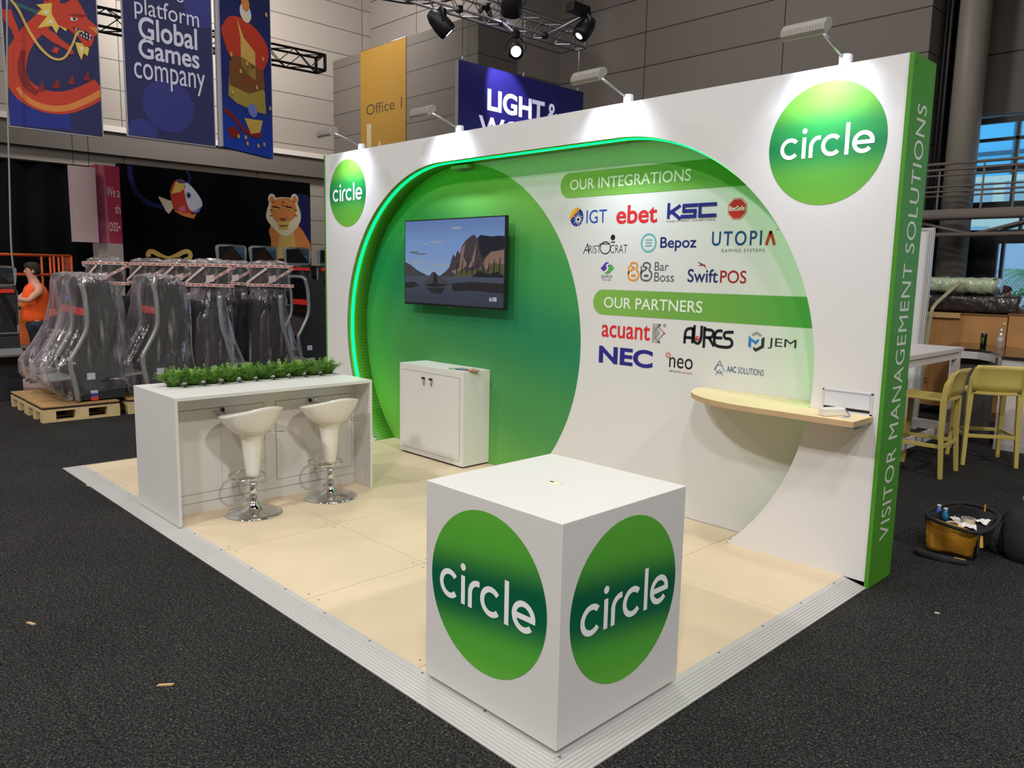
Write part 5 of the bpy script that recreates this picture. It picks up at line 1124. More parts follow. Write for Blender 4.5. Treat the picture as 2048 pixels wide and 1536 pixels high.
# ------------------------------------------------------------------ curved gaming machine, local frame: front -y, base z = 0
silv = M('machine_silver', (150, 152, 150), 0.35, 0.4); scrn = M('machine_screen', (20, 20, 24), 0.12, coat=.4); bodyb = M('machine_body', (36, 38, 40), 0.5); redlab = M('red_label', (214, 48, 36), 0.5); stick = M('white_sticker', (200, 204, 214), .5)
fb, fr_ = M('flag_blue', (44, 70, 160), .5), M('flag_red', (212, 60, 44), .5)
CURVE = [(-.150, 1.445), (-.118, 1.33), (-.100, 1.23), (-.088, 1.01), (-.105, .85), (-.187, .68), (-.290, .505)]
def make_curved(name, label, group):
    t = local_thing(name, label, 'gaming machine', group); hw = .30
    cv = spline(CURVE, 5)
    m = MB(); m.prism([(.30, .02), (-.22, .02), (-.27, .40)]+[(y+.02, z) for y, z in cv[::-1]]+[(.02, 1.44), (.20, 1.40), (.30, 1.05)], lambda a, b, s: (s, a, b), -hw+.035, hw-.035); m.build('body', bodyb, t)
    m = MB(); inn = [(y+.012, z) for y, z in cv]
    m.loft([[(-hw+.05, y-.012, z) for y, z in inn], [(hw-.05, y-.012, z) for y, z in inn]], cap=False, closed=False); m.build('curved_screen', scrn, t)
    m = MB(); a = [c for c in cv if 0.99 < c[1] < 1.11]; m.loft([[(-hw+.06, y-.004, z) for y, z in a], [(hw-.06, y-.004, z) for y, z in a]], cap=False, closed=False); m.build('red_label', redlab, t, fix=False)
    for sx in (-1, 1):
        m = MB(); pts = [(sx*(hw-.02), y, z) for y, z in cv]; m.tube(pts, .030, 8); m.build('side_rail', silv, t)
        m = MB(); m.tube(spline([(sx*(hw-.02), -.29, .52), (sx*(hw-.02), -.285, .40), (sx*(hw-.02), -.25, .2), (sx*(hw-.02), -.23, .01)], 4), [.030]*12+[.028], 8); m.build('front_leg', silv, t)
    m = MB(); m.tube(spline([(-hw+.02, -.15, 1.445), (-.15, -.155, 1.47), (.15, -.155, 1.47), (hw-.02, -.15, 1.445)], 5), .026, 8); m.build('top_rail', silv, t)
    m = MB(); m.prism([(-.26, .28), (-.52, .262), (-.53, .275), (-.52, .292), (-.26, .31)], lambda a, b, s: (s, a, b), -hw+.03, hw-.03); m.build('button_deck', silv, t, bevel=.004)
    FXm = FX(hw-.034)
    m = MB(); rect(m, -.12, -.03, .26, .34, FXm, .001); m.build('white_sticker', stick, t, fix=False)
    m = MB(); rect(m, -.09, -.01, .095, .13, FXm, .001, 0); rect(m, -.09, -.01, .055, .095, FXm, .001, 1); rect(m, -.09, -.01, .01, .055, FXm, .001, 2); m.build('flag_sticker', [stick, fb, fr_], t, fix=False)
    return t
film = film_mat('clear_film', (206, 190, 200), 0.92, 0.18, 6.0, 0.9, .45, .42); film2 = film_mat('crumpled_film', (216, 200, 204), 0.85, 0.10, 20.0, 1.0, .70, .34)
def add_shroud(t, rings, seed, name='plastic_cover', mat=None, amp=.03, lobes=9, n=120, cap=True, ex=.5):
    """draped clear film: rounded-rectangle rings (z, cx, cy, hx, hy) with folds that deepen towards the hem"""
    r = random.Random(seed); ph = [r.uniform(0, 6.28) for _ in range(4)]; lb = [lobes, lobes+4, lobes*2+1, lobes*3+2]; out = []
    zs = [q[0] for q in rings]; z0, z1 = min(zs), max(zs); dense = []
    for i in range(len(rings)-1):
        for k in range(5): a = k/5; dense.append([rings[i][j]*(1-a)+rings[i+1][j]*a for j in range(5)])
    dense.append(list(rings[-1]))
    for (z, cx, cy, hx, hy) in dense:
        f = 1-(z-z0)/(z1-z0); ring_ = []
        for k in range(n):
            a = 2*PI*k/n; c, s = math.cos(a), math.sin(a)
            x = hx*math.copysign(abs(c)**ex, c); y = hy*math.copysign(abs(s)**ex, s)
            w = amp*(.25+.9*f)*(math.sin(lb[0]*a+ph[0]+1.2*f)*.5+math.sin(lb[1]*a+ph[1]-2*f)*.3+math.sin(lb[2]*a+ph[2])*.25+.15*math.sin(lb[3]*a+ph[3]+3*f))
            dz = (.05*f*math.sin(3*a+ph[1]) if f > .9 else 0)+.012*math.sin(5*a+ph[2])*(1-f)
            ring_.append((cx+x+w*c, cy+y+w*s, max(z+dz, .02)))
        out.append(ring_)
    m = MB(); m.loft(out[::-1], cap=False, smooth=True)
    if cap:
        top = out[-1] if dense[-1][0] > dense[0][0] else out[0]
        cx, cy = np.mean([p[0] for p in top]), np.mean([p[1] for p in top]); o_ = len(m.v)
        inner = [(cx+(p[0]-cx)*.5, cy+(p[1]-cy)*.5, p[2]+.025+.01*math.sin(k*.7)) for k, p in enumerate(top)]
        m.loft([top, inner], cap=False); m.add(inner, [list(range(n))], 0, True)
    return m.build(name, mat or film, t, fix=False)
RC = [(.10, 0, -.02, .40, .40), (.26, 0, -.10, .40, .52), (.42, 0, -.12, .38, .50), (.60, 0, -.06, .36, .42), (.85, 0, .02, .35, .34), (1.15, 0, .06, .345, .30), (1.38, 0, .04, .335, .26), (1.47, 0, .02, .31, .20)]
def curved_at(label, loc, seed, shroud=True, src=None):
    t = src or make_curved('gaming_machine', label, 'curved gaming machines')
    if src is not None: t = copy_thing(src, loc, 0, label)
    if shroud:
        o = add_shroud(t if src is None else CURV0, RC, seed)
        if src is not None: o.parent = t
    t['label'] = label; place(t, loc); return t
base_c = make_curved('gaming_machine', 'unwrapped black curved gaming machine with silver rails beside the booth wall edge', 'curved gaming machines')
CURV0 = base_c
def wrapped(label, loc, seed):
    t = copy_thing(base_c, loc, 0, label); o = add_shroud(base_c, RC, seed); o.parent = t; return t
wrapped('curved gaming machine under clear film on the pallet nearest the counter', (-8.60, -1.655, PZ), 4)
wrapped('curved gaming machine under clear film, farthest left, next to the orange vest', (-9.34, -1.60, PZ), 9)
wrapped('curved gaming machine under clear film just left of the ferns, with a visible red label', (-8.62, -.85, PZ), 15)
place(base_c, (-10.28, 2.19, PZ))
# ------------------------------------------------------------------ hooded machines with a taped topper, local frame: front +y
cloth = M('black_hood', (34, 32, 36), 0.85); tapew = M('tape_white', (226, 206, 200), .5); tapered = M('tape_red', (206, 84, 76), .5); topb = M('topper_black', (20, 20, 23), .5)
def make_hooded(label):
    t = local_thing('wrapped_machine', label, 'gaming machine', 'hooded machines with taped toppers'); hw = .30
    m = MB(); m.loft([[(x*s, y*s2+oy_, z) for x, y in ((-1, -1), (-.3, -1.05), (.3, -1.05), (1, -1), (1.05, 0), (1, .9), (.3, 1), (-.3, 1), (-1, .9), (-1.05, 0))] for z, s, s2, oy_ in ((.02, .33, .27, -.25), (.3, .32, .25, -.25), (.7, .30, .23, -.25), (1.08, .28, .19, -.25), (1.16, .25, .16, -.25), (1.18, .05, .04, -.25))]); m.build('black_hood', cloth, t)
    for sx in (-1, 1):
        m = MB(); m.tube(spline([(sx*.27, -.07, 1.24), (sx*.27, -.07, 1.0), (sx*.27, -.06, .82), (sx*.27, .0, .60), (sx*.27, .085, .33), (sx*.27, .10, .10)], 4), .042, 8); m.build('side_rail', silv, t)
    MB().box(-.25, .25, -.12, -.06, .1, 1.24).build('front_panel', scrn, t)
    m = MB(); m.prism([(.03, .30), (.36, .285), (.38, .30), (.36, .32), (.03, .33)], lambda a, b, s: (s, a, b), -.27, .27); m.build('button_deck', silv, t, bevel=.004)
    MB().box(-.06, .06, -.2, -.12, 1.17, 1.40).build('topper_neck', black, t)
    MB().box(-.27, .27, -.22, .05, 1.38, 1.64).build('topper_screen', topb, t, bevel=.01)
    return t
hood = make_hooded('x')
RT = [(1.16, 0, -.10, .17, .12), (1.26, 0, -.10, .22, .14), (1.34, 0, -.09, .29, .17), (1.50, 0, -.085, .30, .178), (1.64, 0, -.085, .30, .178), (1.675, 0, -.085, .285, .16)]
RB_ = [(.06, 0, -.08, .37, .45), (.30, 0, -.10, .36, .40), (.60, 0, -.16, .35, .33), (.95, 0, -.18, .32, .26), (1.18, 0, -.15, .28, .19), (1.30, 0, -.12, .25, .15)]
def tape(seed):
    r = random.Random(seed); m = MB()
    def band(pts, w=.04):
        for i in range(len(pts)-1):
            p, q = Vector(pts[i]), Vector(pts[i+1]); up = Vector((0, 0, 1)); N = 12; d = (q-p)/N
            for k in range(N):
                a, b = p+d*k, p+d*(k+1); m.add([a-up*w/2, b-up*w/2, b+up*w/2, a+up*w/2], [(0, 1, 2, 3)], 0); m.add([a-up*w/5+(q-p).cross(up).normalized()*.001, b-up*w/5+(q-p).cross(up).normalized()*.001, b+up*w/5+(q-p).cross(up).normalized()*.001, a+up*w/5+(q-p).cross(up).normalized()*.001], [(0, 1, 2, 3)], 1 if k % 3 else 0)
    X_, Y0_, Y1_ = .318, -.283, .112
    za_, zb__ = 1.63, 1.36
    ring_ = lambda z, dz: [(X_, Y0_, z+dz), (X_, Y1_, z), (-X_, Y1_, z+dz), (-X_, Y0_, z), (X_, Y0_, z+dz)]
    band(ring_(za_, .0)); band(ring_(zb__, .015)); band([(X_, Y0_, zb__+.03), (X_, Y1_, za_-.02)]); band([(-X_, Y1_, zb__+.03), (-X_, Y0_, za_-.02)]); band([(X_, Y0_, za_-.02), (-X_, Y0_, zb__+.03)])
    m.add([(X_+.003, Y0_+.01, 1.40), (X_+.003, Y0_+.12, 1.42), (X_+.003, Y0_+.12, 1.51), (X_+.003, Y0_+.02, 1.49)], [(0, 1, 2, 3)], 0)
    return m
def hooded(label, loc, seed):
    t = copy_thing(hood, loc, 0, label)
    for o in (add_shroud(hood, RB_, seed), add_shroud(hood, RT, seed+50, 'crumpled_film', film2, .016, 13, 160, True, .22), tape(seed).build('warning_tape', [tapew, tapered], hood, fix=False)): o.parent = t
    return t
hooded('hooded machine with taped topper behind the ferns, nearer the counter front', (-8.72, -.02, PZ), 21)
hooded('hooded machine with taped topper nearest the booth wall edge, above the last ferns', (-8.72, .85, PZ), 22)
def at_px(u, x): p = P('x', x, u, 545); return p[1]
FLZ = .012
hooded('hooded machine with taped topper seen between the two nearest hooded ones', (-9.75, at_px(486, -9.45)+.085, PZ), 23)
hooded('hooded machine with taped topper right of the wrapped curved machine with red label', (-9.75, at_px(376, -9.45)+.085, PZ), 24)
hooded('hooded machine whose taped topper peeks above the wrapped curved machine', (-10.3, at_px(312, -10.0)+.085, PZ), 25)
hooded('hooded machine with taped topper below the white pillar foot', (-9.9, at_px(226, -9.6)+.085, PZ), 26)
for o in [hood]+list(hood.children): bpy.data.objects.remove(o)
for k, (x, u, lb) in enumerate(((-9.75, 486, 'wooden pallet hidden behind the front hooded machines, second row, right'), (-9.75, 376, 'wooden pallet in the second row behind the wrapped curved machine'), (-10.3, 312, 'wooden pallet far behind the wrapped curved machine'), (-9.9, 226, 'wooden pallet behind the two left wrapped machines'))):
    y = at_px(u, x+.3); make_pallet(x-.36, x+.36, y-.42, y+.36, lb)
# ------------------------------------------------------------------ tall twin-screen machines in a row behind, front +x
def make_tall(label):
    t = local_thing('tall_gaming_machine', label, 'gaming machine', 'tall machines in the back row'); w = .27
    MB().box(-.42, -.02, -w, w, 0, 1.05).build('cabinet', bodyb, t, bevel=.01)
    MB().box(-.30, -.02, -w, w, 1.06, 1.86).build('upper_case', bodyb, t, bevel=.01)
    def frame(z0, z1, name, lean):
        m = MB(); f = lambda a, b, s: (-.02+s+lean*(b-z0)-.03*((a/w)**2), a, b)
        m.prism(spline([(-w+.01, z0), (-w-.01, (z0+z1)/2), (-w+.01, z1-.02), (0, z1), (w-.01, z1-.02), (w+.01, (z0+z1)/2), (w-.01, z0)], 4), f, 0, .035); fr2 = m.build(name, silv, t)
        m = MB(); m.prism([(-w+.03, z0+.02), (w-.03, z0+.02), (w-.035, z1-.045), (0, z1-.03), (-w+.035, z1-.045)], f, .035, .037); m.build('glass', scrn, fr2)
    frame(1.88, 2.20, 'topper_screen', -.03); frame(1.10, 1.87, 'main_screen', -.04)
    m = MB(); m.box(-.002, .022, -w+.04, w-.04, 1.76, 1.82); m.build('red_label', redlab, t)
    m = MB(); m.prism([(-.02, .78), (.26, .74), (.28, .78), (.0, .86)], lambda a, b, s: (a, s, b), -w, w); m.build('button_deck', silv, t, bevel=.006)
    return t
tall = make_tall('tall twin-screen gaming machine, first of the back row from the display wall side')
tys = [P('x', -12, u, 495)[1] for u in (464, 529, 596, 662)]
lbs = ['tall twin-screen gaming machine, leftmost of the back row behind the taped toppers', 'tall twin-screen gaming machine, second of the back row from the left', 'tall twin-screen gaming machine below the picture of the tiger', 'tall twin-screen gaming machine half hidden by the booth wall edge']
for k, y in enumerate(tys):
    o = place(tall, (-12, y, 0)) if k == 0 else copy_thing(tall, (-12, y, 0)); o['label'] = lbs[k]
copy_thing(tall, (-10.2, P('x', -10, -4, 560)[1], 0), 0, 'tall gaming machine with red label at the left frame edge, beside the person', 'tall machines in the back row').scale = (.8, .9, .80)
# ------------------------------------------------------------------ people
skin = M('skin', (206, 148, 122), 0.55); hair = M('dark_hair', (44, 34, 28), 0.8); vest = M('orange_vest', (255, 96, 26), 0.7); jeans = M('navy_trousers', (36, 42, 60), 0.85); shoe = M('dark_shoes', (34, 32, 32), 0.7)
def skinned(name, chain, mat, parent, sub=1):
    """one continuous body grown round connected joints: list of (index, parent index, point, radius)"""
    me = bpy.data.meshes.new(name); me.from_pydata([tuple(p) for _, _, p, _ in chain], [(i, par) for i, par, _, _ in chain if par is not None], []); me.materials.append(mat)
    o = bpy.data.objects.new(name, me); C.objects.link(o); o.parent = parent
    s = o.modifiers.new('skin', 'SKIN'); s.use_smooth_shade = True
    lay = me.skin_vertices[0].data
    for (i, par, p, r_) in chain: lay[i].radius = r_ if isinstance(r_, tuple) else (r_, r_)
    lay[0].use_root = True
    u = o.modifiers.new('sub', 'SUBSURF'); u.levels = sub; u.render_levels = sub+1
    return o
def make_person(name, label, loc, rotz, hands, top_mat, leg_mat, skin_m, sleeve=False, head_turn=0.0):
    """standing figure 1.78 m, facing +x in its own frame; hands: target points for left (+y) and right (-y)"""
    t = thing(name, label, 'person', (0, 0, 0))
    J = []
    def j(par, p, r_): J.append((len(J), par, p, r_)); return len(J)-1
    pel = j(None, (0, 0, .96), (.12, .105)); sp1 = j(pel, (.01, 0, 1.12), (.115, .105)); ch = j(sp1, (0, 0, 1.32), (.125, .115)); nk0 = j(ch, (-.01, 0, 1.46), (.09, .08)); nk = j(nk0, (.01, 0, 1.55), .055); hd0 = j(nk, (.03, 0, 1.62), (.068, .080)); hd1 = j(hd0, (.035, 0, 1.69), (.078, .098)); hd2 = j(hd1, (.025, 0, 1.755), (.06, .075))
    for sg, h in zip((1, -1), hands):
        sh_ = j(nk0, (-.01, sg*.17, 1.43), .070); h = Vector(h); s0_ = Vector((-.01, sg*.20, 1.40)); el = (s0_+h)/2+Vector((-.05, sg*.06, -.10))
        a1 = j(sh_, tuple(s0_+Vector((0, sg*.015, -.03))), .062); a2 = j(a1, tuple((s0_+el)/2), .055); a3 = j(a2, tuple(el), .044); a4 = j(a3, tuple(el.lerp(h, .4)), .043); wr = j(a4, tuple(el.lerp(h, .88)), .027); d = (h-el).normalized(); pm = j(wr, tuple(h+d*.03), (.036, .016))
        sd = d.cross(Vector((0, 0, 1))).normalized()
        for k, (o_, ln) in enumerate(((-.03, .065), (-.01, .078), (.01, .074), (.03, .058))):
            b_ = h+d*.075+sd*o_; f1 = j(pm, tuple(b_), .0095); f2 = j(f1, tuple(b_+d*ln*.5+Vector((0, 0, -.006))), .0085); j(f2, tuple(b_+d*ln*.9+Vector((0, 0, -.024))), .007)
        tb = h+d*.02+sd*(-.045*sg); th1 = j(pm, tuple(tb), .011); j(th1, tuple(tb+d*.045+sd*(-.012*sg)), .009)
    for sg in (1, -1):
        hp = j(pel, (0, sg*.08, .88), .066); kn0 = j(hp, (.01, sg*.10, .70), .076); kn = j(kn0, (.015, sg*.105, .50), .054); cf_ = j(kn, (-.01, sg*.11, .36), .053); an = j(cf_, (-.02, sg*.11, .09), .034); ft = j(an, (.06, sg*.12, .045), (.036, .03)); j(ft, (.15, sg*.13, .035), (.036, .022))
    skinned('body', J, skin_m, t, 1)
    # face
    m = MB(); m.ball((.117, 0, 1.672), (.016, .011, .018), 10, 6); m.build('nose', skin_m, t)
    for sg in (1, -1):
        m = MB(); m.ball((.025, sg*.083, 1.675), (.020, .010, .030), 10, 6); m.build('ear', skin_m, t)
        m = MB(); m.ball((.106, sg*.033, 1.70), (.008, .012, .007), 8, 6); m.build('eye', blackm, t)
    m = MB(); m.ball((.110, 0, 1.632), (.006, .022, .005), 10, 6); m.build('mouth', M('lips', (160, 92, 84), .6) if 'lips' not in MATS else MATS['lips'], t)
    m = MB(); n = 24
    m.loft([[(.018-.012*(q < .3)+rx*math.cos(2*PI*k/n)*(1 if math.cos(2*PI*k/n) < 0 else .55+.45*(z > 1.745)), ry*math.sin(2*PI*k/n), z) for k in range(n)] for z, rx, ry, q in ((1.63, .080, .070, 0), (1.67, .104, .086, 0), (1.71, .112, .092, 1), (1.75, .112, .090, 1), (1.79, .092, .074, 1), (1.815, .04, .034, 1))]); m.build('hair', hair, t)
    # clothing follows the body
    K = []
    def k_(par, p, r_): K.append((len(K), par, p, r_)); return len(K)-1
    a = k_(None, (0, 0, .90), (.190, .150)); b = k_(a, (0, 0, 1.0), (.190, .148)); c = k_(b, (.01, 0, 1.14), (.186, .146)); d_ = k_(c, (0, 0, 1.32), (.205, .158)); e_ = k_(d_, (-.01, 0, 1.43), (.150, .118)); k_(e_, (-.01, 0, 1.475), (.10, .08))
    if sleeve:
        for sg in (1, -1): s1 = k_(e_, (-.01, sg*.17, 1.43), .080); k_(s1, (-.01, sg*.225, 1.34), .072)
    else:
        for sg in (1, -1): k_(e_, (-.01, sg*.115, 1.455), (.055, .075))
    skinned('vest' if not sleeve else 'shirt', K, top_mat, t, 1)
    K = []; a = k_(None, (0, 0, .97), (.182, .155)); b = k_(a, (0, 0, .88), (.178, .15))
    for sg in (1, -1): h_ = k_(b, (.0, sg*.092, .80), .118); q_ = k_(h_, (.012, sg*.10, .62), .082); q2 = k_(q_, (.012, sg*.105, .44), .070); q3 = k_(q2, (-.01, sg*.11, .26), .064); k_(q3, (-.02, sg*.11, .07), .058)
    skinned('trousers', K, leg_mat, t, 1)
    for sg in (1, -1):
        m = MB(); m.loft([[(.04+rx*math.cos(2*PI*k/16), sg*.12+ry*math.sin(2*PI*k/16), z) for k in range(16)] for z, rx, ry in ((.0, .135, .048), (.03, .138, .05), (.06, .10, .046), (.10, .055, .042))]); m.build('shoe', shoe, t)
    return place(t, loc, rotz)
pp_ = P('x', -11.75, 66, 523); hd_ = P('x', -11.2, 30, 572)
make_person('person', 'person in an orange sleeveless vest and dark trousers reaching out to the machine at left', (-11.75, pp_[1]-.0, 0), math.radians(-90), ((.40, .20, 1.30), (.44, -.10, 1.33)), vest, jeans, skin)
lift_x = -14.0
# ------------------------------------------------------------------ orange scissor lift behind the person
lo_ = M('lift_orange', (214, 92, 40), 0.6); ly0, ly1 = -2.9, P('x', lift_x, 142, 512)[1]; lz, lm = 1.94, 1.60
lf = thing('scissor_lift', 'orange scissor lift with guard rails behind the person in the orange vest', 'scissor lift', (lift_x, (ly0+ly1)/2, 0))
for x in (lift_x, lift_x-.8):
    for z in (lz, lm): m = MB(); m.tube([(x, ly0, z), (x, ly1, z)], .022, 8); m.build('guard_rail', lo_, lf)
    for y in (ly0, ly0+.8, ly1-.28, ly1-.14, ly1): m = MB(); m.tube([(x, y, .95), (x, y, lz)], .02, 8); m.build('post', lo_, lf)
MB().box(lift_x-.82, lift_x+.02, ly0, ly1, .88, .96).build('platform', lo_, lf)
MB().box(lift_x-.1, lift_x+.0, ly1-.12, ly1, 1.2, 1.95).build('control_panel', M('lift_panel', (150, 70, 40), .7, noise=(6, .4)), lf)
for x in (lift_x-.15, lift_x-.65):
    for k in range(2):
        for s in (0, 1):
            m = MB(); ya, yb = (ly0+.2, ly1-.2) if s == 0 else (ly1-.2, ly0+.2); m.bar((x, ya, .30+k*.28), (x, yb, .30+(k+1)*.28), .05, .08); m.build('scissor_arm', steelp, lf)
MB().box(lift_x-.75, lift_x-.05, ly0+.1, ly1-.1, .12, .32).build('chassis', M('lift_grey', (90, 90, 92), .6), lf)
for x in (lift_x-.72, lift_x-.08):
    for y in (ly0+.35, ly1-.35):
        m = MB(); m.prism([(y+.13*math.cos(2*PI*k/20), .13+.13*math.sin(2*PI*k/20)) for k in range(20)], lambda a, b, s: (s, a, b), x-.05, x+.05); m.build('wheel', blackm, lf)
cpts = [tuple(P('x', -11.8, u, v)) for u, v in ((14, -10), (15, 200), (18, 320), (21, 450), (23, 500), (27, 540), (29, 562))]
m = MB(); m.tube(spline(cpts, 6), .012, 8); tag(m.build('hanging_cable', M('cable_grey', (150, 146, 142), .6), loc=cpts[-1]), 'grey cable hanging down to the reaching hands of the person in orange', 'cable')
# ------------------------------------------------------------------ workbench clutter at the far left
def pxz(u, v, x): return P('x', x, u, v)
bx = -10.6; t0 = pxz(-40, 640, bx); t1 = pxz(41, 612, bx)
tb_ = thing('low_table', 'low black-topped table with grey steel legs at the left frame edge', 'table', (bx-.4, t0[1], 0))
tz = t1[2]; y0_, y1_ = t0[1]-.4, t1[1]
MB().box(bx-.7, bx, y0_, y1_, tz-.05, tz).build('top', black, tb_, bevel=.006)
for x in (bx-.65, bx-.03):
    for y in (y0_+.05, y1_-.08): MB().box(x-.03, x+.03, y-.04, y+.04, 0.22, tz-.05).build('leg', silv, tb_)
MB().box(bx-.06, bx, y0_, y1_, .55, .62).build('cross_rail', silv, tb_)
MB().box(bx-.7, bx, y0_, y1_, .22, .26).build('lower_shelf', silv, tb_)
for x in (bx-.6, bx-.1):
    for y in (y0_+.08, y1_-.08): m = MB(); m.prism([(y+.05*math.cos(2*PI*k/14), .05+.05*math.sin(2*PI*k/14)) for k in range(14)], lambda a, b, s: (s, a, b), x-.02, x+.02); m.build('caster', blackm, tb_)
def crate_thing(name, label, cat, x, u0, v0, u1, v1, d, mt, extra=None, group=None):
    a, b = pxz(u0, v1, x), pxz(u1, v0, x); t = thing(name, label, cat, (x-d/2, (a[1]+b[1])/2, a[2]), 0, group)
    MB().box(x-d, x, a[1], b[1], a[2], b[2]).build('case', mt, t, bevel=.008)
    return t, a, b
yel = M('box_yellow', (196, 166, 92), .7); org = M('box_orange', (206, 104, 46), .6); woodc = M('cabinet_wood', (150, 108, 62), .7, noise=(5, .15)); woodf = M('cabinet_frame', (196, 160, 108), .7)
sw = thing('wooden_cabinet', 'open wooden cabinet with pale frame on the pinkish stand floor at far left', 'cabinet', (-13, -2.5, 0))
wy0, wy1 = -4.2, P('x', -12.6, 118, 720)[1]; wz = P('x', -12.6, 60, 690)[2]
MB().box(-13.2, -12.6, wy0, wy1, wz-.05, wz).build('top', silv, sw)
for y in np.linspace(wy0, wy1-.05, 5): MB().box(-13.2, -12.58, y, y+.05, .13, wz-.05).build('upright', woodf, sw)
MB().box(-13.2, -13.15, wy0, wy1, .13, wz-.05).build('back_panel', woodc, sw)
MB().box(-13.2, -12.6, wy0, wy1, .02, .13).build('bottom', woodf, sw)
m = MB()
for y in np.linspace(wy0+.3, wy1-.3, 6): m.lathe([(.0, 0), (.03, 0), (.03, .05), (0, .05)], (-12.66, y, .131), 12)
m.build('floor_caps', stick, sw)
for lb, u0, v0, u1, v1, mt in (('pale yellow box stacked on the cabinet beside the person in orange', 14, 594, 60, 612, yel), ('orange toolbox on the wooden cabinet by the dark trousers', 38, 610, 62, 634, org)):
    bxx = -12.95 if 'yellow' in lb else -12.65; a, b = P('x', bxx, u0, v1), P('x', bxx, u1, v0); tt = thing('storage_box', lb, 'box', (bxx-.1, (a[1]+b[1])/2, wz)); z_ = wz
    MB().box(bxx-.24, bxx, a[1], b[1], z_, b[2]).build('case', mt, tt, bevel=.01)
    MB().box(bxx-.248, bxx+.008, a[1]-.01, b[1]+.01, b[2]-.06, b[2]-.03).build('lid_edge', M('lid_edge_'+lb[:3], (120, 96, 60), .6), tt)
sa, sb = pxz(8, 644, bx-.05), pxz(40, 618, bx-.05)
spk = thing('speaker_box', 'small beige loudspeaker box with a round cone at the left edge', 'loudspeaker', (bx-.2, (sa[1]+sb[1])/2, .26))
zc = .26; MB().box(bx-.35, bx-.05, sa[1], sb[1], zc, zc+.30).build('case', M('speaker_beige', (140, 130, 116), .7), spk, bevel=.01)
cy_, cz_ = (sa[1]+sb[1])/2, zc+.15
m = MB(); m.prism([(cy_+.11*math.cos(2*PI*k/24), cz_+.11*math.sin(2*PI*k/24)) for k in range(24)], lambda a, b, s: (s, a, b), bx-.05, bx-.035); m.build('cone_ring', M('speaker_ring', (170, 160, 146), .6), spk); m = MB(); m.prism([(cy_+.06*math.cos(2*PI*k/24), cz_+.06*math.sin(2*PI*k/24)) for k in range(24)], lambda a, b, s: (s, a, b), bx-.036, bx-.03); m.build('cone', M('speaker_cone', (90, 84, 76), .7), spk)
cn = thing('game_console', 'black console with a blue light on the low table at the left edge', 'console', (bx-.3, P('x', bx-.2, 10, 600)[1], tz))
ca_, cb2 = P('x', bx-.2, -20, 600), P('x', bx-.2, 32, 590)
MB().box(bx-.5, bx-.2, ca_[1], cb2[1], tz, tz+.07).build('case', M('console_black', (36, 34, 40), .4), cn, bevel=.006)
MB().box(bx-.2, bx-.198, cb2[1]-.12, cb2[1]-.03, tz+.02, tz+.05).build('label', stick, cn)
q = P('x', bx-.2, 1, 604); MB().box(bx-.2, bx-.197, q[1]-.03, q[1]+.03, tz+.02, tz+.045).build('blue_light', M('blue_led', (30, 30, 200), .4, emit=((40, 50, 255), 5)), cn)
pkf = thing('pink_stand_floor', 'flat pinkish stand floor beyond the dark carpet at far left', 'stand floor', (-12, -4, 0))
pa = P('z', .02, 0, 800); pb = P('z', .02, 60, 798)
MB().box(-19, -10.3, -8, P('z', .02, 120, 760)[1], 0.0, .02).build('floor_sheet', M('pink_floor', (196, 166, 158), .6), pkf)
# ------------------------------------------------------------------ mustard bar chairs and white high table behind the booth wall
must = M('mustard_plastic', (196, 178, 96), 0.45)
def make_chair():
    t = local_thing('bar_chair', 'x', 'bar chair', 'mustard bar chairs'); SZ = .745; hw = .225; TT = 1.0
    def leg(x, y, top, rake, back):
        m = MB(); s = 1 if y > 0 else -1; x1 = x+(0.03 if back else -.035)
        secs = [(x1, y+s*.012, 0.0, .018), (x, y, .40, .021), (x-(.005 if back else -.005), y-s*.005, SZ-.02, .026)]
        if back: secs += [(x+.010, y-s*.012, SZ+.12, .024), (x+.045, y-s*.03, TT-.02, .015)]
        m.loft([[(a-w, b-w, c), (a+w, b-w, c), (a+w, b+w, c), (a-w, b+w, c)] for a, b, c, w in secs], smooth=False); m.build('leg', must, t, bevel=.004)
    for y in (-hw, hw): leg(.21, y, TT, 0, True); leg(-.21, y, SZ, 0, False)
    m = MB(); n = 10
    m.loft([[(-.235+.47*i/n, yy, SZ+.012*math.sin(PI*i/n)*-1+z_) for i in range(n+1)]+[(.235-.47*i/n, yy, SZ-.03+z_) for i in range(n+1)] for yy, z_ in ((-.235, .0), (-.12, -.008), (0, -.010), (.12, -.008), (.235, .0))], smooth=False); m.build('seat', must, t, bevel=.004)
    m = MB(); rg = []
    for z, dx, w in ((SZ-.015, .0, .215), (SZ+.06, .006, .222), (SZ+.14, .016, .222), (SZ+.21, .034, .215), (TT, .058, .205)):
        rg.append([(.205+dx-.03*(1-(y/w)**2)+.02, y, z) for y in np.linspace(-w, w, 11)]+[(.205+dx-.03*(1-(y/w)**2)+.038, y, z) for y in np.linspace(w, -w, 11)])
    m.loft(rg); m.build('backrest', must, t)
    for a, b in (((.22, -hw, .295), (.22, hw, .295)), ((-.225, -hw, .295), (-.225, hw, .295)), ((.22, -hw, .295), (-.225, -hw, .295)), ((.22, hw, .295), (-.225, hw, .295))):
        m = MB(); m.bar(a, b, .016, .036); m.build('stretcher', must, t, bevel=.003)
    return t
ch_ = make_chair(); ch_['label'] = 'mustard bar chair pushed up to the white high table, seen from its side'; place(ch_, (-.80, 3.35, 0), math.radians(1))
copy_thing(ch_, (-.535, 4.255, 0), math.radians(-57), 'mustard bar chair seen from behind, facing the black counter')
copy_thing(ch_, (-1.53, 4.05, 0), math.radians(180), 'mustard bar chair tucked under the far side of the white high table')
tbw = M('table_white', (206, 200, 198), .45)
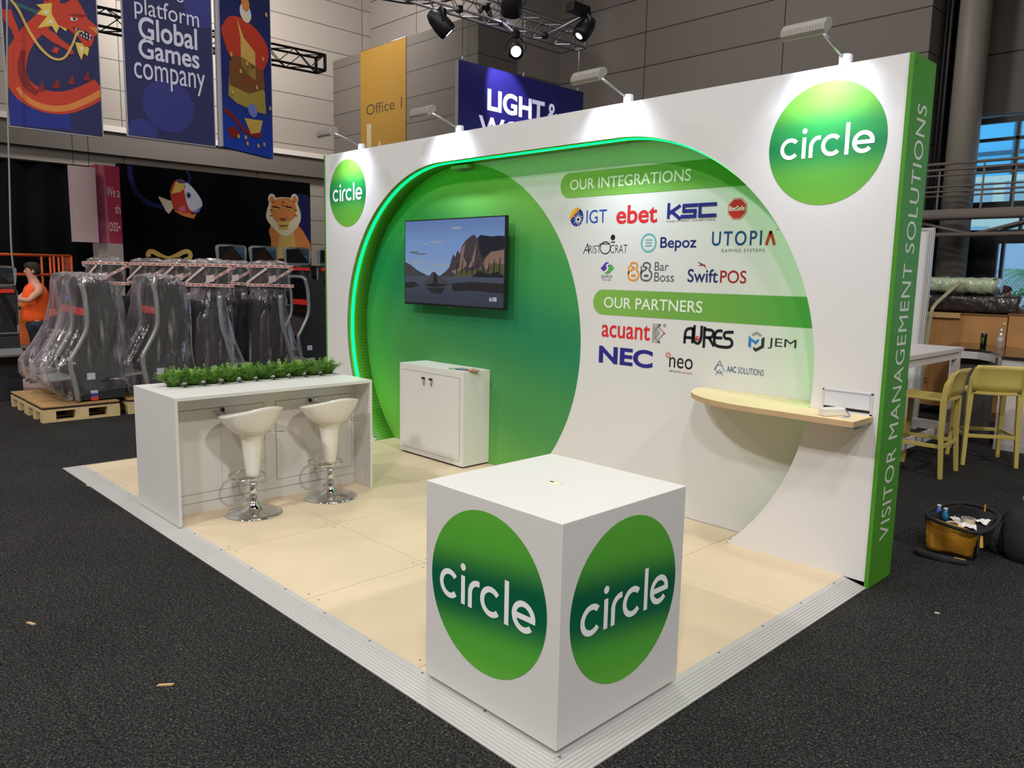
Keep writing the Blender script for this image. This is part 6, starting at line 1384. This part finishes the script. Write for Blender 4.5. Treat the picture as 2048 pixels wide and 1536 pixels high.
ht = thing('high_table', 'white high bar table with square legs behind the green booth end', 'table', (-1.34, 3.85, 0)); tx0, tx1, ty0_, ty1_, tt_ = -1.76, -.925, 2.75, 4.76, 1.10
MB().box(tx0, tx1, ty0_, ty1_, tt_-.045, tt_).build('tabletop', tbw, ht, bevel=.003)
for x in (tx0+.06, tx1-.04):
    for y in (ty0_+.08, ty1_-.09): MB().box(x-.035, x+.035, y-.035, y+.035, 0, tt_-.045).build('leg', tbw, ht, bevel=.003)
for x in (tx0+.06, tx1-.04): MB().box(x-.02, x+.02, ty0_+.11, ty1_-.12, tt_-.12, tt_-.045).build('apron', tbw, ht); MB().box(x-.02, x+.02, ty0_+.11, ty1_-.12, .18, .28).build('foot_rail', tbw, ht)
for y in (ty0_+.08, ty1_-.09): MB().box(tx0+.09, tx1-.075, y-.02, y+.02, .18, .28).build('foot_rail', tbw, ht)
# ------------------------------------------------------------------ black topped counter
ctz = P('y', 5.1, 2004, 711)[2]; ctb = M('counter_black', (34, 30, 30), .16, coat=.3); cpan = M('counter_panel', (196, 184, 180), .5)
bc_ = thing('reception_counter', 'black-topped reception counter with aluminium frame and white panel beyond the chairs', 'counter', (-.3, 5.3, 0))
zp = lambda u, v, z=ctz: P('z', z, u, v)[:2]
ol = [tuple(zp(*p)) for p in ((1893, 692), (1900, 687), (1914, 684), (1950, 686), (2000, 691), (2060, 698), (2110, 705), (2110, 722), (2048, 716), (2004, 712.5), (1996, 707.5), (1980, 702.5), (1958, 699), (1930, 697), (1905, 696))]
m = MB(); m.prism(ol, lambda a, b, t: (a, b, t), ctz-.03, ctz); m.build('worktop', ctb, bc_, bevel=.003)
fx, fy = ol[9]
MB().box(fx+.045, fx+1.1, fy+.03, fy+.05, .07, ctz-.10).build('white_panel', cpan, bc_)
for a in ((fx, fx+.05, fy+.02, fy+.07, 0, ctz-.03), (fx+1.1, fx+1.15, fy+.02, fy+.07, 0, ctz-.03)): MB().box(*a).build('post', alu, bc_)
MB().box(fx+.05, fx+1.1, fy+.02, fy+.06, .0, .07).build('bottom_rail', alu, bc_); MB().box(fx+.05, fx+1.1, fy+.02, fy+.06, ctz-.11, ctz-.03).build('top_rail', alu, bc_)
lp_ = ol[14]; MB().box(lp_[0]-.03, lp_[0]+.03, lp_[1]+.05, lp_[1]+.11, 0, ctz-.03).build('post', alu, bc_)
m = MB(); arc_f = ol[9:15]; inn = [(a*.97+ol[3][0]*.03, b*.97+ol[3][1]*.03) for a, b in arc_f]
m.loft([[(a, b, ctz-.115), (a, b, ctz-.03), (c, d, ctz-.03), (c, d, ctz-.115)] for (a, b), (c, d) in zip(arc_f, inn)], smooth=False); m.build('curved_rail', alu, bc_)
m = MB(); ins = [(a*.86+ol[3][0]*.14, b*.86+ol[3][1]*.14) for a, b in arc_f]; m.loft([[(a, b, .02), (a, b, ctz-.04)] for a, b in ins], cap=False, closed=False, smooth=False); m.build('inner_panel', M('counter_inner', (88, 82, 74), .8), bc_, fix=False)
cq = zp(1966, 693); can = thing('drink_can', 'tall black drink can with a green claw mark on the black counter', 'can', (cq[0], cq[1], ctz))
m = MB(); m.lathe([(.026, 0), (.0335, .008), (.0335, .150), (.027, .160), (.027, .163), (0, .161)], (cq[0], cq[1], ctz), 24); m.build('body', M('can_black', (20, 22, 20), .25, .4), can)
m = MB(); m.lathe([(.0275, .160), (.0275, .165), (.024, .165), (.022, .162), (0, .162)], (cq[0], cq[1], ctz), 20); m.build('rim', steel, can)
m = MB(); th0 = math.atan2(CAM[1]-cq[1], CAM[0]-cq[0])-.35
for k, (a0_, ln_) in enumerate(((-.30, .075), (.02, .06), (.34, .078))):
    pts = [(a0_+.07*math.sin(s*5+k), .115-ln_*s) for s in np.linspace(0, 1, 8)]
    for i in range(7):
        vs = [(cq[0]+.0338*math.cos(th0+a+dd), cq[1]+.0338*math.sin(th0+a+dd), ctz+z) for (a, z), dd in ((pts[i], -.06), (pts[i], .06), (pts[i+1], .04), (pts[i+1], -.04))]; m.add(vs, [(0, 1, 2, 3)])
m.build('claw_mark', M('claw_green', (120, 190, 40), .4), can, fix=False)
bq = zp(1999, 697); bo = thing('water_bottle', 'clear plastic water bottle standing beside the can on the counter', 'bottle', (bq[0], bq[1], ctz))
bprof = [(.0, 0), (.030, 0), (.034, .01), (.034, .06), (.031, .075), (.034, .09), (.034, .135), (.028, .165), (.013, .195), (.013, .205)]
m = MB(); m.lathe(bprof, (bq[0], bq[1], ctz), 24, cap=False); m.build('body', film_mat('bottle_clear', (214, 206, 206), .72, .08, 30, .2, .5), bo, fix=False)
m = MB(); m.lathe([(.0348, .088), (.0348, .137)], (bq[0], bq[1], ctz), 24, cap=False); m.build('paper_label', M('bottle_label', (190, 184, 190), .6), bo, fix=False)
m = MB(); m.lathe([(.0145, .203), (.0145, .222), (.009, .226), (.009, .238), (0, .238)], (bq[0], bq[1], ctz), 18); m.build('cap', stick, bo)
# ------------------------------------------------------------------ plywood crates with rolls on top
cyf = 6.9; plyc = M('crate_ply', (182, 132, 78), .6, noise=(2.4, .18)); plyd = M('crate_edge', (120, 84, 48), .7)
cA = P('y', cyf, 2016, 650); cz = P('y', cyf, 1940, 627)[2]
def crate(label, x0, x1, z1, y0=cyf, y1=cyf+1.15):
    t = thing('plywood_crate', label, 'crate', ((x0+x1)/2, (y0+y1)/2, 0), 0, 'plywood crates')
    MB().box(x0, x1, y0, y1, .12, z1-.02).build('case', plyc, t, bevel=.004); MB().box(x0-.01, x1+.01, y0-.01, y1+.01, z1-.02, z1).build('lid', plyd, t)
    for x in np.linspace(x0, x1-.12, 3): MB().box(x, x+.12, y0, y1, 0, .12).build('skid', plyd, t)
    return t
k1_ = crate('plywood crate under the wrapped rolls, behind the white high table', -3.2, cA[0]-.012, cz)
bl, br2 = P('y', cyf-.03, 1843, 622), P('y', cyf-.03, 1921, 624); MB().box(bl[0], br2[0], cyf-.035, cyf-.011, cz-.07, cz).build('batten', M('crate_batten', (206, 166, 112), .65), k1_)
m = MB(); FC = FY(cyf)
for s, u, v, w, h in (('S', 1845, 756, 10, 10), ('C S', 1832, 757, 12, 9), ('IS', 1834, 722, 10, 9)):
    a, b = P('y', cyf, u, v+h), P('y', cyf, u+w, v); text(m, s, a[0], a[2], b[0], b[2], FC, .002)
m.build('stencil', M('stencil_ink', (70, 50, 34), .8), k1_, fix=False)
for u, v in ((2009, 648),): q = P('y', cyf, u, v); m = MB(); m.prism([(q[0]+.02*math.cos(k*PI/6), q[2]+.02*math.sin(k*PI/6)) for k in range(12)], FC, 0, .01); m.build('fixing_cap', M('crate_cap', (206, 180, 110), .6) if 'crate_cap' not in MATS else MATS['crate_cap'], k1_)
k2_ = crate('plywood crate at the right frame edge, beside the crate with rolls', cA[0], cA[0]+1.9, cz+.02)
r = random.Random(12)
def roll(name, label, u0, v0, u1, v1, yc, mt, hy, seed, base):
    a, b = P('y', yc, u0, v1), P('y', yc, u1, v0); z0_, z1_ = base, b[2]; rr = random.Random(seed); rings = []; N = 44; x0_ = -3.0
    for i in range(N+1):
        x = x0_+(b[0]-x0_)*i/N; rings.append([(x+.02*math.sin(3*k+seed), yc+hy*math.copysign(abs(math.cos(2*PI*k/20))**.55, math.cos(2*PI*k/20))*(1+.09*rr.uniform(-1, 1)), (z0_+z1_)/2+(z1_-z0_)/2*math.copysign(abs(math.sin(2*PI*k/20))**.55, math.sin(2*PI*k/20))*(1+.10*rr.uniform(-1, 1))) for k in range(20)])
    t = thing(name, label, 'wrapped roll', ((x0_+b[0])/2, yc, z0_)); m = MB(); m.loft(rings); m.build('wrapping', mt, t); return t, z0_, z1_
darkw = M('dark_wrap', (58, 52, 50), .15, bump=(16, 1.0), coat=.8); greenw = M('green_wrap', (166, 178, 148), .22, bump=(9, .9), coat=.6)
d_r, dz0_, dz1_ = roll('wrapped_roll', 'long roll in glossy dark plastic wrap lying on the plywood crates', 1838, 592, 2044, 626, 7.15, darkw, .20, 2, cz+.002)
g_r, _, _ = roll('wrapped_roll', 'pale green foam bundle in clear wrap on top of the dark wrapped roll', 1838, 556, 1996, 594, 7.18, greenw, .24, 5, dz1_+.004)
sp_ = [tuple(P('y', 6.92, 1921, 563)), tuple(P('y', 6.90, 1893, 588)), tuple(P('y', 6.87, 1870, 610)), tuple(P('y', 6.84, 1862, 630)), tuple(P('y', 6.84, 1852, 700)), tuple(P('y', 6.84, 1842, 770)), tuple(P('y', 6.84, 1834, 822))]
m = MB(); pts = spline(sp_, 6)
for i in range(len(pts)-1):
    p, q2 = Vector(pts[i]), Vector(pts[i+1]); s = (q2-p).cross(Vector((0, 1, 0))).normalized()*.022; m.add([p-s, p+s, q2+s, q2-s], [(0, 1, 2, 3)])
o = m.build('lashing_strap', M('strap_pale', (176, 172, 140), .6), loc=sp_[0], fix=False); o.modifiers.new('t', 'SOLIDIFY').thickness = .004
tag(o, 'pale lashing strap running over the green bundle and down the crate front', 'strap')
hp = P('y', 9.0, 2006, 571)
make_person('person', 'person with short black hair, only the head showing behind the crates', (hp[0], 9.0, hp[2]-1.815), math.radians(8), ((.12, .30, .82), (.14, -.30, .82)), M('dark_shirt', (60, 62, 70), .8), jeans, M('tan_skin', (140, 92, 72), .6), True)
# ------------------------------------------------------------------ aluminium framed partition post behind the table
fa, fb2, ft = P('y', 5.55, 1818, 700), P('y', 5.55, 1835, 700), P('y', 5.55, 1840, 456)[2]
fpn = thing('framed_panel', 'tall white stand panel with an aluminium frame post, beside the green booth end', 'stand panel', (fa[0], 5.57, 0))
MB().box(fa[0]-.9, fb2[0], 5.55, 5.57, 0, ft-.03).build('white_panel', wallwhite, fpn)
MB().box(fa[0]-.9, fb2[0]+.06, 5.54, 5.60, ft-.03, ft).build('top_rail', alu, fpn)
m = MB()
for k in range(3): m.box(fb2[0]+.022*k, fb2[0]+.018+.022*k, 5.535, 5.60, 0, ft-.03)
m.box(fb2[0], fb2[0]+.06, 5.55, 5.595, 0, ft-.03); m.build('post', alu, fpn)
# ------------------------------------------------------------------ bags on the carpet
bt_ = .235; yb = M('bag_yellow', (196, 138, 32), .75, bump=(14, .5)); bk = M('bag_black', (22, 22, 23), .8, bump=(20, .3))
top4 = [Vector(P('z', z, u, v)) for u, v, z in ((1852, 1031, .235), (1957, 1067, .225), (1998, 1031, .24), (1919, 1007, .25))]
bot4 = [Vector(P('z', .004, u, v)) for u, v in ((1853, 1101), (1944, 1121))]; dpt = (top4[3]-top4[0])*.9; bot4 += [bot4[1]+(top4[2]-top4[1])*.85, bot4[0]+dpt]; bot4 = [Vector((p.x, p.y, .012)) for p in bot4]
tbg = thing('tool_bag', 'open yellow and black tool bag full of tape and paper on the carpet', 'tool bag', tuple(sum(bot4, Vector())/4))
def side(a, b, c, d, n=8, bulge=.02):
    """soft side between bottom edge a-b and top edge d-c"""
    nrm = (b-a).cross(Vector((0, 0, 1))).normalized(); g = []
    for i in range(n+1):
        s = i/n; row = []
        for k in range(n+1):
            t = k/n; p = a.lerp(b, s).lerp(d.lerp(c, s), t); row.append(tuple(p+nrm*bulge*math.sin(PI*t)*(.4+.6*math.sin(PI*s))+nrm*.006*math.sin(9*s+5*t)))
        g.append(row)
    return g
for nm, (i, j), mt in (('front_side', (0, 1), yb), ('end_side', (1, 2), bk), ('back_side', (2, 3), bk), ('end_side', (3, 0), bk)):
    m = MB(); m.loft(side(bot4[i], bot4[j], top4[j], top4[i]), cap=False, closed=False); o = m.build(nm, mt, tbg); o.modifiers.new('t', 'SOLIDIFY').thickness = .008
m = MB(); m.add(bot4, [(0, 1, 2, 3)]); o = m.build('bottom', bk, tbg); o.modifiers.new('t', 'SOLIDIFY').thickness = .006
m = MB(); rim = spline([tuple(p+Vector((0, 0, .004))) for p in top4], 6, True); m.tube(rim, .013, 8, closed=True); m.build('rim', bk, tbg)
inn4 = [p*.86+sum(top4, Vector())/4*.14-Vector((0, 0, .058)) for p in top4]
for i in range(4):
    k = (i+1) % 4; m = MB(); m.add([inn4[i], inn4[k], top4[k]*.96+sum(top4, Vector())/4*.04, top4[i]*.96+sum(top4, Vector())/4*.04], [(0, 1, 2, 3)]); m.build('lining', bk, tbg, fix=False)
m = MB(); m.add(inn4, [(0, 1, 2, 3)]); m.build('inner_tray', bk, tbg, fix=False)
m = MB(); a = top4[1]+Vector((.012, -.012, .0)); m.bar(a, a+Vector((.005, -.012, -.13)), .03, .012); m.build('buckle_strap', bk, tbg)
m = MB(); a = top4[1]+Vector((.02, -.014, -.01)); m.bar(a, a+Vector((.01, -.006, -.07)), .022, .014); m.build('buckle', M('buckle_yellow', (210, 170, 60), .6), tbg)
m = MB(); a = top4[2].lerp(top4[3], .35)+Vector((0, 0, -.005)); m.bar(a, a+Vector((.0, -.004, .05)), .02, .006); m.build('zip_pull', M('zip_orange', (214, 140, 40), .6), tbg)
m = MB(); s0, s1 = Vector(P('z', .006, 1838, 1108)), Vector(P('z', .006, 1934, 1129)); m.tube(spline([tuple(s0+Vector((-.02, .05, .012))), tuple(s0+Vector((0, 0, .012))), tuple(s0.lerp(s1, .5)+Vector((.01, -.02, .01))), tuple(s1+Vector((0, 0, .012)))], 6), [.022]*6+[.028]*7+[.026]*6, 8); m.build('shoulder_strap', bk, tbg)
m = MB(); a = s0.lerp(s1, .72)+Vector((.008, -.02, .034)); m.bar(a, a+(s1-s0)*.22, .006, .004); m.build('strap_label', M('strap_print', (190, 160, 90), .6), tbg)
def inside(u, v, z): p = P('z', z, u, v); return Vector(p)
tz_ = sum(inn4, Vector())/4; tz_ = tz_.z+.004
tape_t = M('tape_tan', (206, 186, 150), .5)
for lb, u, v, ro, ri, w, c, tilt in (('roll of masking tape lying flat in the tool bag, printed core', 1905, 1053, .048, .034, .03, (214, 196, 160), .25), ('wide roll of clear brown tape standing in the tool bag', 1936, 1044, .042, .036, .055, (196, 182, 156), .0)):
    p = inside(u, v, tz_+.02); t = thing('tape_roll', lb, 'tape roll', tuple(p), 0, 'tape rolls in the tool bag'); A = Matrix.Translation(p) @ Matrix.Rotation(tilt, 4, 'X')
    m = MB(); m.lathe([(ri, -w/2), (ro, -w/2), (ro, w/2), (ri, w/2), (ri, -w/2)], (0, 0, 0), 28, cap=False, smooth=False); m.v = [tuple(A @ Vector(q)) for q in m.v]; m.build('tape', M('tape_%d' % u, c, .4), t)
    m = MB(); m.lathe([(ri-.003, -w/2-.001), (ri, -w/2-.001), (ri, w/2+.001), (ri-.003, w/2+.001), (ri-.003, -w/2-.001)], (0, 0, 0), 28, cap=False, smooth=False); m.v = [tuple(A @ Vector(q)) for q in m.v]; m.build('core', M('core_%d' % u, (150, 130, 130), .7), t)
for lb, u, v, w, d, rz in (('white paper bag under the tape rolls in the tool bag', 1935, 1054, .10, .06, .3), ('crumpled white plastic bag at the right of the tool bag', 1968, 1046, .10, .05, -.4), ('folded white sheet behind the tape in the tool bag', 1915, 1042, .06, .05, .8)):
    p = inside(u, v, tz_+.002); t = thing('paper_bag', lb, 'paper', tuple(p), rz, 'white papers in the tool bag'); rr = random.Random(u); A = WM[t.name]; g = [[(w*(i/5-.5), d*2*(k/5-.5), .014*rr.random()+.01*math.sin(PI*i/5)) for k in range(6)] for i in range(6)]
    m = MB(); m.loft(g, cap=False, closed=False, smooth=False); m.v = [tuple(A @ Vector(q)) for q in m.v]; o = m.build('sheet', M('paper_white_%d' % u, (226, 222, 218), .6), t); o.modifiers.new('t', 'SOLIDIFY').thickness = .002
for lb, u, v, c in (('blue spray can standing in the back corner of the tool bag', 1876, 1035, (70, 104, 190)), ('small blue marker bottle beside the spray can in the tool bag', 1889, 1042, (40, 120, 170))):
    p = inside(u, v, tz_); t = thing('spray_can', lb, 'can', tuple(p), 0, 'blue cans in the tool bag'); m = MB(); m.lathe([(.019, 0), (.019, .05), (.012, .062), (.012, .08), (0, .08)], tuple(p), 18); m.build('body', M('can_%d' % u, c, .35), t)
    m = MB(); m.lathe([(.013, .078), (.013, .092), (0, .092)], tuple(p), 16); m.build('cap', stick, t)
# black bag at the frame edge
g0_ = Vector(P('z', .0, 2062, 1130)); bb2 = thing('backpack', 'black backpack slumped on the carpet at the right frame edge by the tool bag', 'backpack', tuple(g0_+Vector((0, .12, 0)))); c0 = g0_+Vector((.03, .17, 0))
m = MB(); n = 28; rr = random.Random(3)
m.loft([[(c0.x+rx*math.copysign(abs(math.cos(2*PI*k/n))**.7, math.cos(2*PI*k/n))+.012*rr.uniform(-1, 1), c0.y+.05*z+ry*math.copysign(abs(math.sin(2*PI*k/n))**.7, math.sin(2*PI*k/n))+.012*rr.uniform(-1, 1), z) for k in range(n)] for z, rx, ry in ((.0, .22, .20), (.06, .25, .22), (.15, .25, .21), (.24, .23, .19), (.31, .19, .15), (.35, .12, .09))]); m.build('body', bk, bb2)
m = MB(); m.tube(spline([(c0.x-.24, c0.y-.12, .02), (c0.x-.33, c0.y-.02, .06), (c0.x-.25, c0.y+.05, .24), (c0.x-.12, c0.y+.0, .33)], 6), .016, 8); m.build('shoulder_strap', bk, bb2)
pk2 = Vector(P('z', .26, 2040, 1026)); m = MB(); m.tube(spline([tuple(pk2), tuple(pk2+Vector((-.015, -.02, .03))), tuple(pk2+Vector((.02, .0, .055)))], 5), .004, 6); m.build('piping', stick, bb2)
cp = Vector(P('z', .36, 2044, 996)); cl_ = thing('clear_pouch', 'clear plastic pouch with white paper resting on top of the black backpack', 'pouch', tuple(c0+Vector((-.04, .02, .35))))
m = MB(); m.ball((c0.x-.03, c0.y+.03, .385), (.13, .10, .045), 20, 8); m.build('pouch', MATS['clear_film'], cl_); MB().box(c0.x-.06, c0.x+.08, c0.y-.01, c0.y+.08, .385, .392).build('paper', stick, cl_)
# ------------------------------------------------------------------ scraps on the carpet
for lb, u, v, sx, sy, rz, c in (('tan splinter of wood lying on the dark carpet at lower left', 331, 1371, .035, .006, .9, (206, 170, 120)), ('pale wood chip on the dark carpet near the left frame edge', 62, 1248, .03, .008, .3, (196, 160, 120)), ('small dark scrap on the carpet left of the ramp edge', 285, 1256, .03, .01, .5, (40, 44, 40)), ('white paper fleck on the carpet right of the ramp edge', 1874, 1227, .012, .004, .2, (210, 210, 206)), ('pale scrap on the carpet beside the ramp at left', 178, 972, .03, .014, .1, (196, 180, 140))):
    p = P('z', 0, u, v); A = Matrix.Translation(p) @ Matrix.Rotation(rz, 4, 'Z'); m = MB(); m.add([(-sx, -sy, .001), (sx*.8, -sy*.7, .001), (sx, sy, .001), (-sx*.7, sy*.8, .001), (-sx, -sy, .006), (sx*.8, -sy*.7, .008), (sx, sy, .007), (-sx*.7, sy*.8, .006)], [(0, 3, 2, 1), (4, 5, 6, 7), (0, 1, 5, 4), (1, 2, 6, 5), (2, 3, 7, 6), (3, 0, 4, 7)])
    m.v = [tuple(A @ Vector(q)) for q in m.v]; tag(m.build('wood_chip' if 'wood' in lb else 'paper_scrap', M('scrap_%d' % u, c, .8), loc=tuple(p)), lb, 'scrap')
